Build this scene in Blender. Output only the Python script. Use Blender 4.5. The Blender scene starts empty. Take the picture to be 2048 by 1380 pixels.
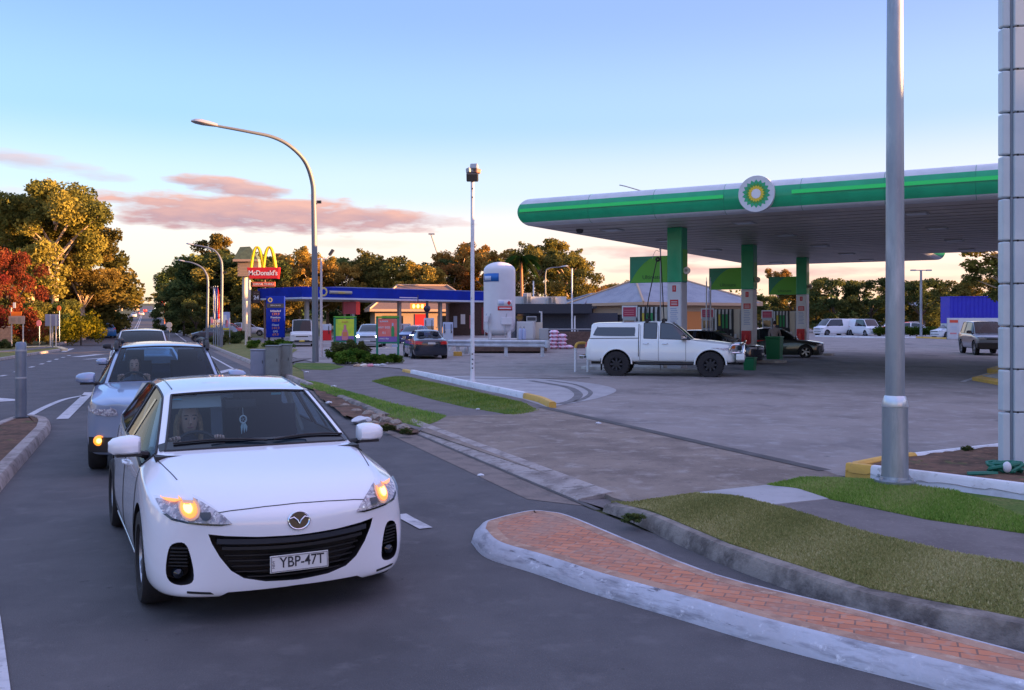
import bpy, bmesh, math, random
import numpy as np
from mathutils import Vector, Matrix
from mathutils.bvhtree import BVHTree
from mathutils.kdtree import KDTree
random.seed(7)
R = math.radians
SC = bpy.context.scene
COL = SC.collection
# ------------------------------------------------------------------ camera
FPX, HC, YH = 1860.0, 1.92, 640.0          # focal length in photo pixels, eye height, horizon row
cam_d = bpy.data.cameras.new('camera'); cam = bpy.data.objects.new('camera', cam_d); COL.objects.link(cam)
cam_d.sensor_width = 36.0; cam_d.lens = 36.0*FPX/2048.0
cam_d.shift_y = -(690.0-YH)/2048.0
cam_d.clip_start = 0.1; cam_d.clip_end = 6000
cam.location = (0, 0, HC); cam.rotation_euler = (R(90), 0, 0)
SC.camera = cam
# ------------------------------------------------------------------ sky, sun, exposure
SUN_AZ, SUN_EL = 96.0, 5.0                 # azimuth clockwise from the view direction
SC.view_settings.view_transform = 'Standard'; SC.view_settings.look = 'None'
SC.view_settings.exposure = 2.02; SC.view_settings.gamma = 1.0
W = bpy.data.worlds.new('World'); SC.world = W; W.use_nodes = True
nt = W.node_tree; nt.nodes.clear()
def nd(t, **kw):
    n = nt.nodes.new(t)
    for k, v in kw.items(): setattr(n, k, v)
    return n
def lk(a, b): nt.links.new(a, b)
def mth(op, a, b=None, c=None, clamp=False):
    n = nd('ShaderNodeMath', operation=op); n.use_clamp = clamp
    for i, v in enumerate((a, b, c)):
        if v is None: continue
        if isinstance(v, (int, float)): n.inputs[i].default_value = v
        else: lk(v, n.inputs[i])
    return n.outputs[0]
def mixc(f, a, b):
    n = nd('ShaderNodeMix', data_type='RGBA')
    for k, v in ((0, f), (6, a), (7, b)):
        if isinstance(v, (int, float, tuple)): n.inputs[k].default_value = v
        else: lk(v, n.inputs[k])
    return n.outputs[2]
sky = nd('ShaderNodeTexSky', sky_type='NISHITA')
sky.sun_disc = False; sky.sun_elevation = R(SUN_EL); sky.sun_rotation = R(SUN_AZ)
sky.air_density = 1.0; sky.dust_density = 0.6; sky.ozone_density = 2.5; sky.altitude = 50
geo = nd('ShaderNodeNewGeometry'); sep = nd('ShaderNodeSeparateXYZ'); 
tc = nd('ShaderNodeTexCoord'); lk(tc.outputs['Generated'], sep.inputs[0])
dx, dy, dz = sep.outputs
el = mth('ARCTAN2', dz, mth('SQRT', mth('ADD', mth('MULTIPLY', dx, dx), mth('MULTIPLY', dy, dy))))
az = mth('ARCTAN2', dx, dy)
# direction-space noise for the cloud bands (stretched sideways)
cmb = nd('ShaderNodeCombineXYZ'); lk(mth('MULTIPLY', az, 9.0), cmb.inputs[0]); lk(mth('MULTIPLY', el, 52.0), cmb.inputs[1])
nz = nd('ShaderNodeTexNoise'); nz.inputs['Scale'].default_value = 1.0; nz.inputs['Detail'].default_value = 5.0; nz.inputs['Roughness'].default_value = 0.55
lk(cmb.outputs[0], nz.inputs['Vector'])
cmb2 = nd('ShaderNodeCombineXYZ'); lk(mth('MULTIPLY', az, 30.0), cmb2.inputs[0]); lk(mth('MULTIPLY', el, 120.0), cmb2.inputs[1])
nz2 = nd('ShaderNodeTexNoise'); nz2.inputs['Scale'].default_value = 1.0; nz2.inputs['Detail'].default_value = 4.0
lk(cmb2.outputs[0], nz2.inputs['Vector'])
wob = mth('ADD', mth('MULTIPLY', mth('SUBTRACT', nz.outputs[0], 0.5), 1.0), mth('MULTIPLY', mth('SUBTRACT', nz2.outputs[0], 0.5), 0.9))
def cloud(px0, px1, py0, py1, tilt=0.0, soft=1.0, k=1.0):
    a0, a1 = math.atan((px0-1024)/FPX), math.atan((px1-1024)/FPX)
    e0, e1 = math.atan((YH-py1)/FPX), math.atan((YH-py0)/FPX)
    ca, ha, ce, he = (a0+a1)/2, (a1-a0)/2, (e0+e1)/2, (e1-e0)/2
    u = mth('DIVIDE', mth('SUBTRACT', az, ca), ha)
    v = mth('DIVIDE', mth('SUBTRACT', mth('SUBTRACT', el, ce), mth('MULTIPLY', mth('SUBTRACT', az, ca), tilt)), he)
    r = mth('ADD', mth('POWER', mth('ABSOLUTE', u), 3.0), mth('MULTIPLY', v, v))
    m = mth('SUBTRACT', mth('ADD', 1.0, mth('MULTIPLY', wob, 2.3)), r)
    m = mth('MULTIPLY', m, 1.3/soft, clamp=True)
    return mth('MULTIPLY', m, k), v
CL = [cloud(130, 880, 398, 474, -0.02, .9, 1.0), cloud(330, 590, 366, 402, -0.08, 1.1, 0.95), cloud(-120, 280, 345, 378, -0.10, 1.6, 0.55),
      cloud(560, 960, 420, 452, -0.05, 1.6, 0.85), cloud(600, 860, 478, 500, -0.02, 2.4, 0.4), cloud(1100, 1640, 496, 524, -0.04, 1.5, 0.8), cloud(1180, 1800, 532, 556, -0.02, 1.6, 0.75),
      cloud(1250, 2100, 556, 572, 0.0, 2.2, 0.6), cloud(1750, 2300, 532, 550, 0.03, 2.5, 0.45), cloud(-300, 120, 402, 430, -.03, 2.0, .35)]
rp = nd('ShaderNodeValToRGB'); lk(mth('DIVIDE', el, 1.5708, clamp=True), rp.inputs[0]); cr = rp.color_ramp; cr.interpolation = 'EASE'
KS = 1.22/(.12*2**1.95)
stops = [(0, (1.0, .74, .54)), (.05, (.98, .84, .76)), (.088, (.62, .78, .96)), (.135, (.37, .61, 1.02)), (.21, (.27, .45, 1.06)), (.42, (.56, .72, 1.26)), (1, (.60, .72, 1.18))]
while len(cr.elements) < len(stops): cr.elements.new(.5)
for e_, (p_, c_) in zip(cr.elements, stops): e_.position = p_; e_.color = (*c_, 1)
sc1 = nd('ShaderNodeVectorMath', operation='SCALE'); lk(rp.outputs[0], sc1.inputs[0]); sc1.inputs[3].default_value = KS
# warmer and more lavender towards the sunset side
azf = nd('ShaderNodeMapRange'); lk(az, azf.inputs[0]); azf.inputs[1].default_value = -.35; azf.inputs[2].default_value = 1.3; azf.clamp = True
mul = nd('ShaderNodeMix', data_type='RGBA', blend_type='MULTIPLY'); lk(azf.outputs[0], mul.inputs[0]); lk(sc1.outputs[0], mul.inputs[6]); mul.inputs[7].default_value = (1.5, .98, .92, 1)
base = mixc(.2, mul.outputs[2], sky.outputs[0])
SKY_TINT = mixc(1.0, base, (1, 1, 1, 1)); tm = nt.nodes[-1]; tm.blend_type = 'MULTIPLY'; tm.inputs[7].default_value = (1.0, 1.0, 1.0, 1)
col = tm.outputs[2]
CLK = 2.35/2**.2
for (m, v) in CL:
    t = mth('ADD', mth('MULTIPLY', v, 0.40), 0.58, clamp=True)
    t = mth('ADD', t, mth('MULTIPLY', mth('SUBTRACT', nz2.outputs[0], 0.5), 1.2), clamp=True)
    cc = mixc(t, (0.46*CLK, 0.35*CLK, 0.46*CLK, 1), (0.96*CLK, 0.56*CLK, 0.48*CLK, 1))
    col = mixc(m, col, cc)
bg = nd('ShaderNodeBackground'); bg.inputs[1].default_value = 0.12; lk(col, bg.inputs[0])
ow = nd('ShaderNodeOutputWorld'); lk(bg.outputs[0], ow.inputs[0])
sl = bpy.data.lights.new('sun', 'SUN'); sl.energy = 5.0; sl.angle = R(0.5); sl.color = (1.0, 0.52, 0.20)
so = bpy.data.objects.new('sun', sl); COL.objects.link(so)
sd = Vector((math.sin(R(SUN_AZ))*math.cos(R(SUN_EL)), math.cos(R(SUN_AZ))*math.cos(R(SUN_EL)), math.sin(R(SUN_EL))))
so.rotation_euler = sd.to_track_quat('Z', 'Y').to_euler(); so.location = (60, -10, 40)
SC.cycles.max_bounces = 8; SC.cycles.transparent_max_bounces = 12
# ------------------------------------------------------------------ terrain and pixel helpers
def gz(x, y):
    return 8.2e-4*max(0.0, min(y, 800.0)-70.0)**1.5
def P(px, py, d):
    return Vector(((px-1024.0)/FPX*d, d, HC+(YH-py)/FPX*d))
def G(px, py, z=0.0):
    if py > YH+52: d = FPX*(HC-z)/(py-YH); return Vector(((px-1024.0)/FPX*d, d, z))
    best = None; d = 60.0
    while d < 900:
        if HC+(YH-py)/FPX*d <= gz(0, d)+z: break
        d += 0.5
    return Vector(((px-1024.0)/FPX*d, d, gz(0, d)+z))
def GD(px, d, z=0.0): return Vector(((px-1024.0)/FPX*d, d, gz(0, d)+z))
RD = Vector((-0.3665, 0.9304, 0)); RN = Vector((0.9304, 0.3665, 0))      # along the road (away), across it (to the right)
def S(s, n, z=0.0):
    p = RD*s + RN*n; return Vector((p.x, p.y, gz(p.x, p.y)+z))
# ------------------------------------------------------------------ materials
MATS = {}
def mat(name, color=(.5, .5, .5), rough=.5, metal=0., coat=0., emit=None, es=1., var=0., scale=8., bump=0., bscale=40., spec=.5, trans=0., color2=None, det=5., c2r=(.4, .62)):
    if name in MATS: return MATS[name]
    m = bpy.data.materials.new(name); m.use_nodes = True; t = m.node_tree; b = t.nodes['Principled BSDF']
    b.inputs['Base Color'].default_value = (*color, 1); b.inputs['Roughness'].default_value = rough; b.inputs['Metallic'].default_value = metal
    b.inputs['Coat Weight'].default_value = coat; b.inputs['Coat Roughness'].default_value = .04; b.inputs['Specular IOR Level'].default_value = spec
    b.inputs['Transmission Weight'].default_value = trans
    if emit: b.inputs['Emission Color'].default_value = (*emit, 1); b.inputs['Emission Strength'].default_value = es
    if var or color2 or bump:
        tcn = t.nodes.new('ShaderNodeTexCoord')
        n = t.nodes.new('ShaderNodeTexNoise'); n.inputs['Scale'].default_value = scale; n.inputs['Detail'].default_value = det; n.inputs['Roughness'].default_value = .6
        t.links.new(tcn.outputs['Object'], n.inputs['Vector'])
        if var or color2:
            rp = t.nodes.new('ShaderNodeValToRGB'); t.links.new(n.outputs[0], rp.inputs[0])
            c2 = color2 if color2 else tuple(max(0, c*(1-var)) for c in color)
            rp.color_ramp.elements[0].position = c2r[0]; rp.color_ramp.elements[1].position = c2r[1]
            rp.color_ramp.elements[0].color = (*c2, 1); rp.color_ramp.elements[1].color = (*color, 1)
            t.links.new(rp.outputs[0], b.inputs['Base Color'])
        if bump:
            n2 = t.nodes.new('ShaderNodeTexNoise'); n2.inputs['Scale'].default_value = bscale; n2.inputs['Detail'].default_value = 6
            t.links.new(tcn.outputs['Object'], n2.inputs['Vector'])
            bp = t.nodes.new('ShaderNodeBump'); bp.inputs['Strength'].default_value = bump; bp.inputs['Distance'].default_value = .02
            t.links.new(n2.outputs[0], bp.inputs['Height']); t.links.new(bp.outputs[0], b.inputs['Normal'])
    MATS[name] = m; return m
ALB = 1.55
def layered(name, layers, rough=.85, bump=.4, bscale=60, spec=.3, rvar=0):
    """layers: list of (color, noise scale, lo, hi, stretch) mixed one over the other in object space"""
    m = bpy.data.materials.new(name); m.use_nodes = True; t = m.node_tree; b = t.nodes['Principled BSDF']
    tcn = t.nodes.new('ShaderNodeTexCoord'); cur = None
    for i, (c, sc_, lo, hi, st) in enumerate(layers):
        c = tuple(min(.8, v*ALB) for v in c)
        if cur is None:
            cur = t.nodes.new('ShaderNodeRGB'); cur.outputs[0].default_value = (*c, 1); cur = cur.outputs[0]; continue
        mp = t.nodes.new('ShaderNodeMapping'); mp.inputs['Scale'].default_value = st; mp.inputs['Location'].default_value = (i*3.7, i*1.3, 0)
        t.links.new(tcn.outputs['Object'], mp.inputs[0])
        n = t.nodes.new('ShaderNodeTexNoise'); n.inputs['Scale'].default_value = sc_; n.inputs['Detail'].default_value = 6; n.inputs['Roughness'].default_value = .62
        t.links.new(mp.outputs[0], n.inputs['Vector'])
        mr = t.nodes.new('ShaderNodeMapRange'); mr.inputs[1].default_value = lo; mr.inputs[2].default_value = hi; t.links.new(n.outputs[0], mr.inputs[0])
        mx = t.nodes.new('ShaderNodeMix'); mx.data_type = 'RGBA'; t.links.new(mr.outputs[0], mx.inputs[0]); t.links.new(cur, mx.inputs[6]); mx.inputs[7].default_value = (*c, 1)
        cur = mx.outputs[2]
    t.links.new(cur, b.inputs['Base Color']); b.inputs['Roughness'].default_value = rough; b.inputs['Specular IOR Level'].default_value = spec
    n2 = t.nodes.new('ShaderNodeTexNoise'); n2.inputs['Scale'].default_value = bscale; n2.inputs['Detail'].default_value = 8
    t.links.new(tcn.outputs['Object'], n2.inputs['Vector']); bp = t.nodes.new('ShaderNodeBump'); bp.inputs['Strength'].default_value = bump; bp.inputs['Distance'].default_value = .015
    t.links.new(n2.outputs[0], bp.inputs['Height']); t.links.new(bp.outputs[0], b.inputs['Normal'])
    MATS[name] = m; return m
def glassmat(name, tint=(.75, .85, .85), f=.75, rough=.02, kf=1.):
    m = bpy.data.materials.new(name); m.use_nodes = True; t = m.node_tree; t.nodes.clear()
    o = t.nodes.new('ShaderNodeOutputMaterial'); g = t.nodes.new('ShaderNodeBsdfGlossy'); g.inputs['Roughness'].default_value = rough; g.inputs['Color'].default_value = (1, 1, 1, 1)
    tr = t.nodes.new('ShaderNodeBsdfTransparent'); tr.inputs[0].default_value = (*[c*f for c in tint], 1)
    fr = t.nodes.new('ShaderNodeFresnel'); ge = t.nodes.new('ShaderNodeNewGeometry'); mp_ = t.nodes.new('ShaderNodeMapRange'); mp_.inputs[3].default_value = 1.5; mp_.inputs[4].default_value = 1/1.5; t.links.new(ge.outputs['Backfacing'], mp_.inputs[0]); t.links.new(mp_.outputs[0], fr.inputs[0])
    mx = t.nodes.new('ShaderNodeMixShader'); mk_ = t.nodes.new('ShaderNodeMath'); mk_.operation = 'MULTIPLY'; mk_.inputs[1].default_value = kf; t.links.new(fr.outputs[0], mk_.inputs[0]); t.links.new(mk_.outputs[0], mx.inputs[0]); t.links.new(tr.outputs[0], mx.inputs[1]); t.links.new(g.outputs[0], mx.inputs[2])
    t.links.new(mx.outputs[0], o.inputs[0]); MATS[name] = m; return m
# ------------------------------------------------------------------ objects
def link(o, parent=None):
    COL.objects.link(o)
    if parent is not None: o.parent = parent
    return o
def tag(o, label=None, cat=None, group=None, kind=None):
    if label: o['label'] = label
    if cat: o['category'] = cat
    if group: o['group'] = group
    if kind: o['kind'] = kind
    return o
def thing(name, label, cat, loc=(0, 0, 0), rz=0., group=None):
    o = bpy.data.objects.new(name, None); o.empty_display_size = .2; COL.objects.link(o)
    o.location = loc; o.rotation_euler = (0, 0, rz); return tag(o, label, cat, group)
def copy_tree(o, parent=None):
    c = o.copy(); COL.objects.link(c); c.parent = parent
    for ch in list(o.children): copy_tree(ch, c)
    return c
class MB:
    def __init__(s): s.v = []; s.f = []; s.m = []; s.mi = 0
    def mat(s, i): s.mi = i; return s
    def add(s, vs, fs):
        b = len(s.v); s.v += [tuple(p) for p in vs]
        for f in fs: s.f.append(tuple(b+i for i in f)); s.m.append(s.mi)
        return s
    def box(s, c, d, rz=0., M=None):
        hx, hy, hz = d[0]/2, d[1]/2, d[2]/2
        vs = [Vector((sx*hx, sy*hy, sz*hz)) for sx in (-1, 1) for sy in (-1, 1) for sz in (-1, 1)]
        if M is None: M = Matrix.Rotation(rz, 3, 'Z')
        vs = [M @ p + Vector(c) for p in vs]
        return s.add(vs, [(0, 1, 3, 2), (4, 6, 7, 5), (0, 4, 5, 1), (2, 3, 7, 6), (0, 2, 6, 4), (1, 5, 7, 3)])
    def b2(s, x0, x1, y0, y1, z0, z1): return s.box(((x0+x1)/2, (y0+y1)/2, (z0+z1)/2), (abs(x1-x0), abs(y1-y0), abs(z1-z0)))
    def tube(s, pts, r, n=10, cap=True):
        pts = [Vector(p) for p in pts]; rs = r if isinstance(r, (list, tuple)) else [r]*len(pts); rings = []
        up = Vector((0, 0, 1)); prev = None
        for i, p in enumerate(pts):
            t = (pts[min(i+1, len(pts)-1)]-pts[max(i-1, 0)])
            if t.length < 1e-9: t = up
            t.normalize()
            if prev is None:
                a = t.cross(up)
                if a.length < .05: a = t.cross(Vector((0, 1, 0)))
            else: a = prev - t*prev.dot(t)
            a.normalize(); prev = a; b = t.cross(a)
            rings.append([p + (a*math.cos(2*math.pi*k/n)+b*math.sin(2*math.pi*k/n))*rs[i] for k in range(n)])
        vs = [q for rg in rings for q in rg]; fs = []
        for i in range(len(pts)-1):
            for k in range(n): fs.append((i*n+k, (i+1)*n+k, (i+1)*n+(k+1) % n, i*n+(k+1) % n))
        if cap: fs.append(tuple(range(n))); fs.append(tuple((len(pts)-1)*n+k for k in reversed(range(n))))
        return s.add(vs, fs)
    def cyl(s, c, r, h, n=16, r2=None): return s.tube([c, (c[0], c[1], c[2]+h)], [r, r if r2 is None else r2], n)
    def lathe(s, prof, n=24, M=None, o=(0, 0, 0), caps=False):
        """prof: (r, z) pairs round local Z"""
        vs = []; fs = []; m = len(prof)
        for k in range(n):
            a = 2*math.pi*k/n
            for (r, z) in prof:
                p = Vector((r*math.cos(a), r*math.sin(a), z))
                if M is not None: p = M @ p
                vs.append(p+Vector(o))
        for k in range(n):
            for i in range(m-1): fs.append((k*m+i, ((k+1) % n)*m+i, ((k+1) % n)*m+i+1, k*m+i+1))
        if caps:
            fs.append(tuple(k*m for k in reversed(range(n)))); fs.append(tuple(k*m+m-1 for k in range(n)))
        return s.add(vs, fs)
    def prism(s, poly, y0, y1, M=None, o=(0, 0, 0)):
        """poly in local x,z; extruded along y"""
        n = len(poly); vs = [Vector((x, y0, z)) for x, z in poly]+[Vector((x, y1, z)) for x, z in poly]
        if M is not None: vs = [M @ p for p in vs]
        vs = [p+Vector(o) for p in vs]
        return s.add(vs, [tuple(range(n)), tuple(reversed(range(n, 2*n)))]+[(i, i+n, (i+1) % n+n, (i+1) % n) for i in range(n)])
    def slab(s, poly, z0, z1):
        n = len(poly); vs = [(p[0], p[1], z0) for p in poly]+[(p[0], p[1], z1) for p in poly]
        return s.add(vs, [tuple(reversed(range(n))), tuple(range(n, 2*n))]+[(i, (i+1) % n, (i+1) % n+n, i+n) for i in range(n)])
    def ball(s, c, r, n=12, sc=(1, 1, 1)):
        prof = [(max(1e-4, math.sin(math.pi*i/(n//2+2)))*r, -math.cos(math.pi*i/(n//2+2))*r) for i in range(n//2+3)]
        return s.lathe(prof, n, Matrix.Diagonal(sc).to_3x3(), c)
    def build(s, name, mats, parent=None, smooth=False, bevel=0., loc=None, fixn=True, weld=False):
        me = bpy.data.meshes.new(name); me.from_pydata(s.v, [], s.f)
        if not isinstance(mats, (list, tuple)): mats = [mats]
        for m in mats: me.materials.append(m)
        me.polygons.foreach_set('material_index', s.m)
        if fixn or weld:
            bm = bmesh.new(); bm.from_mesh(me)
            if weld: bmesh.ops.remove_doubles(bm, verts=bm.verts, dist=1e-4)
            bmesh.ops.recalc_face_normals(bm, faces=bm.faces); bm.to_mesh(me); bm.free()
        if smooth:
            me.polygons.foreach_set('use_smooth', [True]*len(me.polygons))
            try: me.set_sharp_from_angle(angle=R(38))
            except Exception: pass
        o = bpy.data.objects.new(name, me); link(o, parent)
        if loc is not None: o.location = loc
        if bevel:
            bv = o.modifiers.new('bevel', 'BEVEL'); bv.width = bevel; bv.segments = 2; bv.limit_method = 'ANGLE'; bv.angle_limit = R(40)
        return o
def text(name, s, size, m, parent=None, loc=(0, 0, 0), rot=(R(90), 0, 0), ext=.004, sx=1., align='CENTER', bold=0.):
    c = bpy.data.curves.new(name, 'FONT'); c.body = s; c.size = size; c.extrude = ext; c.align_x = align; c.align_y = 'CENTER'; c.offset = bold
    o = bpy.data.objects.new('tmp', c); COL.objects.link(o)
    me = bpy.data.meshes.new_from_object(o.evaluated_get(bpy.context.evaluated_depsgraph_get()))
    bpy.data.objects.remove(o); bpy.data.curves.remove(c)
    me.materials.clear(); me.materials.append(m); me.name = name
    t = bpy.data.objects.new(name, me); link(t, parent); t.location = loc; t.rotation_euler = rot; t.scale = (sx, 1, 1); return t
def sheet(name, pts, m, z=0., grid=2.0, zf=None, parent=None, kind='structure', skirt=0.):
    """polygon laid on the terrain, cut into a grid so that it follows it"""
    bm = bmesh.new(); vs = [bm.verts.new((p[0], p[1], 0)) for p in pts]; bm.faces.new(vs)
    xs = [p[0] for p in pts]; ys = [p[1] for p in pts]
    x = math.floor(min(xs)/grid)*grid+grid
    while x < max(xs):
        bmesh.ops.bisect_plane(bm, geom=bm.verts[:]+bm.edges[:]+bm.faces[:], plane_co=(x, 0, 0), plane_no=(1, 0, 0)); x += grid
    y = math.floor(min(ys)/grid)*grid+grid
    while y < max(ys):
        bmesh.ops.bisect_plane(bm, geom=bm.verts[:]+bm.edges[:]+bm.faces[:], plane_co=(0, y, 0), plane_no=(0, 1, 0)); y += grid
    bmesh.ops.recalc_face_normals(bm, faces=bm.faces)
    if sum(f.normal.z*f.calc_area() for f in bm.faces) < 0: bmesh.ops.reverse_faces(bm, faces=bm.faces)
    for v in bm.verts: v.co.z = gz(v.co.x, v.co.y)+(zf(v.co.x, v.co.y) if zf else z)
    if skirt:
        be = [e for e in bm.edges if e.is_boundary]; ex = bmesh.ops.extrude_edge_only(bm, edges=be)
        for g in ex['geom']:
            if isinstance(g, bmesh.types.BMVert): g.co.z -= skirt
    me = bpy.data.meshes.new(name); bm.to_mesh(me); bm.free(); me.materials.append(m)
    o = bpy.data.objects.new(name, me); link(o, parent)
    if kind: o['kind'] = kind
    return o
def segdist(x, y, a, b):
    ax, ay, bx, by = a[0], a[1], b[0], b[1]; L = (bx-ax)**2+(by-ay)**2
    t = max(0, min(1, ((x-ax)*(bx-ax)+(y-ay)*(by-ay))/L)) if L else 0
    return math.hypot(x-ax-t*(bx-ax), y-ay-t*(by-ay))
def smooth01(t): t = max(0., min(1., t)); return t*t*(3-2*t)
def densify(pts, step=.25):
    out = [Vector(pts[0])]
    for a, b in zip(pts, pts[1:]):
        a, b = Vector(a), Vector(b); n = max(1, int((b-a).length/step))
        for i in range(1, n+1): out.append(a.lerp(b, i/n))
    return out
def catmull(pts, n=8, closed=False):
    P_ = [Vector(p) for p in pts]; out = []; m = len(P_)
    rng = range(m) if closed else range(m-1)
    for i in rng:
        p1, p2 = P_[i], P_[(i+1) % m]
        p0 = P_[(i-1) % m] if closed or i > 0 else p1*2-p2
        p3 = P_[(i+2) % m] if closed or i < m-2 else p2*2-p1
        for k in range(n):
            t = k/n; out.append(.5*((2*p1)+(p2-p0)*t+(2*p0-5*p1+4*p2-p3)*t*t+(3*p1-p0-3*p2+p3)*t**3))
    if not closed: out.append(P_[-1])
    return out
def strip(name, pts, prof, m, parent=None, kind='structure', closed=False, zf=None, smooth=True):
    """sweep profile (offset to the left, z) along a ground polyline"""
    pts = [Vector(p) for p in pts]; mb = MB(); k = len(prof); vs = []; n = len(pts)
    for i, p in enumerate(pts):
        a = pts[(i-1) % n] if closed else pts[max(0, i-1)]; b = pts[(i+1) % n] if closed else pts[min(n-1, i+1)]
        t = (b-a); t.z = 0; t.normalize(); l = Vector((-t.y, t.x, 0))
        hz = zf(i/(n-1)) if zf else 1.0
        for (o_, z) in prof:
            q = p+l*o_; vs.append((q.x, q.y, gz(q.x, q.y)+z*hz))
    fs = []
    for i in range(n if closed else n-1):
        for j in range(k-1): fs.append((i*k+j, ((i+1) % n)*k+j, ((i+1) % n)*k+j+1, i*k+j+1))
    if not closed: fs += [tuple(range(k)), tuple((n-1)*k+j for j in reversed(range(k)))]
    mb.add(vs, fs); o = mb.build(name, m, parent, smooth=smooth)
    if kind: o['kind'] = kind
    return o

def split_loose(o):
    """turn a mesh of several loose pieces into one part object each"""
    bm = bmesh.new(); bm.from_mesh(o.data); seen = set(); groups = []
    bm.verts.ensure_lookup_table()
    for v in bm.verts:
        if v.index in seen: continue
        st = [v]; seen.add(v.index); g = []
        while st:
            a = st.pop(); g.append(a.index)
            for e in a.link_edges:
                b = e.other_vert(a)
                if b.index not in seen: seen.add(b.index); st.append(b)
        groups.append(set(g))
    bm.free()
    if len(groups) < 2: return
    src = o.data
    for gi, g in enumerate(groups):
        b2 = bmesh.new(); b2.from_mesh(src); b2.verts.ensure_lookup_table(); bmesh.ops.delete(b2, geom=[v for v in b2.verts if v.index not in g], context='VERTS')
        me = bpy.data.meshes.new(src.name); b2.to_mesh(me); b2.free(); me.materials.clear(); [me.materials.append(m) for m in src.materials]
        if gi == 0: o.data = me
        else: c = o.copy(); c.data = me; COL.objects.link(c); c.parent = o.parent
# ================================================================== GROUND
one = (1, 1, 1)
m_asph = layered('asphalt', [((.066, .064, .066), 1, 0, 1, one), ((.052, .051, .054), 1.2, .42, .62, (1, 1, 1)), ((.12, .115, .115), 110, .56, .72, one), ((.040, .039, .041), .35, .56, .75, (1, 1, 1)), ((.080, .077, .079), 3.5, .55, .7, one), ((.035, .034, .036), 7, .66, .72, one)], rough=.82, bump=.5, bscale=120)
m_fore = layered('forecourt_concrete', [((.175, .155, .145), 1, 0, 1, one), ((.122, .108, .102), .5, .45, .65, one), ((.21, .20, .195), 2.5, .52, .72, one), ((.07, .066, .07), .28, .58, .72, (1, .45, 1)), ((.10, .095, .10), 14, .58, .8, one), ((.05, .048, .05), 1.1, .66, .74, one)], rough=.85, bump=.3, bscale=60)
m_drive = layered('driveway_concrete', [((.160, .130, .106), 1, 0, 1, one), ((.110, .088, .074), 1.0, .42, .62, one), ((.21, .185, .165), 3, .54, .72, one), ((.075, .066, .06), 9, .56, .78, one), ((.25, .22, .2), 22, .62, .8, one)], rough=.88, bump=.45, bscale=50)
m_path = layered('path_asphalt', [((.112, .100, .098), 1, 0, 1, one), ((.085, .075, .074), 1.6, .42, .62, one), ((.15, .135, .13), 26, .55, .75, one)], rough=.9, bump=.5, bscale=80)
m_lconc = layered('pale_concrete', [((.25, .245, .25), 1, 0, 1, one), ((.20, .195, .20), 1.4, .42, .65, one), ((.15, .145, .145), 8, .58, .8, one)], rough=.8, bump=.2)
m_lip = layered('kerb_concrete', [((.24, .215, .20), 1, 0, 1, one), ((.15, .13, .12), 2.5, .45, .62, one), ((.08, .07, .06), 7, .55, .72, one), ((.32, .30, .28), 18, .58, .8, one)], rough=.9, bump=.6, bscale=50)
m_kdark = layered('stained_kerb_concrete', [((.18, .16, .14), 1, 0, 1, one), ((.075, .066, .06), 3.0, .42, .60, one), ((.20, .18, .16), 9, .55, .75, one)], rough=.92, bump=.8, bscale=40)
m_gut = layered('gutter_concrete', [((.135, .112, .098), 1, 0, 1, one), ((.09, .078, .07), 3, .45, .65, one), ((.17, .15, .13), 16, .55, .75, one)], rough=.9, bump=.4)
m_grass = layered('mown_grass', [((.085, .115, .030), 1, 0, 1, one), ((.050, .095, .020), .9, .42, .60, one), ((.14, .13, .050), 2.6, .52, .70, one), ((.035, .060, .015), 30, .48, .7, one)], rough=.95, bump=1., bscale=70, spec=.1)
m_grass2 = layered('dry_grass', [((.130, .125, .045), 1, 0, 1, one), ((.075, .095, .028), 1.1, .46, .66, one), ((.19, .165, .075), 3.2, .54, .72, one), ((.06, .062, .02), 34, .50, .72, one)], rough=.95, bump=1., bscale=70, spec=.1)
m_soil = layered('soil', [((.10, .062, .045), 1, 0, 1, one), ((.055, .040, .03), 2, .42, .6, one), ((.16, .09, .06), 7, .52, .7, one), ((.06, .08, .03), 3, .60, .7, one)], rough=.95, bump=1.2, bscale=30, spec=.1)
m_gnd = layered('far_ground', [((.075, .080, .035), 1, 0, 1, one), ((.10, .085, .055), .12, .45, .6, one), ((.05, .06, .025), .8, .5, .7, one)], rough=.95, bump=.3, spec=.1)
m_wkerb = layered('worn_white_kerb', [((.29, .31, .35), 1, 0, 1, one), ((.26, .27, .30), 1.6, .42, .60, one), ((.15, .155, .175), 2.2, .50, .66, (1.2, 1.2, 8)), ((.08, .08, .09), 7, .62, .70, (.6, .6, 5)), ((.42, .44, .47), 14, .60, .72, one)], rough=.75, bump=.4, bscale=30)
m_white = layered('white_paint', [((.46, .47, .49), 1, 0, 1, one), ((.36, .36, .37), 3, .5, .7, one), ((.20, .19, .17), 9, .60, .75, one)], rough=.6, bump=.15)
m_yel = layered('yellow_paint', [((.42, .25, .05), 1, 0, 1, one), ((.33, .20, .05), 3, .5, .7, one), ((.18, .13, .08), 9, .58, .75, one)], rough=.6, bump=.2)
m_mark = layered('road_paint', [((.34, .34, .35), 1, 0, 1, one), ((.22, .22, .23), 4, .48, .66, one), ((.10, .10, .11), 16, .60, .72, one)], rough=.7, bump=.2)
m_weed = mat('weed_green', (.06, .09, .025), .9, spec=.1)
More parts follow.
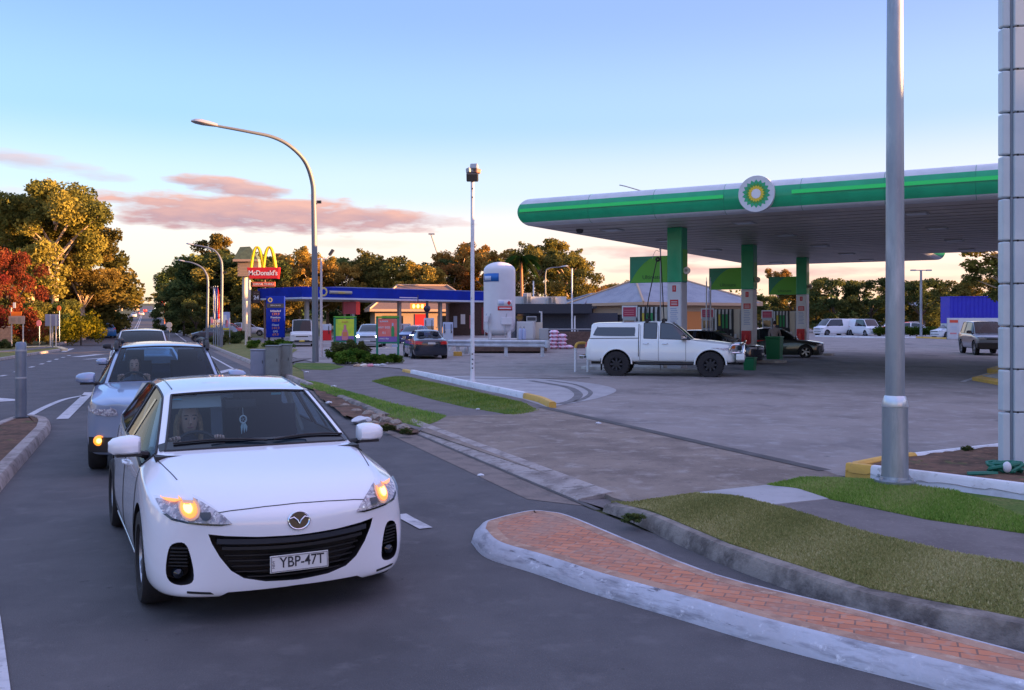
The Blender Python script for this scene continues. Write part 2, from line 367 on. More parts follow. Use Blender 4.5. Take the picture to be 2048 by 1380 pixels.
# bricks
m_brick = bpy.data.materials.new('red_pavers'); m_brick.use_nodes = True
_t = m_brick.node_tree; _b = _t.nodes['Principled BSDF']; _tc = _t.nodes.new('ShaderNodeTexCoord'); _mp = _t.nodes.new('ShaderNodeMapping'); _mp.inputs['Rotation'].default_value = (0, 0, R(22))
_br = _t.nodes.new('ShaderNodeTexBrick'); _br.inputs['Scale'].default_value = 1.0; _br.inputs['Brick Width'].default_value = .18; _br.inputs['Row Height'].default_value = .09
_br.inputs['Mortar Size'].default_value = .006; _br.inputs['Color1'].default_value = (.56, .21, .105, 1); _br.inputs['Color2'].default_value = (.40, .155, .085, 1); _br.inputs['Mortar'].default_value = (.21, .115, .085, 1)
_t.links.new(_tc.outputs['Object'], _mp.inputs[0]); _t.links.new(_mp.outputs[0], _br.inputs['Vector'])
_n = _t.nodes.new('ShaderNodeTexNoise'); _n.inputs['Scale'].default_value = 1.6; _n.inputs['Detail'].default_value = 6; _t.links.new(_tc.outputs['Object'], _n.inputs['Vector'])
_r = _t.nodes.new('ShaderNodeMapRange'); _r.inputs[1].default_value = .46; _r.inputs[2].default_value = .72; _t.links.new(_n.outputs[0], _r.inputs[0])
_x = _t.nodes.new('ShaderNodeMix'); _x.data_type = 'RGBA'; _t.links.new(_r.outputs[0], _x.inputs[0]); _t.links.new(_br.outputs[0], _x.inputs[6]); _x.inputs[7].default_value = (.30, .20, .15, 1)
_n3 = _t.nodes.new('ShaderNodeTexNoise'); _n3.inputs['Scale'].default_value = 18; _t.links.new(_tc.outputs['Object'], _n3.inputs['Vector'])
_r3 = _t.nodes.new('ShaderNodeMapRange'); _r3.inputs[1].default_value = .5; _r3.inputs[2].default_value = .8; _t.links.new(_n3.outputs[0], _r3.inputs[0])
_x2 = _t.nodes.new('ShaderNodeMix'); _x2.data_type = 'RGBA'; _t.links.new(_r3.outputs[0], _x2.inputs[0]); _t.links.new(_x.outputs[2], _x2.inputs[6]); _x2.inputs[7].default_value = (.42, .27, .2, 1)
_t.links.new(_x2.outputs[2], _b.inputs['Base Color']); _b.inputs['Roughness'].default_value = .85
_bp = _t.nodes.new('ShaderNodeBump'); _bp.inputs['Strength'].default_value = .5; _bp.inputs['Distance'].default_value = .006; _bp.invert = True
_t.links.new(_br.outputs['Fac'], _bp.inputs['Height']); _t.links.new(_bp.outputs[0], _b.inputs['Normal'])

def inset(poly, d):
    n = len(poly); out = []
    for i in range(n):
        a, b, c = Vector(poly[i-1]), Vector(poly[i]), Vector(poly[(i+1) % n]); t = (b-a).normalized()+(c-b).normalized(); t.z = 0
        t.normalize(); out.append(b+Vector((-t.y, t.x, 0))*d)
    return out
sheet('ground', [(-900, -120), (900, -120), (900, 1500), (-900, 1500)], m_gnd, z=-.03, grid=12)
road = [S(720, 4.2), S(500, 4.2), S(300, 4.2), S(130, 4.2), S(15, 4.2), S(9.0, 4.2)]
road += [G(1292, 1040, .1), G(1480, 1098, .1), G(1741, 1180, .1), G(2048, 1240, .1), (5.5, 4.6), (9, 3.6), (60, 2), (60, -40), (-70, -40), (-70, 40), G(0, 722), G(125, 701), S(64, -7.5), (-60, 66), (-60, 70.5), S(76, -6.2), S(130, -5.6), S(300, -5.6), S(500, -5.6), S(720, -5.6)]
sheet('road', road, m_asph, z=0, grid=5)
sheet('footpath', [S(100, 4.25), S(60, 4.25), S(9, 4.25), G(1292, 1044, 0), (3.2, 7.5), (14, 9), (14, 40), (0, 60), (-18, 95)], m_path, z=.012, grid=3)
# --- footpath and grass verge along the road, to the driveway
sheet('verge', [S(300, 4.25), S(300, 9.0), S(60, 9.0), G(560, 724), G(600, 733), G(700, 745), G(640, 762), G(600, 768), S(24, 4.5), S(60, 4.25)], m_grass2, z=.045, grid=4)
sheet('footpath', [S(46, 6.3), S(46, 7.6), G(575, 728), G(600, 733), G(700, 738), G(800, 742), G(822, 750), G(940, 780), G(1045, 803), G(1094, 820), G(900, 850), G(838, 868), S(20, 4.35), S(28, 4.4), S(34, 5.3)], m_path, z=.054, grid=2)
# --- driveway
sheet('driveway', [G(842, 868), G(894, 838), G(1031, 834), G(1094, 819), G(1280, 863), G(1640, 948), G(1700, 968), G(1640, 1000), G(1450, 1020), G(1300, 1030), G(1225, 1006), G(1216, 1001)], m_drive, z=.06, grid=2, skirt=.1)
# --- forecourt of both petrol stations
m_fk = [G(575, 713), G(640, 729), G(730, 733), G(800, 738), G(822, 750), G(940, 778), G(1045, 802), G(1094, 818), G(1280, 862), G(1650, 950), G(1687, 958), G(2048, 1000), (14, 9), (70, 14), (70, 99), (-24, 99), S(105, 12)]
sheet('forecourt', m_fk, m_fore, z=.034, grid=4)
sheet('parking_lot', [(-20, 99.2), (110, 99.2), (130, 190), (-10, 190)], m_fore, z=.03, grid=8)
patch = catmull([G(825, 753), G(960, 755), G(1080, 760), G(1180, 769), G(1232, 782), G(1205, 797), G(1150, 809)], 5)+[G(1094, 818), G(1045, 801), G(940, 776)]
sheet('concrete_apron', patch, m_lconc, z=.040, grid=2)
# tyre tracks on the pale apron and the dark seam between driveway and forecourt
m_seam = mat('tar_seam', (.075, .068, .066), .7, var=.4, scale=3)
def ribbon(name, pts, w, m, z, kind='structure'):
    return strip(name, pts, [(-w/2, z), (w/2, z)], m, kind=kind)
ribbon('tar_seam', densify([G(1085, 820), G(1180, 842), G(1280, 865), G(1450, 905), G(1650, 951)], .5), .20, m_seam, .067)
ribbon('tar_seam', densify([G(830, 757), G(990, 760), G(1180, 758)], .8), .16, m_seam, .045)
m_trk = mat('tyre_mark', (.17, .165, .17), .8, var=.35, scale=4)
ribbon('tyre_mark', catmull([G(1120, 812), G(1148, 803), G(1156, 790), G(1130, 776), G(1060, 764)], 6), .22, m_trk, .046)
ribbon('tyre_mark', catmull([G(1150, 807), G(1172, 798), G(1180, 786), G(1150, 772), G(1095, 763)], 6), .12, m_trk, .046)
# --- gutter, layback and kerbs
sheet('gutter', [S(60, 3.80), S(9.2, 3.80), S(8.6, 4.25), S(60, 4.25)], m_gut, z=.004, grid=3)
ribbon('gutter_edge', densify([S(26, 4.24), S(8.4, 4.24)], 1), .07, m_seam, .010)
lay = [S(s, 4.24) for s in (17.6, 16, 14, 12, 10, 8.9)]
strip('layback_kerb', densify(lay, .5), [(0, .0), (.03, .028), (.40, .075), (.43, .075), (.45, -.02)], m_lip)
for k in range(7):   # joints
    s = 16.2-k*1.15; ribbon('kerb_joint', [S(s, 4.26, 0), S(s, 4.66, 0)], .018, m_seam, .077)
kprof = [(0, 0), (.035, .11), (.055, .13), (.17, .13), (.18, .10), (.18, -.05)]
strip('kerb', densify([S(300, 4.24), S(60, 4.24), S(26.5, 4.24)], 3), kprof, m_lip)
strip('kerb', densify([S(22.6, 4.30), S(20, 4.28), S(17.7, 4.24)], .4), [(a, b*.75) for a, b in kprof], m_kdark)
kb = [G(1205, 1003, .10), G(1259, 1018, .12), G(1350, 1054, .14), G(1460, 1097, .15), G(1600, 1145, .15), G(1741, 1188, .15), G(1900, 1222, .15), G(2048, 1248, .15), G(2300, 1296, .15), G(2600, 1350, .15)]
kb = [Vector((p.x, p.y, 0)) for p in kb]
strip('kerb', catmull(kb, 6), [(0, 0), (.02, .10), (.045, .135), (.16, .145), (.17, .12), (.17, -.05)], m_kdark, zf=lambda t: .55+.45*smooth01(t/.18))
# --- right verge
edgeL = [G(1205, 1000, .06), G(1259, 1004, .06), G(1393, 980, .06), G(1533, 966, .06), G(1600, 953, .06), G(1687, 955, .06)]
def zr(x, y):
    d = min(segdist(x, y, a, b) for a, b in zip(edgeL, edgeL[1:]))
    return .062+.085*smooth01(d/.9)
kbi = [p for p in inset(kb, .16)[1:-1]]
g1 = [G(1222, 1000, .08), G(1259, 1001, .08), G(1393, 979, .1), G(1545, 1013, .13), G(1567, 1018, .13), G(1741, 1068, .14), G(1909, 1107, .14), G(2048, 1130, .14), G(2400, 1200, .14)]+[G(2500, 1310, .14), G(2048, 1238, .14), G(1741, 1178, .14), G(1460, 1088, .14), G(1259, 1012, .1)]
pth = [G(1545, 1013, .13), G(1657, 1001, .13), G(1853, 1040, .14), G(2048, 1068, .14), G(2400, 1125, .14), G(2400, 1200, .14), G(2048, 1130, .14), G(1909, 1107, .14), G(1741, 1068, .14), G(1567, 1018, .13)]
slabp = [G(1393, 979, .1), G(1533, 966, .09), G(1657, 1001, .13), G(1545, 1013, .13)]
g2 = [G(1533, 966, .09), G(1600, 953, .08), G(1687, 953, .09), G(1841, 974, .14), G(2048, 1002, .14), G(2400, 1048, .14), G(2400, 1125, .14), G(2048, 1068, .14), G(1853, 1040, .14), G(1657, 1001, .13)]
sheet('verge', g1, m_grass2, zf=zr, grid=.25, skirt=.2)
sheet('footpath', pth, m_path, zf=lambda x, y: zr(x, y)-.004, grid=.25)
sheet('concrete_slab', slabp, m_lconc, zf=lambda x, y: zr(x, y)+.004, grid=.25, skirt=.2)
sheet('verge', g2, m_grass, zf=zr, grid=.25, skirt=.2)
# --- the two mown strips
stA = [G(600, 760, .05), G(640, 766, .05), G(700, 784, .05), G(790, 808, .05), G(894, 832, .05), G(880, 842, .05), G(840, 855, .05), G(790, 842, .05), G(735, 815, .05), G(680, 795, .05), G(634, 781, .05), G(600, 772, .05)]
stB = [G(743, 763, .05), G(770, 756, .05), G(815, 754, .05), G(940, 781, .05), G(1045, 805, .05), G(1080, 822, .05), G(1031, 832, .05), G(930, 815, .05), G(859, 798, .05), G(800, 781, .05)]
def zs(poly):
    def f(x, y): return .056+.05*smooth01(min(segdist(x, y, a, b) for a, b in zip(poly, poly[1:]+poly[:1]))/.5)
    return f
sheet('verge', stA, m_grass, zf=zs(stA), grid=.5); sheet('verge', stB, m_grass, zf=zs(stB), grid=.5)
sheet('verge', [G(592, 726, .05), G(660, 727, .05), G(690, 734, .05), G(660, 741, .05), G(600, 739, .05), G(585, 732, .05)], m_grass, z=.062, grid=1)
# broken kerb soil beside strip A
sheet('bare_soil', [G(625, 781), G(700, 800), G(760, 828), G(815, 852), G(838, 869), G(815, 872), G(740, 850), G(690, 838), G(640, 800)], m_soil, zf=lambda x, y: .03+.05*random.random(), grid=.4)
def raised_kerb(name, pts, w, h, m, base=0.):
    return strip(name, pts, [(0, base-.05), (.015, base+h-.03), (.035, base+h), (w-.03, base+h), (w, base+h-.03), (w, base-.05)], m)
wk = [G(820, 750, .0), G(880, 763, 0), G(940, 777, 0), G(1000, 790, 0), G(1045, 800, 0)]
raised_kerb('white_kerb', densify(wk, .4), .17, .13, m_white, .05)
raised_kerb('yellow_kerb', catmull([G(1045, 800), G(1075, 808), G(1097, 819)], 5), .17, .12, m_yel, .045)
raised_kerb('yellow_kerb', densify([G(804, 746), G(820, 750)], .3), .17, .10, m_yel, .045)
# --- planter with painted kerb at the right
pf = [G(1690, 957, .05), G(1740, 963, .05), G(1841, 976, .05), G(2048, 1004, .05), G(2400, 1052, .05)]
raised_kerb('yellow_kerb', densify(pf[:2], .3), .15, .17, m_yel, .06); raised_kerb('white_kerb', densify(pf[1:], .3), .15, .17, m_white, .06)
pb = [G(2400, 868, .0), G(1994, 908, .0), G(1817, 929, .0), G(1764, 936, .0), G(1700, 950, .0), G(1690, 957, .05)]
raised_kerb('white_kerb', densify(pb[:3], .4), .13, .14, m_white, .02); raised_kerb('yellow_kerb', densify(pb[2:], .3), .13, .15, m_yel, .02)
sheet('planting_bed', pf+pb[:-1], m_soil, zf=lambda x, y: .12+.03*random.random(), grid=.2)
# --- kerbed island of red pavers
isl_f = [(942, 1085), (973, 1116), (1068, 1147), (1180, 1186), (1348, 1236), (1517, 1287), (1685, 1332), (1881, 1382), (2100, 1440), (2500, 1560)]
isl = [G(a, b, 0) for a, b in isl_f]+[G(2500, 1420, .12), G(2048, 1292, .12), G(1741, 1214, .12), G(1460, 1146, .12), G(1292, 1083, .12), G(1160, 1030, .12), G(1110, 1019, .12), G(1060, 1018, .11), G(1012, 1030, .09), G(972, 1049, .05), G(950, 1066, .01)]
isl = [Vector((p.x, p.y, 0)) for p in isl]; islc = catmull(isl[:9], 6)+[isl[9], isl[10]]+catmull(isl[11:]+[isl[0]], 5)[:-1]
strip('island_kerb', islc, [(0, 0), (.015, .045), (.035, .062), (.075, .106), (.095, .118), (.125, .120), (.13, .10)], m_wkerb, closed=True)
strip('island_edging', inset(islc, .125), [(0, .112), (.0, .121), (.10, .121), (.10, .112)], layered('tan_pavers', [((.27, .17, .12), 1, 0, 1, one), ((.20, .12, .085), 5, .45, .6, one), ((.32, .23, .17), 14, .55, .7, one)], bump=.5), closed=True)
o = sheet('island_paving', inset(islc, .18), m_brick, z=.1195, grid=1.0)
# --- median at the left
med = [S(1.0, -1.51), S(8, -1.51), S(17.5, -1.51), S(18.9, -1.62), S(19.6, -1.86), S(19.7, -2.15), S(19.2, -2.40), S(17.0, -2.62), S(10, -3.0), S(1.0, -3.4)]
med = catmull(med[2:8], 5)+[med[8], med[9], med[0], med[1]]
strip('median_kerb', med, [(0, 0), (.03, .10), (.06, .13), (.20, .135), (.21, .10)], m_lip, closed=True)
sheet('median_paving', inset(med, .205), m_soil, z=.122, grid=2)
# --- left verge, its kerb and the strip of path on it
lv = [G(-900, 735, .0), G(0, 722, .0), G(60, 712, 0), G(125, 702, 0)]
sheet('verge', [G(-1800, 800), G(-900, 735), G(0, 721), G(60, 711), G(122, 701), (-31, 63), (-36, 66), (-120, 70), (-160, 30)], m_grass2, z=.09, grid=3, skirt=.2)
strip('kerb', densify([G(-600, 727), G(0, 721.5), G(60, 711.5), G(124, 701.5)], 1.0), [(0, 0), (.03, .12), (.16, .13), (.17, 0)], m_lip)
strip('yellow_kerb', densify([G(52, 697), G(90, 696), G(112, 698), G(123, 702)], .5), [(0, 0), (.03, .14), (.35, .15), (.36, 0)], layered('sunlight_tinted_kerb', [((.45, .38, .24), 1, 0, 1, one), ((.36, .28, .15), 5, .45, .6, one)]))  # warm sunlight is put into this kerb's colour, no yellow paint here
strip('footpath', densify([G(-300, 711), G(0, 707), G(100, 697)], 2), [(-.6, .10), (.6, .10)], m_path)
strip('kerb', densify([S(300, -5.62), S(130, -5.62), S(78, -6.2)], 3)[::-1], [(0, -.02), (.03, .12), (.16, .13), (.17, 0)], m_lip)
# --- painted lines
def line(pts, w, z=.009, name='road_marking'): return ribbon(name, densify(pts, 1.5), w, m_mark, z)
line([S(19.9, -1.5), S(25.5, -1.40), S(27, -1.4)], .22)
line(catmull([G(48, 838), G(90, 815), G(130, 799), G(171, 791)], 4), .14)
for a, b in (((0, 753), (12, 750.5)), ((30, 744.6), (38, 742)), ((60, 735.3), (67, 733.2)), ((81, 729), (86, 727.2)), ((96, 724), (101, 722)), ((111, 719.6), (115, 718)), ((124, 715.6), (128, 714.4)), ((136, 711.8), (140, 710.6))):
    line([G(*a), G(*b)], .16)
o = MB(); 
for pl in ([G(-40, 800), G(-5, 796), G(32, 799), G(31, 802), G(-40, 806)],): o.slab(pl, .004, .009)
o = o.build('road_marking', m_mark); o['kind'] = 'structure'
line([G(-60, 1100), G(-22, 1240), G(-8, 1380), G(-2, 1480)], .13)
line([G(800, 1030), G(812, 1037), G(852, 1058)], .13)
for a, b, w in (((152, 714), (200, 709), .55), ((170, 719), (215, 716), .35), ((205, 722), (235, 719), .3), ((430, 748), (468, 738), .35)): line([G(*a), G(*b)], w)
for n in (-1.25, -1.62): line([S(78, n), S(130, n), S(260, n), S(500, n)], .13)
line([S(62, -4.6), S(69, -4.6)], .3)
line([S(30, 3.2), S(60, 3.2), S(130, 3.5)], .10)
ribbon('crossing_dirt', densify([G(150, 706), G(210, 703)], 2), 1.6, layered('reddish_dirt', [((.16, .105, .075), 1, 0, 1, one), ((.10, .08, .065), 2, .45, .6, one)]), .014)
# ================================================================== VEHICLES
def paint(name, c, rough=.28, metal=0., var=0.): return mat(name, c, rough, metal, coat=1., var=var, scale=3)
m_blk = mat('black_plastic', (.012, .012, .014), .55); m_trim = mat('gloss_black', (.006, .006, .008), .15)
m_rub = mat('tyre_rubber', (.018, .018, .020), .85, bump=.3, bscale=60); m_alloy = mat('alloy', (.42, .43, .47), .35, .9)
m_dalloy = mat('dark_steel_wheel', (.04, .042, .05), .5, .4); m_chr = mat('chrome', (.75, .76, .80), .08, 1.)
m_well = mat('wheel_well', (.006, .006, .007), .9); m_int = mat('cabin_trim', (.014, .018, .030), .8); m_seat = mat('seat_cloth', (.022, .028, .045), .9)
m_liner = mat('pale_headliner', (.42, .44, .40), .85)
m_glass = glassmat('car_glass', (.62, .80, .92), .82, kf=.5); m_tint = glassmat('tinted_glass', (.35, .45, .5), .30); m_lens = glassmat('clear_lens', (1, 1, 1), .93)
m_dkglass = mat('dark_glass', (.008, .012, .018), .04, spec=.8)
m_amber = mat('lit_amber', (.8, .3, .05), .3, emit=(1., .26, .02), es=.42); m_amber2 = mat('lit_amber_core', (1, .6, .3), .3, emit=(1., .50, .10), es=1.3)
m_amberd = mat('amber_lens', (.75, .20, .04), .2); m_redl = mat('red_lens', (.55, .02, .02), .15); m_redlit = mat('lit_red', (.8, .03, .02), .2, emit=(1., .06, .05), es=3.0)
m_head = layered('lamp_reflector', [((.34, .33, .36), 1, 0, 1, (1, 1, 1)), ((.16, .15, .18), 22, .45, .55, (1, 1, 1)), ((.62, .60, .62), 34, .54, .62, (1, 1, 1))], rough=.22, bump=1, bscale=35, spec=.8); m_headlit = mat('lit_headlamp', (1, 1, .9), .2, emit=(1, .93, .75), es=14.)
m_plate = mat('number_plate', (.62, .63, .62), .45); m_yplate = mat('yellow_plate', (.70, .52, .08), .5); m_ink = mat('plate_ink', (.02, .02, .03), .6); m_inkb = mat('grey_ink', (.10, .09, .12), .6)

def car_cage(st, glass):
    """st rows: y, c, wm, wb, zb, wt, zt, zc, zbot, zm ; ten points a half section"""
    V = []; n = len(st)
    for (y, c, wm, wb, zb, wt, zt, zc, z0, zm) in st:
        half = [(0, z0), (wm*.88, z0), (wm*.98, z0+.06), (wm, zm), (wb+.012, zb-.07), (wb-.02, zb), (wt, zt), (wt-.055, zt+(zc-zt)*.45), ((wt-.05)*.55, zc-(zc-zt)*.16), (0, zc)]
        ring = half+[(-x, z) for x, z in reversed(half[1:-1])]
        for x, z in ring: V.append((x, y-c*(abs(x)/max(wm, .01))**2, z))
    k = 18; F = []; M = []
    for i in range(n-1):
        for j in range(k):
            jj = (j+1) % k; F.append((i*k+j, i*k+jj, (i+1)*k+jj, (i+1)*k+j))
            b = j if j < 9 else 17-j
            M.append(glass.get((i, b), 0))
    def cap(o, fl):
        r = lambda a: o+(a % k)
        fs = []
        for s in (1, -1):
            q = [(0, 1*s, 8*s, 9), (1*s, 2*s, 7*s, 8*s), (2*s, 3*s, 6*s, 7*s), (3*s, 4*s, 5*s, 6*s)]
            for f in q:
                f = [r(a) for a in f]; fs.append(tuple(f if (s > 0) == fl else reversed(f)))
        return fs
    c1 = cap(0, True); c2 = cap((n-1)*k, False); F += c1+c2; M += [0]*(len(c1)+len(c2))
    return V, F, M
def dens(poly, step=.05): return [(p.x, p.y) for p in densify([Vector((a, b, 0)) for a, b in poly]+[Vector((*poly[0], 0))], step)[:-1]]
def cat2(poly, n=5): return [(p.x, p.y) for p in catmull([Vector((a, b, 0)) for a, b in poly], n, True)]
def cutbox_poly(poly, y0, y1):
    m = MB(); m.prism(poly, y0, y1); return m
class Car:
    def __init__(s, name, label, cat, loc, rz, st, glass, pm, creases=(), level=2, wheels=(), wr=.315, arch=.36, group=None, gm=None, wm=None, rim='alloy', rail_z=None, cut=(), simple=False):
        s.root = thing(name, label, cat, loc, rz, group)
        V, F, M = car_cage(st, glass); me = bpy.data.meshes.new('body'); me.from_pydata(V, [], F)
        mats = [pm, gm or m_glass, gm or m_glass, gm or m_glass, m_well, m_blk, m_head, m_trim]
        for m in mats: me.materials.append(m)
        me.polygons.foreach_set('material_index', M)
        bm = bmesh.new(); bm.from_mesh(me); cl = bm.edges.layers.float.new('crease_edge'); bm.edges.ensure_lookup_table(); k = 18
        for e in bm.edges:
            a, b = e.verts[0].index, e.verts[1].index; ja, jb = a % k, b % k; ia, ib = a//k, b//k
            ja = ja if ja <= 9 else 18-ja; jb = jb if jb <= 9 else 18-jb
            if ia != ib and ja == jb:
                e[cl] = {1: .3, 3: .15, 5: .55, 6: .5, 7: .55}.get(ja, 0)
            if ia == ib and ia in dict(creases): 
                if min(ja, jb) >= 5: e[cl] = dict(creases)[ia]
            m1 = {f.material_index for f in e.link_faces}
            if len(m1) > 1: e[cl] = max(e[cl], .8)
        bmesh.ops.recalc_face_normals(bm, faces=bm.faces); bm.to_mesh(me); bm.free()
        o = bpy.data.objects.new('body', me); COL.objects.link(o)
        sb = o.modifiers.new('s', 'SUBSURF'); sb.levels = level; sb.render_levels = level
        cutters = []
        if wheels:
            mb = MB(); mb.mat(4)
            for (wy, hx) in wheels:
                for sg in (-1, 1): mb.lathe([(arch, .48), (arch, 1.2)], 40, Matrix.Rotation(R(90)*sg, 3, 'Y'), (0, wy, wr+.01), caps=True)
            cutters.append(mb)
        for c in cut: cutters.append(c)
        for cb in cutters:
            co = cb.build('cutter', mats); md = o.modifiers.new('b', 'BOOLEAN'); md.operation = 'DIFFERENCE'; md.object = co; md.solver = 'EXACT'
        dg = bpy.context.evaluated_depsgraph_get(); ev = bpy.data.meshes.new_from_object(o.evaluated_get(dg))
        for mdx in list(o.modifiers):
            if mdx.type == 'BOOLEAN': bpy.data.objects.remove(mdx.object)
        bpy.data.objects.remove(o)
        while len(ev.materials) < len(mats): ev.materials.append(mats[len(ev.materials)])
        # split into body and panes
        s.bm = bmesh.new(); s.bm.from_mesh(ev); s.bm.normal_update(); s.bvh = BVHTree.FromBMesh(s.bm)
        s.parts = {}
        for nm, idx in (('windscreen', 1), ('rear_window', 2), ('side_window', 3)):
            fs = [f for f in s.bm.faces if f.material_index == idx]
            if not fs: continue
            sets = [fs] if idx != 3 else [[f for f in fs if f.calc_center_median().x > 0], [f for f in fs if f.calc_center_median().x < 0]]
            for q in sets:
                if q: s.parts[nm] = s.submesh(nm, q, mats, not simple)
        body = s.submesh('body', [f for f in s.bm.faces if f.material_index not in (1, 2, 3)], mats, False)
        s.parts['body'] = body; s.st = st; s.wr = wr
        for (wy, hx) in wheels:
            for sg in (-1, 1): s.wheel(sg*hx, wy, wr, rim, sg)
    def submesh(s, name, faces, mats, trim):
        vs = {}; V = []; F = []; M = []
        for f in faces:
            t = []
            for v in f.verts:
                if v.index not in vs: vs[v.index] = len(V); V.append(v.co[:])
                t.append(vs[v.index])
            F.append(t); M.append(f.material_index)
        me = bpy.data.meshes.new(name); me.from_pydata(V, [], F)
        for m in mats: me.materials.append(m)
        me.polygons.foreach_set('material_index', M); me.polygons.foreach_set('use_smooth', [True]*len(F)); 
        if name == 'body': me.set_sharp_from_angle(angle=R(42))
        me.update(); o = bpy.data.objects.new(name, me); link(o, s.root)
        if trim:
            bm = bmesh.new(); bm.from_mesh(me); mb = MB()
            loops = boundary_loops(bm)
            for lp in loops:
                if len(lp) > 3: mb.tube(lp+[lp[0], lp[1]], .011, 6, cap=False)
            bm.free(); mb.build('window_seal', m_blk, s.root, smooth=True)
        return o
    def ray(s, o, d):
        h = s.bvh.ray_cast(Vector(o), Vector(d)); return h[0]
    def patch(s, name, poly, ax, m, off=.003, th=.004, grid=.03, sharp=False, parent=None, depth=None):
        """poly on (x,z) for ax front/rear, (y,z) for side+1/-1, laid on the body skin"""
        bm = bmesh.new(); vs = [bm.verts.new((p[0], p[1], 0)) for p in poly]; bm.faces.new(vs)
        for i, (lo, hi) in enumerate(((min(p[0] for p in poly), max(p[0] for p in poly)), (min(p[1] for p in poly), max(p[1] for p in poly)))):
            x = lo+grid
            while x < hi:
                co = (x, 0, 0) if i == 0 else (0, x, 0); no = (1, 0, 0) if i == 0 else (0, 1, 0)
                bmesh.ops.bisect_plane(bm, geom=bm.verts[:]+bm.edges[:]+bm.faces[:], plane_co=co, plane_no=no); x += grid
        D = {'front': ((0, 3.5, 0), (0, -1, 0)), 'rear': ((0, -8, 0), (0, 1, 0)), 'right': ((3, 0, 0), (-1, 0, 0)), 'left': ((-3, 0, 0), (1, 0, 0)), 'top': ((0, 0, 4), (0, 0, -1))}[ax]
        nrm = []
        for v in bm.verts:
            a, b = v.co.x, v.co.y
            o = Vector(D[0]); 
            if ax in ('front', 'rear'): o.x, o.z = a, b
            elif ax == 'top': o.x, o.y = a, b
            else: o.y, o.z = a, b
            h = s.bvh.ray_cast(o, Vector(D[1]))
            if h[0] is None: v.tag = True; q = o; 
            else:
                nn = h[1] if h[1].dot(Vector(D[1])) < 0 else -h[1]
                q = h[0]+nn*off; nrm.append((q.copy(), nn))
            v.co = q
        bad = [v for v in bm.verts if v.tag]
        bmesh.ops.delete(bm, geom=bad, context='VERTS')
        if th and nrm:
            kd = KDTree(len(nrm)); [kd.insert(a, i) for i, (a, b) in enumerate(nrm)]; kd.balance(); kdn = [b for a, b in nrm]
            bmesh.ops.recalc_face_normals(bm, faces=bm.faces)
            ex = bmesh.ops.extrude_face_region(bm, geom=bm.faces[:])
            for g in ex['geom']:
                if isinstance(g, bmesh.types.BMVert): g.co += kdn[kd.find(g.co)[1]]*th
        bmesh.ops.recalc_face_normals(bm, faces=bm.faces)
        me = bpy.data.meshes.new(name); bm.to_mesh(me); bm.free(); me.materials.append(m)
        for p in me.polygons: p.use_smooth = True
        me.set_sharp_from_angle(angle=R(50))
        o = bpy.data.objects.new(name, me); return link(o, parent or s.root)
    def linepath(s, pts, ax, off=.001, step=.03):
        D = {'front': ((0, 3.5, 0), (0, -1, 0)), 'rear': ((0, -8, 0), (0, 1, 0)), 'right': ((3, 0, 0), (-1, 0, 0)), 'left': ((-3, 0, 0), (1, 0, 0)), 'top': ((0, 0, 4), (0, 0, -1))}[ax]
        out = []
        for p in densify([Vector((a, b, 0)) for a, b in pts], step):
            o = Vector(D[0]); 
            if ax in ('front', 'rear'): o.x, o.z = p.x, p.y
            elif ax == 'top': o.x, o.y = p.x, p.y
            else: o.y, o.z = p.x, p.y
            h = s.bvh.ray_cast(o, Vector(D[1]))
            if h[0] is not None: out.append(h[0]-Vector(D[1])*off)
        return out
    def gaps(s, items, r=.0035, m=None):
        mb = MB()
        for ax, pts in items:
            l = s.linepath(pts, ax)
            if len(l) > 1: mb.tube(l, r, 5)
        if mb.v: mb.build('panel_gap', m or m_blk, s.root)
    def wheel(s, x, y, r, rim, sg):
        e = bpy.data.objects.new('wheel', None); e.empty_display_size = .1; link(e, s.root); e.location = (x, y, r)
        Mx = Matrix.Rotation(R(90)*sg, 3, 'Y'); w = .105
        t = MB(); rr = r*.66 if rim != 'offroad' else r*.52
        t.lathe([(rr, -w), (r*.93, -w), (r*.985, -w*.8), (r, -w*.4), (r, w*.4), (r*.985, w*.8), (r*.93, w), (rr+.01, w), (rr, w*.8), (rr, -w)], 36, Mx)
        if rim == 'offroad':
            for k in range(26):
                a = 2*math.pi*k/26; q = Vector((0, math.cos(a)*r*.99, math.sin(a)*r*.99))
                t.box(q+Vector((sg*w*.55, 0, 0)), (w*.85, .05, .035), M=Matrix.Rotation(a, 3, 'X'))
                a += math.pi/26; q = Vector((0, math.cos(a)*r*.99, math.sin(a)*r*.99)); t.box(q-Vector((sg*w*.45, 0, 0)), (w*.85, .05, .035), M=Matrix.Rotation(a, 3, 'X'))
        t.build('tyre', m_rub, e, smooth=True)
        q = MB(); q.lathe([(rr, w*.75), (rr*.95, w*.80), (rr*.90, w*.6), (rr*.90, -w*.7), (rr, -w*.7)], 36, Mx)
        q.mat(1).lathe([(rr*.90, w*.05), (.01, w*.05)], 24, Mx); q.mat(0)
        q.lathe([(.01, w*.72), (rr*.20, w*.68), (rr*.24, w*.3)], 16, Mx)
        ns = 5 if rim != 'offroad' else 8
        for k in range(ns):
            for dd in ((-.14, .14) if rim == 'alloy' else (0,)):
                a = 2*math.pi*k/ns+dd; a0 = 2*math.pi*k/ns
                p0 = Vector((sg*w*.58, math.cos(a0)*rr*.15, math.sin(a0)*rr*.15)); p1 = Vector((sg*w*.62, math.cos(a)*rr*.92, math.sin(a)*rr*.92))
                d = (p1-p0); L = d.length; d.normalize(); xx = Vector((sg, 0, 0)); yy = d.cross(xx)
                Mm = Matrix((xx, d, yy)).transposed(); q.box((p0+p1)/2, (.03, L, rr*(.13 if rim == 'alloy' else .26)), M=Mm)
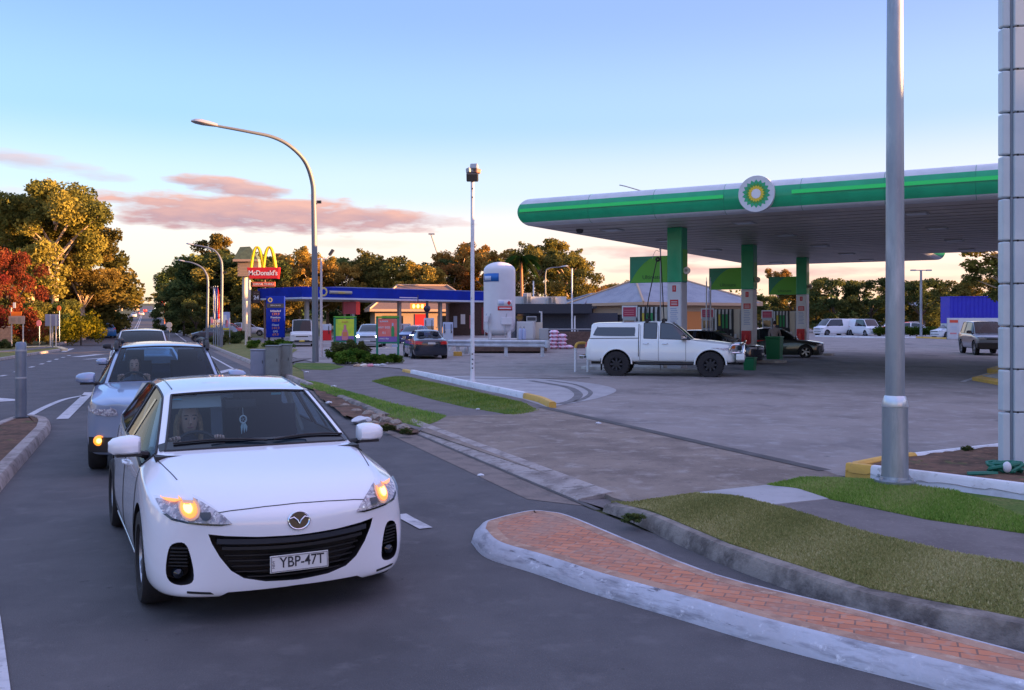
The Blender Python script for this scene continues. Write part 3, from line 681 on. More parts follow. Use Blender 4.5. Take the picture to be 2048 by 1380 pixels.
        q.build('rim', [m_alloy if rim == 'alloy' else m_dalloy, m_well], e, smooth=True)
        return e
    def mirror(s, x, y, z, m, sc=1., low=True):
        sg = 1 if x > 0 else -1
        e = bpy.data.objects.new('wing_mirror', None); e.empty_display_size = .1; link(e, s.root); e.location = (x, y, z)
        def shell(zlo, zhi, dy, m_, nm, f=1.):
            mb = MB(); prof = [(0., .05, .80), (.02, .085, .92), (.07, .105, 1.), (.13, .10, .95), (.185, .075, .78), (.215, .035, .45)]
            rings = []
            for (u, dp, hh) in prof:
                rg = []
                for k in range(16):
                    a = 2*math.pi*k/16; cy = math.cos(a); sz = math.sin(a)
                    yy = (abs(cy)**.75)*(1 if cy > 0 else -.35)*dp*sc; zz = (abs(sz)**.85)*(1 if sz > 0 else -1)*.082*hh*sc
                    zz = max(zlo, min(zhi, zz+.0)); rg.append((sg*u*sc*f, yy-.03*u, zz))
                rings.append(rg)
            vs = [p for r in rings for p in r]; fs = [(i*16+k, (i+1)*16+k, (i+1)*16+(k+1) % 16, i*16+(k+1) % 16) for i in range(5) for k in range(16)]
            fs += [tuple(range(16)), tuple(5*16+k for k in range(16))]; mb.add(vs, fs); return mb.build(nm, m_, e, smooth=True)
        shell(-.048, .2, 0, m, 'mirror_housing')
        mb = MB(); mb.box((sg*.08*sc, .015, -.058*sc), (.17*sc, .12*sc, .020)); mb.tube([(sg*.02, 0.02, -.055), (-sg*.05, .0, -.070)], [.022, .03], 8); mb.build('mirror_base', m_blk, e, smooth=True)
        mb = MB(); mb.box((sg*.10*sc, -.036*sc, .0), (.16*sc, .006, .10*sc)); mb.build('mirror_glass', m_chr, e)
        return e
def boundary_loops(bm):
    nxt = {}
    for e in bm.edges:
        if e.is_boundary:
            a, b = e.verts; nxt.setdefault(a, []).append(b); nxt.setdefault(b, []).append(a)
    seen = set(); out = []
    for st in nxt:
        if st in seen: continue
        lp = [st]; seen.add(st); cur = st
        while True:
            c = [v for v in nxt[cur] if v not in seen]
            if not c: break
            cur = c[0]; seen.add(cur); lp.append(cur)
        out.append([v.co.copy() for v in lp])
    return out
def interior(car, y_dash, y_rear, w, zfloor=.30, zbelt=.85, wheel_x=.36, driver=True, seats=True, dash_m=None):
    r = car.root; mb = MB()
    mb.b2(-w, w, y_rear, y_dash+.25, zfloor-.02, zfloor); mb.build('cabin_floor', m_int, r)
    mb = MB(); mb.prism([(-w, zfloor), (w, zfloor), (w, zbelt-.04), (w*.9, zbelt+.02), (-w*.9, zbelt+.02), (-w, zbelt-.04)], y_dash-.02, y_dash+.50); mb.build('dashboard', m_int, r, bevel=.03)
    if seats:
        for sx, sy in ((wheel_x, y_dash-.75), (-wheel_x, y_dash-.75), (wheel_x, y_dash-1.6), (-wheel_x, y_dash-1.6)):
            mb = MB(); mb.box((sx, sy, zfloor+.18), (.50, .50, .22)); Mx = Matrix.Rotation(R(-14), 3, 'X')
            mb.box((sx, sy-.32, zfloor+.55), (.48, .13, .62), M=Mx.inverted()); mb.box((sx, sy-.42, zfloor+.94), (.26, .09, .18)); 
            mb.tube([(sx-.06, sy-.40, zfloor+.8), (sx-.06, sy-.42, zfloor+.9)], .008, 6); mb.build('seat', m_seat, r, bevel=.05)
    # steering wheel
    mb = MB(); c = Vector((wheel_x, y_dash-.22, zbelt+.02)); t = R(24); pts = []
    for k in range(25):
        a = 2*math.pi*k/24; pts.append(c+Vector((math.cos(a)*.185, -math.sin(a)*.185*math.sin(t), math.sin(a)*.185*math.cos(t))))
    mb.tube(pts, .015, 8, cap=False); mb.tube([c, c+Vector((0, .25, -.12))], .03, 8)
    for a in (0, math.pi, -math.pi/2): mb.tube([c, c+Vector((math.cos(a)*.18, -math.sin(a)*.18*math.sin(t), math.sin(a)*.18*math.cos(t)))], .014, 6)
    mb.ball(c, .05, 10, (1, .5, 1)); mb.build('steering_wheel', m_blk, r, smooth=True)
    return c
# ------------------------------------------------------------------ people: one skinned body
m_skin = mat('skin', (.72, .40, .27), .55, var=.1, scale=6); m_hair = mat('blond_hair', (.50, .27, .12), .7, var=.4, scale=20); m_hairb = mat('dark_hair', (.03, .02, .016), .7)
def skin_obj(name, joints, edges, m, parent, lvl=2, root=0):
    me = bpy.data.meshes.new(name); me.from_pydata([j[0] for j in joints], edges, [])
    o = bpy.data.objects.new(name, me); COL.objects.link(o); o.modifiers.new('sk', 'SKIN'); ss = o.modifiers.new('ss', 'SUBSURF'); ss.levels = lvl; ss.render_levels = lvl
    for i, j in enumerate(joints):
        r = j[1] if isinstance(j[1], tuple) else (j[1], j[1]); me.skin_vertices[0].data[i].radius = r
    me.skin_vertices[0].data[root].use_root = True
    ev = bpy.data.meshes.new_from_object(o.evaluated_get(bpy.context.evaluated_depsgraph_get())); bpy.data.objects.remove(o)
    ev.materials.clear(); ev.materials.append(m)
    for p in ev.polygons: p.use_smooth = True
    n = bpy.data.objects.new(name, ev); link(n, parent); return n
def head_bits(root, c, f, hair_m, long=True, s=1.):
    """face and hair round head centre c, looking along f"""
    f = Vector(f).normalized(); r = Vector((f.y, -f.x, 0)); u = Vector((0, 0, 1)); Mx = Matrix((r, f, u)).transposed()
    def pt(x, y, z): return c+Mx @ Vector((x*s, y*s, z*s))
    mb = MB(); prof = [(.002, -.125), (.035, -.118), (.055, -.09), (.068, -.045), (.076, .0), (.078, .045), (.066, .09), (.04, .115), (.002, .122)]
    mb.lathe([(a*s, b*s) for a, b in prof], 20, Mx @ Matrix.Diagonal((.95, 1.16, 1)), c); 
    n0 = len(mb.v); mb.tube([pt(0, .086, .02), pt(0, .108, -.022), pt(0, .094, -.032)], [.006*s, .013*s, .009*s], 8)
    for e in (-1, 1):
        mb.ball(pt(e*.078, -.005, -.01), .022*s, 8, (.35, .7, 1.1)); 
    hd = mb.build('head', m_skin, root, smooth=True)
    mb = MB()
    for e in (-1, 1): mb.ball(pt(e*.03, .077, .012), .0112*s, 8)
    mb.build('eye', mat('eye_white', (.13, .12, .12), .3), hd, smooth=True)
    mb = MB()
    for e in (-1, 1): mb.ball(pt(e*.03, .087, .012), .006*s, 8); mb.tube([pt(e*.048, .076, .036), pt(e*.03, .087, .041), pt(e*.014, .087, .037)], .004*s, 6)
    mb.build('brow', m_hairb, hd, smooth=True)
    mb = MB(); mb.tube([pt(-.024, .080, -.058), pt(0, .092, -.060), pt(.024, .080, -.058)], [.003*s, .007*s, .003*s], 8); mb.build('mouth', mat('lips', (.42, .13, .12), .5), hd, smooth=True)
    mb = MB(); rings = []
    for i in range(9):
        a = math.pi*(.04+.60*i/8); rg = []
        for k in range(24):
            b = 2*math.pi*k/24; fr = max(0, math.sin(b)); lim = 1.0
            ang = min(a, math.pi*(.30 if fr > .55 else .62)); rr = (.088+.006*math.sin(5*b)*random.random())
            rg.append(pt(math.sin(ang)*math.cos(b)*rr, math.sin(ang)*math.sin(b)*rr*1.18-.008, math.cos(ang)*.128+.008))
        rings.append(rg)
    vs = [p for r_ in rings for p in r_]; fs = [(i*24+k, (i+1)*24+k, (i+1)*24+(k+1) % 24, i*24+(k+1) % 24) for i in range(8) for k in range(24)]+[tuple(range(24))]
    mb.add(vs, fs)
    if long:
        for e in (-1, 1):
            for q in range(7):
                y0 = .035-.02*q; mb.tube([pt(e*.075, y0, .03), pt(e*(.090+.004*random.random()), y0-.005, -.05), pt(e*(.092+.01*random.random()), y0, -.13), pt(e*(.080+.02*random.random()), y0+.01, -.20-.04*random.random())], [.017*s, .018*s, .016*s, .006*s], 6)
        for q in range(6): mb.tube([pt(-.06+.024*q, -.085, .02), pt(-.06+.024*q, -.098, -.08), pt(-.06+.024*q, -.085, -.2)], [.02*s, .02*s, .01*s], 6)
    mb.build('hair', hair_m, hd, smooth=True)
    return hd
def hand(root, w, d, out, thumb, m=None, s=1., curl=1.):
    """gripping hand at wrist w, pointing along d, palm side normal out, thumb direction"""
    d = Vector(d).normalized(); o = Vector(out).normalized(); t = Vector(thumb).normalized(); w = Vector(w)
    J = [(w, .026*s), (w+d*.045*s, (.036*s, .020*s)), (w+d*.085*s, (.036*s, .018*s))]; E = [(0, 1), (1, 2)]
    for i, (sp, L) in enumerate(((-.030, .062), (-.010, .074), (.011, .070), (.030, .056))):
        b = w+d*.088*s+t*(-sp)*s; k = len(J)
        J += [(b, .0105*s), (b+d*L*.42*s+o*.006*curl*s, .0095*s), (b+d*L*.62*s+o*L*.45*curl*s, .009*s), (b+d*L*.40*s+o*L*.80*curl*s, .0075*s)]
        E += [(2, k), (k, k+1), (k+1, k+2), (k+2, k+3)]
    k = len(J); J += [(w+d*.03*s+t*.034*s, .013*s), (w+d*.062*s+t*.052*s+o*.012*s, .0105*s), (w+d*.088*s+t*.050*s+o*.028*s, .0085*s)]; E += [(1, k), (k, k+1), (k+1, k+2)]
    return skin_obj('hand', J, E, m or m_skin, root, 1)
def driver(label, car, wheel_c, x, shirt, hair_m, long=True, grp=None, lean=0.):
    """seated driver in car space; the person is a thing of its own standing at the car's place"""
    root = thing('person', label, 'person', car.root.location, car.root.rotation_euler.z, grp)
    hip = Vector((x, wheel_c.y-.55, wheel_c.z-.42)); ch = hip+Vector((0, -.02+lean, .36)); nk = ch+Vector((0, .02, .13)); hc = nk+Vector((0, .055, .165))
    J = [(hip, (.15, .11)), (hip+Vector((0, -.03, .18)), (.13, .095)), (ch, (.155, .10)), (nk, .050), (nk+Vector((0, .025, .07)), .045)]; E = [(0, 1), (1, 2), (2, 3), (3, 4)]
    for e in (-1, 1):
        sh = ch+Vector((e*.18, 0, .055)); el_ = sh+Vector((e*.08, .17, -.20)); wr_ = wheel_c+Vector((e*.185, -.055, .055)); k = len(J)
        J += [(sh, .062), (el_, .045), (el_.lerp(wr_, .9), .030)]; E += [(2, k), (k, k+1), (k+1, k+2)]
        kn = hip+Vector((e*.12, .46, .10)); k = len(J); J += [(hip+Vector((e*.09, .05, 0)), .085), (kn, .062), (kn+Vector((0, .16, -.30)), .045)]; E += [(0, k), (k, k+1), (k+1, k+2)]
    skin_obj('clothed_body', J, E, shirt, root, 2)
    for e in (-1, 1):
        wr_ = wheel_c+Vector((e*.20, -.060, .035)); hand(root, wr_, (-e*.25, .35, .9), (-e*.2, .9, -.3), (-e, 0.1, .1))
    head_bits(root, hc, (0, 1, -.02), hair_m, long)
    return root
# ------------------------------------------------------------------ number plates
def number_plate(parent, loc, rz, s='YBP-47T', w=.372, h=.107, bg=None, tilt=0., lg=True):
    mb = MB(); mb.box((0, 0, 0), (w, .006, h)); o = mb.build('number_plate', bg or m_plate, parent, bevel=.004); o.location = loc; o.rotation_euler = (tilt, 0, rz)
    mb = MB()
    for (a, b, c, d) in ((-w/2+.006, w/2-.006, h/2-.009, h/2-.006), (-w/2+.006, w/2-.006, -h/2+.006, -h/2+.009), (-w/2+.006, -w/2+.009, -h/2+.009, h/2-.009), (w/2-.009, w/2-.006, -h/2+.009, h/2-.009)): mb.b2(a, b, -.0055, -.003, c, d)
    mb.build('plate_border', m_inkb, o)
    if lg:
        text('plate_lettering', s, h*.86, m_ink, o, (.016, -.004, .004), (R(90), 0, 0), .0015, .86, bold=.0006)
        text('plate_lettering', 'NSW', .022, m_inkb, o, (-w/2+.022, -.004, 0), (R(90), R(-90), 0), .001)
    return o
# ------------------------------------------------------------------ white car in front, indicators lit
m_wpaint = paint('white_car_paint', (.80, .82, .86), .22)
#        y     c    wm    wb    zb    wt    zt    zc    z0    zm
HST = [( .905, .22, .62, .60, .60, .50, .615, .640, .205, .40),
       ( .865, .26, .775, .735, .665, .60, .690, .715, .175, .42),
       ( .745, .30, .865, .82, .715, .665, .765, .795, .160, .44),
       ( .500, .24, .888, .860, .770, .705, .835, .865, .155, .46),
       ( .180, .16, .890, .862, .815, .720, .890, .918, .155, .48),
       (-.150, .16, .884, .850, .860, .715, .940, .970, .155, .50),
       (-.215, .20, .880, .842, .870, .722, .955, .985, .155, .50),
       (-.700, .20, .878, .835, .920, .635, 1.185, 1.220, .155, .50),
       (-1.020, .14, .876, .835, .940, .588, 1.305, 1.345, .155, .50),
       (-1.130, .12, .876, .835, .950, .580, 1.328, 1.375, .155, .50),
       (-1.650, .06, .876, .830, .965, .572, 1.372, 1.422, .155, .50),
       (-1.740, .05, .876, .830, .970, .572, 1.374, 1.424, .155, .50),
       (-2.350, -.02, .874, .815, .995, .560, 1.355, 1.412, .155, .50),
       (-2.700, -.05, .868, .790, 1.02, .540, 1.325, 1.385, .155, .50),
       (-2.980, -.10, .862, .765, 1.03, .515, 1.280, 1.345, .165, .50),
       (-3.300, -.16, .845, .745, 1.02, .540, 1.130, 1.160, .180, .52),
       (-3.440, -.16, .820, .735, .99, .600, 1.030, 1.050, .200, .52),
       (-3.520, -.18, .760, .690, .80, .600, .860, .880, .230, .50)]
HGL = {(6, 7): 1, (6, 8): 1, (7, 7): 1, (7, 8): 1, (14, 7): 2, (14, 8): 2}
for i in (7, 8, 9): HGL[(i, 5)] = 3
HGL[(6, 5)] = 3
for i in (11, 12): HGL[(i, 5)] = 3
gr_half = [(0, .555), (.25, .560), (.44, .573), (.535, .585), (.515, .525), (.47, .440), (.405, .352), (.33, .300), (.20, .270), (0, .260)]
grille_poly = gr_half+[(-x, z) for x, z in reversed(gr_half[1:-1])]
fog_poly = lambda s: [(s*x, z) for x, z in cat2([(.615, .30), (.665, .265), (.735, .275), (.765, .33), (.760, .44), (.735, .515), (.665, .525), (.628, .43)], 4)]
lamp_poly = lambda s: [(s*x, z) for x, z in [(.400, .648), (.44, .690), (.50, .735), (.57, .775), (.64, .803), (.70, .814), (.755, .812), (.792, .795), (.802, .760), (.780, .708), (.73, .672), (.64, .653), (.55, .646), (.46, .642)]]
cuts = []
c = MB(); c.mat(5); c.prism([(-.56, .05), (-.50, .165), (-.42, .212), (0, .224), (.42, .212), (.50, .165), (.56, .05)], .45, 1.4); cuts.append(c)
c = MB(); c.mat(5); c.prism(grille_poly, .62, 1.4); cuts.append(c)
for s in (-1, 1):
    c = MB(); c.mat(5); c.prism(fog_poly(s), .46, 1.4); cuts.append(c)
hrot = math.atan2(-.89, .456)-math.pi/2
hatch = Car('white_car', 'white car nearest the camera, amber indicators glowing and a round winged badge on its nose', 'car', (-1.755, 6.70, 0), hrot, HST, HGL, m_wpaint,
            creases=[(6, .9), (8, .7), (14, .5), (15, .6)], level=3, wheels=((0, .765), (-2.64, .765)), wr=.317, arch=.352, cut=cuts, group='cars waiting in the lane')
h = hatch
# uncut skin for laying lamps on
V, F, M_ = car_cage(HST, {}); 
def uncut(car, st, lvl=3):
    V, F, M_ = car_cage(st, {}); me = bpy.data.meshes.new('t'); me.from_pydata(V, [], F); bm = bmesh.new(); bm.from_mesh(me); cl = bm.edges.layers.float.new('crease_edge')
    for e in bm.edges:
        a, b = e.verts[0].index, e.verts[1].index; ja, jb = a % 18, b % 18; ja = min(ja, 18-ja); jb = min(jb, 18-jb)
        if a//18 != b//18 and ja == jb: e[cl] = {1: .3, 3: .15, 5: .55, 6: .5, 7: .55}.get(ja, 0)
    bmesh.ops.recalc_face_normals(bm, faces=bm.faces); bm.to_mesh(me); bm.free(); o = bpy.data.objects.new('t', me); COL.objects.link(o); sb = o.modifiers.new('s', 'SUBSURF'); sb.levels = lvl
    bm = bmesh.new(); bm.from_mesh(bpy.data.meshes.new_from_object(o.evaluated_get(bpy.context.evaluated_depsgraph_get()))); bpy.data.objects.remove(o)
    b = BVHTree.FromBMesh(bm); bm.free(); return b
h.bvh_cut = h.bvh; h.bvh = uncut(h, HST)
for s in (-1, 1):
    lp = lamp_poly(s)
    e = h.patch('headlight', dens(lp, .03), 'front', m_head, off=.001, th=.002, grid=.025)
    h.patch('lamp_rim', dens([(s*x, z) for x, z in [(.398, .646), (.46, .646), (.55, .651), (.64, .658), (.725, .677), (.773, .711), (.790, .740), (.803, .740), (.785, .704), (.733, .666), (.64, .647), (.55, .640), (.46, .636)]], .03), 'front', m_trim, off=.003, th=.003, grid=.03, parent=e)
    disc = lambda cx, cz, r, q=.9: [(s*(cx+math.cos(a*math.pi/8)*r*q), cz+math.sin(a*math.pi/8)*r) for a in range(16)]
    h.patch('reflector_bowl', disc(.628, .728, .064), 'front', mat('amber_glow_reflector', (.75, .45, .28), .25, .6, emit=(1, .35, .08), es=.05), off=.009, th=.003, grid=.015, parent=e)
    h.patch('indicator_lens', disc(.630, .728, .050), 'front', m_amber, off=.013, th=.004, grid=.015, parent=e)
    h.patch('indicator_bulb', disc(.632, .728, .026), 'front', m_amber2, off=.019, th=.006, grid=.01, parent=e)
    h.patch('indicator_lens', [(s*x, z) for x, z in [(.660, .768), (.70, .755), (.745, .758), (.770, .772), (.752, .788), (.70, .792), (.672, .784)]], 'front', m_amber, off=.013, th=.004, grid=.015, parent=e)
    h.patch('reflector_bowl', disc(.545, .700, .034), 'front', m_dalloy, off=.009, th=.003, grid=.015, parent=e)
    h.patch('reflector_bowl', disc(.53, .70, .016), 'front', m_chr, off=.014, th=.003, grid=.02, parent=e)
    h.patch('reflector_bowl', disc(.725, .725, .018), 'front', m_dalloy, off=.004, th=.003, grid=.02, parent=e)
    h.patch('reflector_bowl', [(s*x, z) for x, z in [(.425, .658), (.47, .666), (.445, .68)]], 'front', m_chr, off=.004, th=.002, grid=.02, parent=e)
    h.patch('lamp_cover', dens(lp, .03), 'front', m_lens, off=.030, th=0, grid=.025, parent=e)
    # fog recess: slats and lamp
    fy = h.ray((s*.69, 3, .40), (0, -1, 0)).y
    mb = MB(); mb.lathe([(.001, .0), (.030, .012), (.036, .03), (.036, .06)], 20, Matrix.Rotation(R(90), 3, 'X'), (s*.695, fy-.03, .325)); mb.build('fog_lamp', m_dkglass, h.root, smooth=True)
    mb = MB()
    for k in range(6): z = .375+.024*k; mb.box((s*.69, fy-.055+.01*k, z), (.125-.004*k, .03, .008), rz=-s*.55)
    mb.build('vent_slat', m_blk, h.root)
    h.patch('lower_slot', dens([(s*.50, .205), (s*.70, .218), (s*.72, .228), (s*.70, .232), (s*.52, .219)], .03), 'front', m_blk, off=.002, th=.004, grid=.05)
# grille bars, emblem, plate
cy = h.ray((0, 3, .40), (0, -1, 0)).y
def curvebar(z, hw, off, hh, dd, nm='grille_bar', m=m_blk):
    mb = MB(); pts = []
    for k in range(21):
        x = -hw+2*hw*k/20; q = h.bvh.ray_cast(Vector((x, 3, z)), Vector((0, -1, 0)))[0]; pts.append((x, q.y-off, z+.03*(x/.5)**2*0.4))
    n = len(pts); vs = []
    for p in pts: vs += [(p[0], p[1], p[2]-hh), (p[0], p[1], p[2]+hh), (p[0], p[1]-dd, p[2]+hh), (p[0], p[1]-dd, p[2]-hh)]
    fs = [(i*4+j, i*4+(j+1) % 4, (i+1)*4+(j+1) % 4, (i+1)*4+j) for i in range(n-1) for j in range(4)]+[(0, 1, 2, 3), ((n-1)*4+3, (n-1)*4+2, (n-1)*4+1, (n-1)*4)]
    mb.add(vs, fs); return mb.build(nm, m, h.root, smooth=True)
curvebar(.525, .485, .012, .016, .03, m=mat('satin_dark', (.03, .035, .045), .3)); curvebar(.480, .455, .022, .010, .03); 
for z in (.43, .395, .36, .325, .29): curvebar(z, .44-(.44-z)*.6 if z > .3 else .30, .05, .004, .02)
number_plate(h.root, (0.0, cy+.022, .385), math.pi, tilt=R(-4))
mb = MB(); q = h.bvh.ray_cast(Vector((0, 3, .645)), Vector((0, -1, 0))); ey = q[0]; en = q[1]
if en.y < 0: en = -en
Mx = en.to_track_quat('Z', 'X').to_matrix()
Ms = Mx
e = bpy.data.objects.new('badge', None); link(e, h.root); e.location = ey+en*.004; e.rotation_mode = 'QUATERNION'
zz = en.normalized(); xx = Vector((-1, 0, 0)); yy = zz.cross(xx).normalized(); e.rotation_quaternion = Matrix((xx, yy, zz)).transposed().to_quaternion()
mb = MB(); mb.lathe([(.052, 0), (.056, .004), (.060, .006), (.064, .004), (.066, 0)], 32, Matrix.Diagonal((1.12, .92, 1))); 
for s in (-1, 1):
    mb.tube([(s*.060, .014, .006), (s*.035, .022, .007), (s*.012, .002, .008), (0, -.022, .008)], [.004, .008, .007, .003], 8)
mb.build('badge_wings', m_chr, e, smooth=True)
mb = MB(); mb.lathe([(.001, .002), (.054, .002)], 32, Matrix.Diagonal((1.12, .92, 1))); mb.build('badge_disc', m_trim, e)
# shut lines
both = []
for ax in ('left', 'right'):
    both += [(ax, [(-.335, .36), (-.32, .62), (-.36, .86)]), (ax, [(-1.30, .28), (-1.30, .60), (-1.32, .93)]), (ax, [(-.33, .36), (-.36, .26), (-1.30, .27), (-2.15, .28), (-2.27, .45), (-2.30, .62)]), (ax, [(-2.38, .68), (-2.55, .95)])]
h.gaps(both+[('front', [(-.475, .712), (-.40, .722), (-.2, .736), (0, .742), (.2, .736), (.40, .722), (.475, .712)])])
h.gaps([('top', [(s*.66, .28), (s*.70, .0), (s*.735, -.28)]) for s in (-1, 1)])
h.gaps([('top', [(s*.505, -1.25), (s*.505, -1.9), (s*.48, -2.7), (s*.46, -3.0)]) for s in (-1, 1)], r=.007, m=m_trim)
h.gaps([(ax, [(-.50, .24), (-1.2, .235), (-2.1, .24)]) for ax in ('left', 'right')], r=.012, m=m_wpaint)
for s, ax in ((1, 'right'), (-1, 'left')):
    h.mirror(s*.815, -.50, 1.005, m_wpaint, 1.0)
    for y in (-1.16, -2.12):
        q = h.ray((s*3, y, .80), (-s, 0, 0)); mb = MB(); mb.tube([q+Vector((s*.004, .09, 0)), q+Vector((s*.03, .06, .004)), q+Vector((s*.03, -.06, .004)), q+Vector((s*.004, -.09, 0))], .012, 8); mb.build('door_handle', m_wpaint, h.root, smooth=True)
    h.patch('tail_light', [(s*x, z) for x, z in [(.45, .84), (.70, .86), (.74, .92), (.73, .99), (.50, .96)]], 'rear', m_redl, off=.003, th=.006, grid=.05)
    h.patch('pillar_cover', dens([(-1.27, .975), (-1.27, 1.33), (-1.35, 1.35), (-1.35, .975)], .05), ax, m_trim, off=.002, th=.003, grid=.05)
# black frit round the windscreen and wipers
def tpoly(xs, f, g): return [(x, f(x)) for x in xs]+[(x, g(x)) for x in reversed(xs)]
xs = [-.70+.1*k for k in range(15)]; yb = lambda x: -.225-.20*(x/.88)**2
h.patch('windscreen_border', tpoly(xs, lambda x: yb(x)+.0, lambda x: yb(x)-.10), 'top', m_trim, off=.003, th=0, grid=.05)
wc = interior(h, -.60, -3.1, .74, wheel_x=.37)
mb = MB()
def onglass(x, y, off=.012): q = h.bvh.ray_cast(Vector((x, y, 3)), Vector((0, 0, -1))); return q[0]+q[1]*off*(1 if q[1].z > 0 else -1)
for x0, x1, y1 in ((.60, -.05, -.40), (-.10, -.66, -.50)):
    pts = [onglass(x0+(x1-x0)*k/12, -.275-.24*((x0+(x1-x0)*k/12)/.88)**2-.035*math.sin(k/12*3.14), .014) for k in range(13)]; mb.tube(pts, .009, 6)
mb.build('wiper', m_blk, h.root, smooth=True)
mb = MB(); mb.b2(-.74, .74, -.75, -.20, .90, .955); mb.build('cowl', m_blk, h.root)
# visors, mirror and the charm hanging from it
mb = MB(); mb.box((.37, -1.10, 1.255), (.46, .012, .10), M=Matrix.Rotation(R(25), 3, 'X')); mb.box((-.37, -1.20, 1.325), (.42, .16, .014)); mb.build('sun_visor', m_liner, h.root, bevel=.005)
mb = MB(); mb.box((0, -1.03, 1.235), (.24, .03, .065)); mb.tube([(0, -1.03, 1.26), (0, -1.02, 1.31)], .01, 6); mb.build('rear_view_mirror', m_blk, h.root, bevel=.012)
mb = MB()
for s in (-1, 1):
    pts = []
    for k in range(10):
        t = k/9; pts.append((s*(.725-.150*t**1.1), -.60-.60*t, .965+.325*t))
    mb.tube(pts, .022, 6)
    mb.tube([(s*.70, -1.80, .90), (s*.60, -1.82, 1.19), (s*.545, -1.83, 1.345)], .035, 6)
    mb.tube([(s*.70, -2.75, .95), (s*.58, -2.85, 1.18), (s*.52, -2.9, 1.28)], .06, 6)
mb.build('pillar_trim', m_liner, h.root, smooth=True)
mb = MB(); mb.box((0.50, -1.085, 1.285), (.10, .002, .012)); mb.box((-.30, -1.075, 1.305), (.08, .002, .018)); mb.build('windscreen_sticker', mat('cyan_sticker', (.10, .50, .60), .5), h.root)
ch = thing('hanging_charm', 'small white woven ring with feathers hanging from the mirror inside the white car', 'charm', h.root.location, hrot)
m_charm = mat('charm_white', (.62, .66, .62), .8)
mb = MB(); mb.tube([(-.02, -1.04, 1.21), (-.02, -1.02, 1.135)], .002, 5)
mb.tube([(-.02+math.cos(a*math.pi/8)*.026, -1.02, 1.107+math.sin(a*math.pi/8)*.030) for a in range(17)], .006, 6, cap=False)
for k in range(5): mb.tube([(-.02, -1.02, 1.107), (-.02+math.cos(k*1.26)*.026, -1.02, 1.107+math.sin(k*1.26)*.03)], .0012, 4)
mb.build('ring', m_charm, ch, smooth=True)
mb = MB()
for k, x in enumerate((-.028, -.010, .012)): mb.tube([(-.02+x*.5, -1.02, 1.078), (-.02+x*.9, -1.02, 1.045), (-.02+x, -1.02, 1.005-.008*k)], [.003, .010, .002], 6)
mb.build('feather', mat('feather_pale', (.50, .62, .60), .9), ch, smooth=True)
driver('person with long fair hair, hands on the steering wheel of the front white car', h, wc, .37, mat('navy_top', (.025, .035, .075), .9), m_hair, True, lean=.05)
# ------------------------------------------------------------------ the other vehicles
def gen(fo, yr, w, zn, zh, zk, yk, yt, H, yrt, yrb, zrb, b0, b1, wr, z0=.18, ztail=None, zm=.52, cf=1., tb=.62, ztl=None):
    ztail = ztail or zrb-.1; tm = (yt+yrt)/2
    L = lambda a, b, t: a+(b-a)*t
    rows = [(fo, .22*cf, .72*w, .68*w, zn-.05, .55*w, zn-.03, zn, z0+.05, zm-.1), (fo-.04, .25*cf, .89*w, .85*w, L(zn, zh, .25)-.04, .68*w, L(zn, zh, .3)-.02, L(zn, zh, .35), z0+.02, zm-.08),
            (fo-.16, .26*cf, .975*w, .93*w, L(zn, zh, .7)-.05, .76*w, L(zn, zh, .75)-.02, L(zn, zh, .8), z0, zm-.06), (fo-.38, .18*cf, w, .955*w, zh-.06, .79*w, zh-.02, zh+.01, z0, zm-.03),
            (L(fo-.38, yk, .5), .13*cf, w, .96*w, L(zh, zk, .5)-.07, .80*w, L(zh, zk, .5)-.02, L(zh, zk, .5)+.02, z0, zm), (yk+.08, .13*cf, w, .955*w, b0-.02, .80*w, zk-.04, zk-.02, z0, zm),
            (yk, .16*cf, w, .95*w, b0, .81*w, zk-.03, zk, z0, zm), (L(yk, yt, .6), .15*cf, w, .94*w, L(b0, b1, .15), L(.81*w, wr, .62), L(zk, H, .6)-.03, L(zk, H, .62), z0, zm),
            (yt, .10*cf, w, .94*w, L(b0, b1, .3), wr+.008, H-.105, H-.055, z0, zm), (yt-.12, .09*cf, w, .94*w, L(b0, b1, .35), wr, H-.080, H-.022, z0, zm),
            (tm+.05, .04, w, .94*w, L(b0, b1, .6), wr, H-.055, H, z0, zm), (tm-.05, .04, w, .94*w, L(b0, b1, .6), wr, H-.055, H, z0, zm), (L(tm, yrt, .5), 0, w, .93*w, L(b0, b1, .8), wr-.005, H-.062, H-.008, z0, zm),
            (L(tm, yrt, .82), -.03, .99*w, .92*w, b1, wr-.015, H-.08, H-.03, z0, zm), (yrt, -.06, .985*w, .91*w, b1, wr-.03, H-.12, H-.06, z0, zm), (yrb, -.10, .97*w, .90*w, min(b1, zrb-.05), L(wr, .8*w, .6), zrb-.03, zrb, z0+.02, zm),
            (yr+.08, -.12, .94*w, .87*w, ztail-.06, .68*w, ztail-.03, ztail, z0+.03, zm), (yr, -.14, .85*w, .80*w, ztail*.80, .60*w, ztail*.82, ztail*.84, z0+.08, zm)]
    return rows
GLS = {(6, 7): 1, (6, 8): 1, (7, 7): 1, (7, 8): 1, (14, 7): 2, (14, 8): 2, (6, 5): 3, (7, 5): 3, (8, 5): 3, (9, 5): 3, (11, 5): 3, (12, 5): 3}
CR = [(6, .9), (8, .7), (14, .5), (15, .6)]
TOWARD = math.atan2(-RD.y, -RD.x)-math.pi/2; AWAY = math.atan2(RD.y, RD.x)-math.pi/2
def hd(x, y): return math.atan2(y, x)-math.pi/2
def mir(poly): return poly+[(-x, z) for x, z in reversed(poly)]
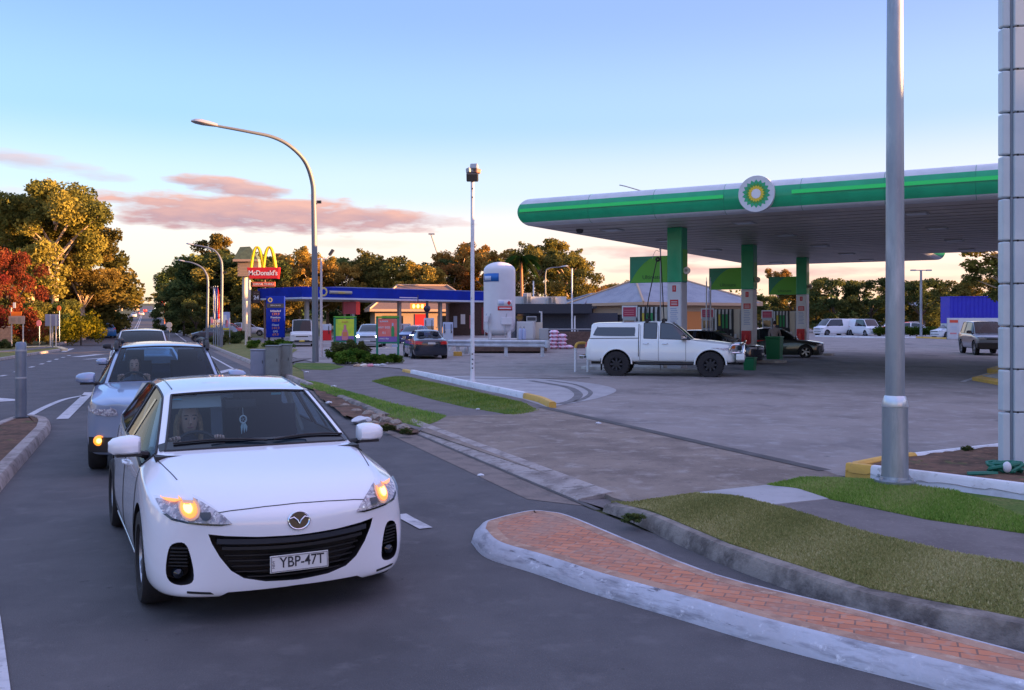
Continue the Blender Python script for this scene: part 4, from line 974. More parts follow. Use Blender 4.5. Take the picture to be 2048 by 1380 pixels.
def lights(c, w, zl, zt, front=True, rear=True, lit=False, tlit=False, hl=None, gr=None, gm=None, hm=None):
    if front:
        for s in (-1, 1):
            q = hl or [(w*.58, zl-.06), (w*.90, zl-.03), (w*.955, zl+.07), (w*.75, zl+.08), (w*.60, zl+.03)]
            e = c.patch('headlight', [(s*a, b) for a, b in q], 'front', hm or (m_headlit if lit else m_head), off=.006, th=.006, grid=.03)
        c.patch('grille', gr or mir([(w*.5, zl-.08), (w*.48, zl+.03)]), 'front', gm or m_blk, off=.006, th=.008, grid=.035)
        c.patch('lower_intake', mir([(w*.6, zl-.36), (w*.62, zl-.22)]), 'front', m_blk, off=.006, th=.006, grid=.05)
        f = c.ray((0, 4, zl-.28), (0, -1, 0))
        if f: number_plate(c.root, (0, f.y+.012, zl-.28), math.pi, lg=False)
    if rear:
        for s in (-1, 1): c.patch('tail_light', [(s*w*.60, zt-.06), (s*w*.93, zt-.05), (s*w*.95, zt+.10), (s*w*.66, zt+.07)], 'rear', m_redlit if tlit else m_redl, off=.006, th=.01, grid=.03)
        f = c.ray((0, -9, zt-.05), (0, 1, 0))
        if f: number_plate(c.root, (0, f.y-.012, zt-.05), 0, lg=False)
def sides(c, w, ys, mz, paintm, mirror_y, both=True, sc=1., lines=True):
    for s, ax in ((1, 'right'), (-1, 'left')):
        c.mirror(s*w*.93, mirror_y, mz, paintm, sc)
    if lines:
        it = []
        for ax in ('left', 'right'):
            for y, z0, z1 in ys: it.append((ax, [(y, z0), (y, z1)]))
        c.gaps(it, r=.005)
# --- silver wagon, second in the queue
m_silver = paint('silver_paint', (.27, .34, .48), .3, .35); 
wst = gen(.96, -3.80, .925, .90, .985, 1.10, -.30, -1.15, 1.60, -3.15, -3.55, 1.18, 1.04, 1.12, .60, z0=.24, zm=.62)
wag = Car('silver_wagon', 'silver wagon with black roof rails and one glowing amber fog lamp, second in the queue', 'car', (-4.62, 12.35, 0), TOWARD, wst, GLS, m_silver, CR, 3, ((0, .80), (-2.745, .80)), .345, .385, group='cars waiting in the lane')
lp = [(.54, .75), (.66, .735), (.80, .76), (.90, .81), (.905, .875), (.80, .885), (.66, .865), (.56, .82)]
lights(wag, .925, .82, 1.0, hl=lp, rear=True)
for s in (-1, 1):
    wag.patch('reflector_bowl', [(s*(.66+.05*math.cos(a*.785)), .825+.045*math.sin(a*.785)) for a in range(8)], 'front', m_redl if False else mat('pink_reflection', (.75, .25, .22), .2, .3), off=.010, th=.004, grid=.05)  # pink reflection is put into the bowl's colour
    wag.patch('reflector_bowl', [(s*(.80+.04*math.cos(a*.785)), .84+.035*math.sin(a*.785)) for a in range(8)], 'front', m_chr, off=.010, th=.004, grid=.05)
    wag.patch('lamp_cover', [(s*a, b) for a, b in lp], 'front', m_lens, off=.02, th=0, grid=.05)
    wag.patch('bumper_corner', [(s*a, b) for a, b in [(.50, .30), (.90, .30), (.93, .58), (.52, .56)]], 'front', m_blk, off=.004, th=.02, grid=.06)
    q = wag.ray((s*.76, 3, .44), (0, -1, 0)); mb = MB(); mb.lathe([(.001, .03), (.055, .02), (.065, 0)], 20, Matrix.Rotation(R(-90), 3, 'X'), (q.x, q.y+.02, q.z)); f = mb.build('fog_lamp', m_amber if s > 0 else m_head, wag.root, smooth=True)
    mb = MB(); mb.lathe([(.001, .03), (.028, .02), (.03, 0)], 16, Matrix.Rotation(R(-90), 3, 'X'), (q.x, q.y+.042, q.z)); mb.build('bulb', m_amber2 if s > 0 else m_chr, f, smooth=True)
    pts = [(s*.61, -1.12, 1.49), (s*.62, -1.22, 1.58), (s*.605, -1.45, 1.610), (s*.595, -2.4, 1.625), (s*.575, -3.0, 1.59), (s*.57, -3.1, 1.52)]
    mb = MB(); mb.tube(catmull(pts, 5), [.028]*26, 8); mb.tube([(s*.60, -1.3, 1.53), (s*.60, -1.36, 1.63)], .04, 8); mb.build('roof_rail', m_blk, wag.root, smooth=True)
sides(wag, .925, [(-.33, .45, .95), (-1.4, .4, 1.0), (-2.3, .6, 1.05)], 1.13, m_silver, -.52, sc=1.1)
wc2 = interior(wag, -.62, -3.3, .78, zbelt=1.0, zfloor=.42, wheel_x=.38)
driver('person with short dark hair holding the steering wheel of the silver wagon', wag, wc2, .38, mat('grey_shirt', (.12, .13, .15), .9), m_hairb, False)
# --- low silver car hidden behind the wagon, and the third car of the queue
lst = gen(.90, -3.5, .88, .72, .78, .93, -.2, -1.05, 1.33, -2.6, -3.1, 1.0, .88, .95, .56, z0=.16, zm=.45)
low = Car('silver_car', 'low silver car hidden behind the silver wagon, only its wing mirror showing', 'car', (-8.05, 20.6, 0), TOWARD, lst, GLS, m_silver, CR, 2, ((0, .77), (-2.6, .77)), .31, .345, group='cars waiting in the lane', simple=True)
lights(low, .88, .66, .85); sides(low, .93, [], .99, m_silver, -.45, lines=False); interior(low, -.5, -2.9, .72, seats=False)
m_pearl = paint('pearl_paint', (.58, .58, .60), .3)
sst = gen(.92, -3.70, .90, .94, .98, 1.10, -.30, -1.05, 1.66, -3.2, -3.55, 1.2, 1.05, 1.1, .60, z0=.24, zm=.6)
suv = Car('pale_suv', 'pale SUV third in the queue, only its windscreen and roof above the silver wagon', 'SUV', (-10.62, 26.7, 0), TOWARD, sst, GLS, m_pearl, CR, 2, ((0, .78), (-2.66, .78)), .35, .39, group='cars waiting in the lane', gm=m_tint)
lights(suv, .90, .82, 1.0); sides(suv, .90, [], 1.16, m_blk, -.45, lines=False); interior(suv, -.5, -3.2, .74, zbelt=1.0, zfloor=.4)
mb = MB(); mb.box((0.0, -1.0, 1.47), (.2, .02, .05)); mb.build('rear_view_mirror', m_chr, suv.root)
# --- white dual-cab ute with canopy
m_ute = paint('white_ute_paint', (.74, .80, .80), .28)
UZ = .16
ust = gen(.93, -4.28, .90, 1.04, 1.18, 1.30, -.55, -1.22, 1.90, -4.0, -4.08, 1.36, 1.26, 1.30, .65, z0=.50, zm=.86, cf=.8, ztail=1.18)
UG = dict(GLS); 
for k in list(UG):
    if k in ((14, 7), (14, 8), (12, 5)): UG.pop(k)
# cab ends at about -2.15: place the middle stations there
for i, y in ((9, -1.36), (10, -1.62), (11, -1.72), (12, -2.20), (13, -2.35)): ust[i] = (y,)+ust[i][1:]
uh = Vector((math.cos(R(13)), -math.sin(R(13)), 0)); ur = Vector((uh.y, -uh.x, 0))
ute_pos = Vector((6.55, 30.7, 0))-ur*.83
ute = Car('white_ute', 'white dual cab ute with matching canopy, big black off-road tyres and a chrome bull bar', 'ute', ute_pos, hd(uh.x, uh.y), ust, UG, m_ute, CR, 3, ((0, .80), (-3.10, .80)), .43, .49, rim='offroad', gm=mat('ute_tinted_glass', (.035, .05, .065), .05, spec=.8))
for ax, s in (('right', 1), ('left', -1)):
    ute.patch('canopy_window', cat2([(-2.50, 1.42), (-2.49, 1.67), (-2.60, 1.735), (-3.64, 1.73), (-3.76, 1.69), (-3.88, 1.46), (-3.78, 1.385), (-2.60, 1.375)], 3), ax, MATS['ute_tinted_glass'], off=.006, th=.006, grid=.05)
    q = [(-.80, .56), (-.80, 1.25)], [(-1.70, .56), (-1.70, 1.74)], [(-2.32, .58), (-2.30, 1.25), (-2.30, 1.74)], [(-.80, .56), (-1.7, .54), (-2.32, .58)]
    ute.gaps([(ax, list(p)) for p in q], r=.006)
    ute.gaps([(ax, [(-2.36, 1.31), (-4.08, 1.29)]), (ax, [(-2.36, .70), (-2.36, 1.78)])], r=.014)
    for y in (-1.48, -2.12): p = ute.ray((s*3, y, 1.13), (-s, 0, 0)); mb = MB(); mb.tube([p+Vector((s*.004, .09, 0)), p+Vector((s*.035, .06, 0)), p+Vector((s*.035, -.06, 0)), p+Vector((s*.004, -.09, 0))], .014, 8); mb.build('door_handle', m_chr, ute.root, smooth=True)
    mb = MB(); mb.tube([(s*.80, -.50, .50), (s*.86, -.62, .46), (s*.86, -2.35, .46), (s*.80, -2.45, .50)], .045, 8); mb.build('side_step', m_blk, ute.root, smooth=True)
    m2 = MB(); m2.tube([(s*.905, -.515+.515*0+.54*math.cos(a), .44+.54*math.sin(a)) for a in [math.pi*k/14 for k in range(15)]], .028, 8); 
    for cy in (0, -3.10):
        m2 = MB(); m2.tube([(s*.895, cy+.515*math.cos(a), .44+.515*math.sin(a)) for a in [math.pi*k/14 for k in range(15)]], .026, 8); m2.build('wheel_arch_trim', m_ute, ute.root, smooth=True)
    mb = MB(); mb.b2(s*.62, s*.92, -3.63, -3.61, .22, .62); mb.build('mud_flap', m_blk, ute.root)
    ute.patch('tail_light', [(-4.29, 1.0), (-4.15, 1.0), (-4.15, 1.24), (-4.27, 1.24)], ax, m_redl, off=.004, th=.02, grid=.04)
    ute.patch('headlight', [(s*.56, .90), (s*.88, .92), (s*.885, 1.07), (s*.62, 1.04)], 'front', m_head, off=.004, th=.01, grid=.05)
    ute.patch('indicator', [(.62, 1.0), (.76, .96), (.80, 1.04), (.69, 1.14)], ax, m_amberd, off=.006, th=.01, grid=.04)
    ute.mirror(s*.86, -.88, 1.34, m_chr, 1.25)
mb = MB(); mb.b2(-.55, .55, -4.0, .5, .42, .60); mb.b2(-.9, .9, -.12, .12, .36, .5); mb.b2(-.9, .9, -3.2, -3.0, .36, .5); mb.b2(-.2, .2, -3.3, -2.9, .25, .5); mb.build('chassis', m_blk, ute.root)
# bull bar
mb = MB(); zb = [.62, .80, .98]; 
for z in (.86, 1.12): mb.tube(catmull([(-.86, .50, z-.02), (-.74, .80, z), (0, .93, z+.02), (.74, .80, z), (.86, .50, z-.02)], 5), .032, 8)
for x in (-.72, -.36, .36, .72): mb.tube([(x, .80+.12*(1-abs(x)), .60), (x*.96, .82+.12*(1-abs(x)), .90), (x*.88, .82+.1*(1-abs(x)), 1.13)], .030, 8)
for s in (-1, 1): mb.tube([(s*.36, .90, 1.12), (s*.28, .92, 1.20), (0, .95, 1.22)], .03, 8); mb.tube([(s*.86, .5, 1.10), (s*.90, .42, .98), (s*.88, .42, .84)], .03, 8)
mb.build('bull_bar', m_chr, ute.root, smooth=True)
mb = MB(); mb.prism([(-.90, .60), (-.90, .80), (-.60, .86), (.60, .86), (.90, .80), (.90, .60), (.6, .52), (-.6, .52)], .62, .90); mb.build('front_bumper', m_ute, ute.root, bevel=.04)
for s in (-1, 1):
    mb = MB(); mb.box((s*.70, .905, .72), (.24, .02, .11)); mb.build('driving_lamp', m_dkglass, ute.root)
mb = MB(); mb.b2(-.5, .5, .74, .80, .90, 1.06); mb.build('grille', m_blk, ute.root)
number_plate(ute.root, (0, .94, .68), math.pi, lg=False)
mb = MB(); mb.b2(-.75, .75, -4.25, -4.10, .60, .72); mb.build('rear_bumper', m_chr, ute.root, bevel=.02)
for y in (-1.55, -2.1):
    mb = MB(); mb.b2(-.62, .62, y-.03, y+.03, 1.93, 1.97); mb.b2(-.66, -.56, y-.05, y+.05, 1.84, 1.94); mb.b2(.56, .66, y-.05, y+.05, 1.84, 1.94); mb.build('roof_rack_bar', m_blk, ute.root)
for o_ in ute.root.children:
    if o_.name.split('.')[0] in ('bull_bar', 'front_bumper', 'driving_lamp', 'grille', 'number_plate'): o_.location.y += .20
    if o_.name.split('.')[0] == 'rear_bumper': o_.location.y -= .13
interior(ute, -.80, -2.3, .70, zbelt=1.18, zfloor=.65)
# --- black sedan seen from behind, left of the guardrail
m_bpaint = paint('black_paint', (.012, .018, .035), .2)
def sedan(fo=.93, yr=-3.6, w=.89, H=1.45, z0=.16): return gen(fo, yr, w, .74, .84, .96, -.30, -1.12, H, -2.35, -2.95, 1.05, .92, .98, .57, z0=z0, ztail=1.02, zm=.5)
bh = Vector((-.24, .97, 0)); rear = Vector((-3.86, 44.7, 0)); pos = rear+bh*3.6
blk = Car('black_sedan', 'glossy black sedan seen from behind with red tail lights beside the white guardrail', 'car', pos, hd(bh.x, bh.y), sedan(), GLS, m_bpaint, CR, 3, ((0, .775), (-2.65, .775)), .32, .355)
lights(blk, .89, .68, .84, rear=False)
for s in (-1, 1):
    e = blk.patch('tail_light', [(s*.44, .74), (s*.85, .75), (s*.87, .97), (s*.58, .98)], 'rear', m_redl, off=.003, th=.012, grid=.05)
    blk.patch('tail_light', [(-3.58, .82), (-3.30, .84), (-3.32, .94), (-3.56, .94)], 'right' if s > 0 else 'left', m_redl, off=.003, th=.01, grid=.05)
    blk.patch('lamp_centre', [(s*.56, .83), (s*.70, .83), (s*.70, .90), (s*.60, .90)], 'rear', mat('pink_lens', (.85, .28, .24), .2), off=.016, th=.004, grid=.05, parent=e)
f = blk.ray((0, -9, .80), (0, 1, 0)); number_plate(blk.root, (0, f.y-.015, .80), 0, lg=False)
sides(blk, .89, [(-.33, .4, .85), (-1.35, .35, .92), (-2.3, .5, .95)], 1.03, m_bpaint, -.5); interior(blk, -.6, -2.9, .72)
# --- dark sedan under the canopy, front half to the right of the bin
m_dgreen = paint('dark_olive_paint', (.035, .042, .036), .22, .3)
h1 = Vector((.955, -.296, 0)); r1 = Vector((h1.y, -h1.x, 0)); c1 = G(1611, 717)-r1*.80
sed = Car('dark_sedan', 'dark olive sedan parked under the green canopy behind the green bin', 'car', c1, hd(h1.x, h1.y), sedan(H=1.54), GLS, m_dgreen, CR, 3, ((0, .79), (-2.75, .79)), .335, .37, gm=m_tint)
lights(sed, .89, .68, .84, gm=m_chr); sides(sed, .89, [(-.36, .4, .85), (-1.35, .35, .92), (-2.3, .5, .95)], 1.03, m_dgreen, -.5); interior(sed, -.6, -2.9, .72)
# --- dark car whose nose shows beyond the ute
h2 = Vector((.859, -.512, 0)); p2 = Vector((10.75, 39.7, 0))-h2*.93
dk = Car('dark_hatchback', 'dark hatchback whose nose pokes out beyond the white ute bull bar', 'car', p2, hd(h2.x, h2.y), gen(.93, -3.3, .88, .80, .85, 1.0, -.25, -1.0, 1.5, -2.8, -3.15, 1.05, .95, 1.02, .57, z0=.17), GLS, m_bpaint, CR, 2, ((0, .77), (-2.5, .77)), .32, .36, gm=m_tint)
lights(dk, .88, .74, .9, gm=m_chr); sides(dk, .88, [], 1.05, m_bpaint, -.5, lines=False); interior(dk, -.6, -2.8, .72)
# --- grey four-wheel drive at the far right
h3 = Vector((-.22, -.975, 0)); m_grey = paint('grey_blue_paint', (.22, .26, .34), .3, .3)
g4 = Car('grey_suv', 'grey four wheel drive with dark bumper driving in from the right past the white banner', 'SUV', Vector((25.9, 50.2, 0)), hd(h3.x, h3.y), gen(.85, -3.8, .92, .98, 1.10, 1.20, -.45, -1.15, 1.88, -3.4, -3.7, 1.25, 1.14, 1.18, .66, z0=.36, zm=.7, cf=.8), GLS, m_grey, CR, 2, ((0, .79), (-2.8, .79)), .40, .45, gm=m_tint)
lights(g4, .92, .95, 1.1, gm=m_blk); sides(g4, .92, [], 1.26, m_blk, -.65, lines=False, sc=1.2)
mb = MB(); mb.prism([(-.94, .42), (-.94, .72), (.94, .72), (.94, .42), (.7, .36), (-.7, .36)], .55, .98); mb.build('front_bumper', m_blk, g4.root, bevel=.05); interior(g4, -.8, -3.4, .74, zbelt=1.14, zfloor=.5)
# --- vans
m_van = paint('white_van_paint', (.72, .74, .78), .35); m_vango = paint('old_white_paint', (.60, .62, .62), .4)
def vanst(L=4.6, H=1.95, w=.86): return gen(.72, .72-L, w, .90, 1.02, 1.12, .10, -.62, H, .72-L+.22, .72-L+.06, 1.1, 1.06, 1.10, .66, z0=.22, zm=.6, cf=.5)
GV = {k: v for k, v in GLS.items() if k not in ((11, 5), (12, 5))}
hv = Vector((.22, -.975, 0))
v1 = Car('white_van', 'old white delivery van facing the camera under the blue canopy, beside the price board', 'van', GD(604, 66.5), hd(hv.x, hv.y), vanst(4.7, 1.98, .86), GV, m_vango, CR, 2, ((0, .73), (-2.6, .73)), .33, .36, gm=m_tint)
lights(v1, .86, .80, 1.0, gm=m_blk); sides(v1, .86, [], 1.25, m_blk, -.15, lines=False, sc=1.2); v1.patch('bumper', mir([(.80, .33), (.80, .55)]), 'front', m_blk, off=.01, th=.03, grid=.1)
f = v1.ray((0, 4, .46), (0, -1, 0)); number_plate(v1.root, (0, f.y+.06, .44), math.pi, lg=False, bg=m_yplate)
vans = []
hv2 = Vector((-.93, -.36, 0))
v2 = Car('white_van', 'white parked van with a black side window, leftmost of the white vans behind the forecourt', 'van', GD(1644, 104.), hd(hv2.x, hv2.y), vanst(4.9, 1.92, .92), GV, m_van, CR, 2, ((0, .78), (-3.0, .78)), .33, .37, gm=m_dkglass, group='white vans parked behind the forecourt', simple=True)
v2.patch('side_glass', [(-1.35, 1.16), (-2.2, 1.16), (-2.2, 1.68), (-1.35, 1.68)], 'left', m_dkglass, off=.004, th=.006, grid=.2)
lights(v2, .92, .82, 1.05); sides(v2, .92, [], 1.2, m_blk, -.1, lines=False)
v3 = copy_tree(v2.root); v3.location = GD(1708, 108.)+Vector((.25, .97, 0))*4.2; v3.rotation_euler.z = hd(.25, .97); v3['label'] = 'white parked van seen from the rear, between two other white vans'
v4 = copy_tree(v2.root); v4.location = GD(1745, 101.); v4.rotation_euler.z = hd(.15, -.99); v4['label'] = 'white parked van with a small red mark by the hedge, rightmost of the white vans'
# --- small cars far off; one built, the rest copied with their own paint
def repaint(root, pm):
    for ch in root.children:
        if ch.name.split('.')[0] in ('body',):
            ch.data = ch.data.copy(); ch.data.materials[0] = pm
fst = gen(.85, -3.3, .86, .76, .82, .98, -.25, -1.0, 1.48, -2.75, -3.15, 1.05, .94, 1.0, .56, z0=.17)
m_blue = paint('blue_paint', (.02, .16, .42), .3); m_red = paint('red_paint', (.55, .03, .02), .3); m_white2 = paint('plain_white_paint', (.70, .72, .74), .35); m_char = paint('charcoal_paint', (.05, .055, .065), .3); m_navy = paint('navy_paint', (.03, .04, .18), .3); m_sil2 = paint('light_silver_paint', (.42, .45, .50), .35, .3)
far = Car('hatchback', 'blue hatchback driving away on the far left of the road', 'car', GD(206, 96, .0), AWAY+.18, fst, GLS, m_blue, CR, 2, ((0, .75), (-2.45, .75)), .31, .345, gm=m_dkglass, simple=True)
lights(far, .86, .72, .92)
def smallcar(px, d, rz, pm, label, group=None, dz=0, sc=1., lit=False, tlit=False, name='hatchback', px_y=None):
    c = copy_tree(far.root); c.name = name; c.location = GD(px, d, dz); c.rotation_euler.z = rz; c['label'] = label; repaint(c, pm); c.scale = (sc, sc, sc)
    if 'group' in c: del c['group']
    if group: c['group'] = group
    for ch in c.children:
        b = ch.name.split('.')[0]
        if lit and b == 'headlight': ch.data = ch.data.copy(); ch.data.materials[0] = m_headlit
        if tlit and b == 'tail_light': ch.data = ch.data.copy(); ch.data.materials[0] = m_redlit
    return c
g = 'cars far down the road'
smallcar(245, 171, AWAY, m_char, 'dark car with both brake lights glowing, nearest of the cars far down the road', g, tlit=True)
smallcar(283, 330, AWAY, m_sil2, 'silver car far down the road with its brake lights on', g, tlit=True)
smallcar(268, 300, TOWARD, m_white2, 'white car far down the road at the left kerb', g, lit=False)
smallcar(290, 430, AWAY, m_red, 'red car near the top of the hill on the road', g, tlit=True)
smallcar(300, 400, TOWARD, m_blue, 'blue car coming down the hill in the right lane', g)
smallcar(312, 520, TOWARD, m_white2, 'white car coming over the top of the hill', g, lit=True)
smallcar(404, 78, hd(-.95, .3), m_char, 'dark car parked beside the road left of the two small street lamps')
smallcar(486, 101, hd(.98, .2), m_red, 'red car parked behind the tall cream sign post')
smallcar(520, 104, hd(.98, .2), m_sil2, 'silver car parked behind the blue price board, next to the red car')
smallcar(455, 108, hd(.9, -.4), m_white2, 'white car parked left of the red car near the fast food signs')
smallcar(737, 65, hd(.05, -1), m_sil2, 'silver car with one bright headlight showing between the two green poster frames', lit=True, sc=1.12)
smallcar(815, 74, hd(-.3, -1), m_navy, 'blue car with a bright headlight just beyond the red poster frame', lit=True)
g = 'cars parked beyond the hedge'
CP = [(1705, 118, m_white2, 'white car behind the white vans, partly hidden by their roofs', .9, -.3), (1795, 112, m_char, 'dark car behind the tall light pole in the far car park', -.95, -.2), (1822, 108, m_white2, 'white car beyond the hedge to the left of the red car', .95, -.2),
      (1838, 112, m_red, 'red car parked beyond the hedge', .95, .2), (1858, 106, m_white2, 'white car with dark windows between the red car and the white truck', .9, -.4), (1850, 120, m_sil2, 'silver car in the back row behind the red car', .9, .2), (1880, 94, m_white2, 'sunlit white car at the end of the hedge beside the white banner', -.9, -.35), (1772, 121, m_sil2, 'silver car in the back row behind the hedge', .9, .3)]
for px, d, pm, lb, hx, hy in CP: smallcar(px, d, hd(hx, hy), pm, lb, g)
# white truck cab by the blue container
tk = Car('white_truck', 'white truck cab parked beside the blue container', 'truck', GD(1889, 101), hd(-.85, -.5), gen(.5, -4.5, .98, 1.25, 1.38, 1.5, .25, -.25, 2.6, -1.35, -1.6, 1.3, 1.4, 1.42, .86, z0=.55, zm=.9, cf=.4, ztail=1.1), GV, m_van, CR, 2, ((0, .85), (-3.4, .85)), .42, .48, gm=m_dkglass, simple=True)
lights(tk, .98, 1.05, 1.0)
# ================================================================== GREEN PETROL STATION
m_gr1 = mat('fascia_green', (.012, .38, .17), .30, var=.15, scale=1.5); m_gr2 = mat('bright_green_stripe', (.01, .75, .14), .3); m_gr3 = mat('leaf_green', (.10, .42, .03), .4); m_grd = mat('deep_green', (.005, .24, .13), .35)
m_wf = mat('white_cladding', (.60, .63, .68), .4, var=.10, scale=2); m_soff = layered('soffit_metal', [((.30, .26, .23), 1, 0, 1, one), ((.23, .20, .18), .35, .42, .62, one), ((.38, .32, .26), .8, .56, .72, (1, .3, 1))], rough=.42, bump=.05, bscale=4, spec=.5)
m_conc = layered('plinth_concrete', [((.30, .29, .27), 1, 0, 1, one), ((.20, .19, .18), 2, .45, .65, one)]); m_redp = mat('sign_red', (.55, .025, .03), .5); m_pink = mat('sign_maroon', (.40, .03, .08), .5); m_signw = mat('sign_white', (.68, .70, .73), .5); m_bluet = mat('print_blue', (.25, .33, .55), .5)
m_galv = layered('galvanised_steel', [((.20, .225, .25), 1, 0, 1, one), ((.14, .16, .19), 2.2, .42, .6, (1, 1, .25)), ((.28, .30, .33), 5, .55, .7, (1, 1, .2))], rough=.42, bump=.05, spec=.6); MATS['galvanised_steel'].node_tree.nodes['Principled BSDF'].inputs['Metallic'].default_value = .55
m_pole = mat('grey_pole', (.17, .19, .22), .5, .3); m_cream = mat('cream_paint', (.62, .56, .46), .5); m_dgrey = mat('dark_grey_metal', (.05, .055, .065), .5, .3); m_lgrey = mat('light_grey_metal', (.36, .38, .40), .5, .2)
A0 = Vector((0.74, 33.6, 0)); AR = math.atan2(-.512, .859)
def cw(x, y, z=0): return Vector((A0.x+.859*x+.512*y, A0.y-.512*x+.859*y, z))
can = thing('station_canopy', 'green and white petrol station canopy on square green columns with a sunflower shaped emblem', 'canopy', A0, AR)
ZC, ZT = 5.30, 6.30
per = [(0, 0), (26, 0), (26, 22.2), (10.3, 22.2), (10.3, 28), (0, 28)]
zz = [5.30, 5.32, 5.36, 5.42, 5.425, 5.50, 5.60, 5.70, 5.76, 5.765, 5.83, 5.90, 5.905, 6.0, 6.07, 6.075, 6.15, 6.22, 6.27, 6.30]
def bul(z): return .40*math.sqrt(max(0, 1-((z-5.8)/.5)**2))
mb = MB(); n = len(per); k = len(zz); vs = []
for i in range(n):
    a, b, c_ = Vector((*per[i-1], 0)), Vector((*per[i], 0)), Vector((*per[(i+1) % n], 0)); d1 = (b-a).normalized(); d2 = (c_-b).normalized()
    n1 = Vector((d1.y, -d1.x, 0)); n2 = Vector((d2.y, -d2.x, 0)); mi = (n1+n2); mi = mi/(mi.dot(n1))
    for z in zz: q = b+mi*bul(z); vs.append((q.x, q.y, z))
fs = []; ms = []
for i in range(n):
    for j in range(k-1):
        fs.append((i*k+j, ((i+1) % n)*k+j, ((i+1) % n)*k+j+1, i*k+j+1)); z = (zz[j]+zz[j+1])/2
        ms.append(0 if z < 5.423 or z > 6.073 else (2 if 5.763 < z < 5.903 else 1))
mb.add(vs, fs); mb.m = ms; mb.build('fascia', [m_wf, m_gr1, m_gr1], can, smooth=True)
# raised light green stripe with a darker green line below it, stopping each side of the emblem
for (x0, x1) in ((-.3, 7.2), (9.35, 25.8)):
    mb = MB(); y = -bul(5.83)-.012; mb.b2(x0, x1, y-.02, y+.06, 5.785, 5.90); mb.build('stripe', m_gr2, can); mb = MB(); mb.b2(x0+.1, x1-.1, y-.008, y+.05, 5.765, 5.783); mb.build('stripe_gap', m_grd, can)
mb = MB(); mb.b2(-bul(5.83)-.03, -bul(5.83)+.05, -.2, 27.9, 5.78, 5.90); mb.build('stripe', m_gr2, can)
mb = MB(); mb.slab(per, 5.302, 5.34); mb.build('soffit', m_soff, can)
mb = MB(); mb.slab([(x, y) for x, y in per], 6.20, 6.26); mb.build('roof_deck', m_lgrey, can)
mb = MB()
for y in range(1, 28): mb.b2(.1, 25.9 if y < 22 else 10.2, y-.012, y+.012, 5.292, 5.301)
mb.build('soffit_joints', mat('soffit_joint', (.22, .19, .17), .6), can)
for x in [2.4*i for i in range(1, 11)]:
    mb = MB(); mb.tube([(x, -bul(z)-.001, z) for z in zz], .007, 5); mb.build('fascia_seam', m_grd, can)
for x in (2, 7, 12.5, 18, 23):
    for y in (2.5, 8, 14, 20, 25.5):
        if x > 10 and y > 21: continue
        mb = MB(); mb.b2(x-.35, x+.35, y-.35, y+.35, 5.26, 5.30); l = mb.build('downlight', m_lgrey, can); mb = MB(); mb.b2(x-.28, x+.28, y-.28, y+.28, 5.252, 5.262); mb.build('diffuser', m_wf, l)
mb = MB(); mb.lathe([(.001, 5.14), (.10, 5.17), (.14, 5.24), (.14, 5.30)], 20, None, (.95, 1.9, 0)); mb.build('dome_camera', m_dgrey, can, smooth=True)
mb = MB(); mb.tube([(4.3, .3, 6.26), (3.6, .1, 6.50), (3.4, .05, 6.55)], .02, 6); mb.build('antenna', m_lgrey, can)
# emblem
em = bpy.data.objects.new('emblem', None); link(em, can); em.location = (8.28, -.50, 5.85); em.empty_display_size = .2
Mx = Matrix.Rotation(R(90), 3, 'X')
mb = MB(); mb.lathe([(.001, 0), (.55, 0), (.565, .02), (.565, .22), (.001, .22)], 48, Matrix.Rotation(R(90), 3, 'X'), (0, .22, 0)); mb.build('emblem_disc', m_wf, em, smooth=True)
def petals(ro, ri, y, n_, m, nm, tw=0.):
    poly = []
    for i in range(n_):
        a = 2*math.pi*i/n_+tw; poly += [(math.sin(a)*ro, math.cos(a)*ro), (math.sin(a+math.pi/n_)*ri, math.cos(a+math.pi/n_)*ri)]
    mb = MB(); vs = [(0, y, 0)]+[(x, y, z) for x, z in poly]; mb.add(vs, [(0, 1+i, 1+(i+1) % len(poly)) for i in range(len(poly))]); return mb.build(nm, m, em)
petals(.445, .365, -.006, 18, m_gr1, 'outer_petals'); petals(.345, .275, -.011, 18, mat('mid_green', (.05, .30, .04), .4), 'middle_petals', math.pi/18)
petals(.265, .215, -.016, 18, mat('emblem_yellow', (.70, .50, .03), .4), 'yellow_petals'); petals(.16, .135, -.021, 18, m_signw, 'white_centre', math.pi/18)
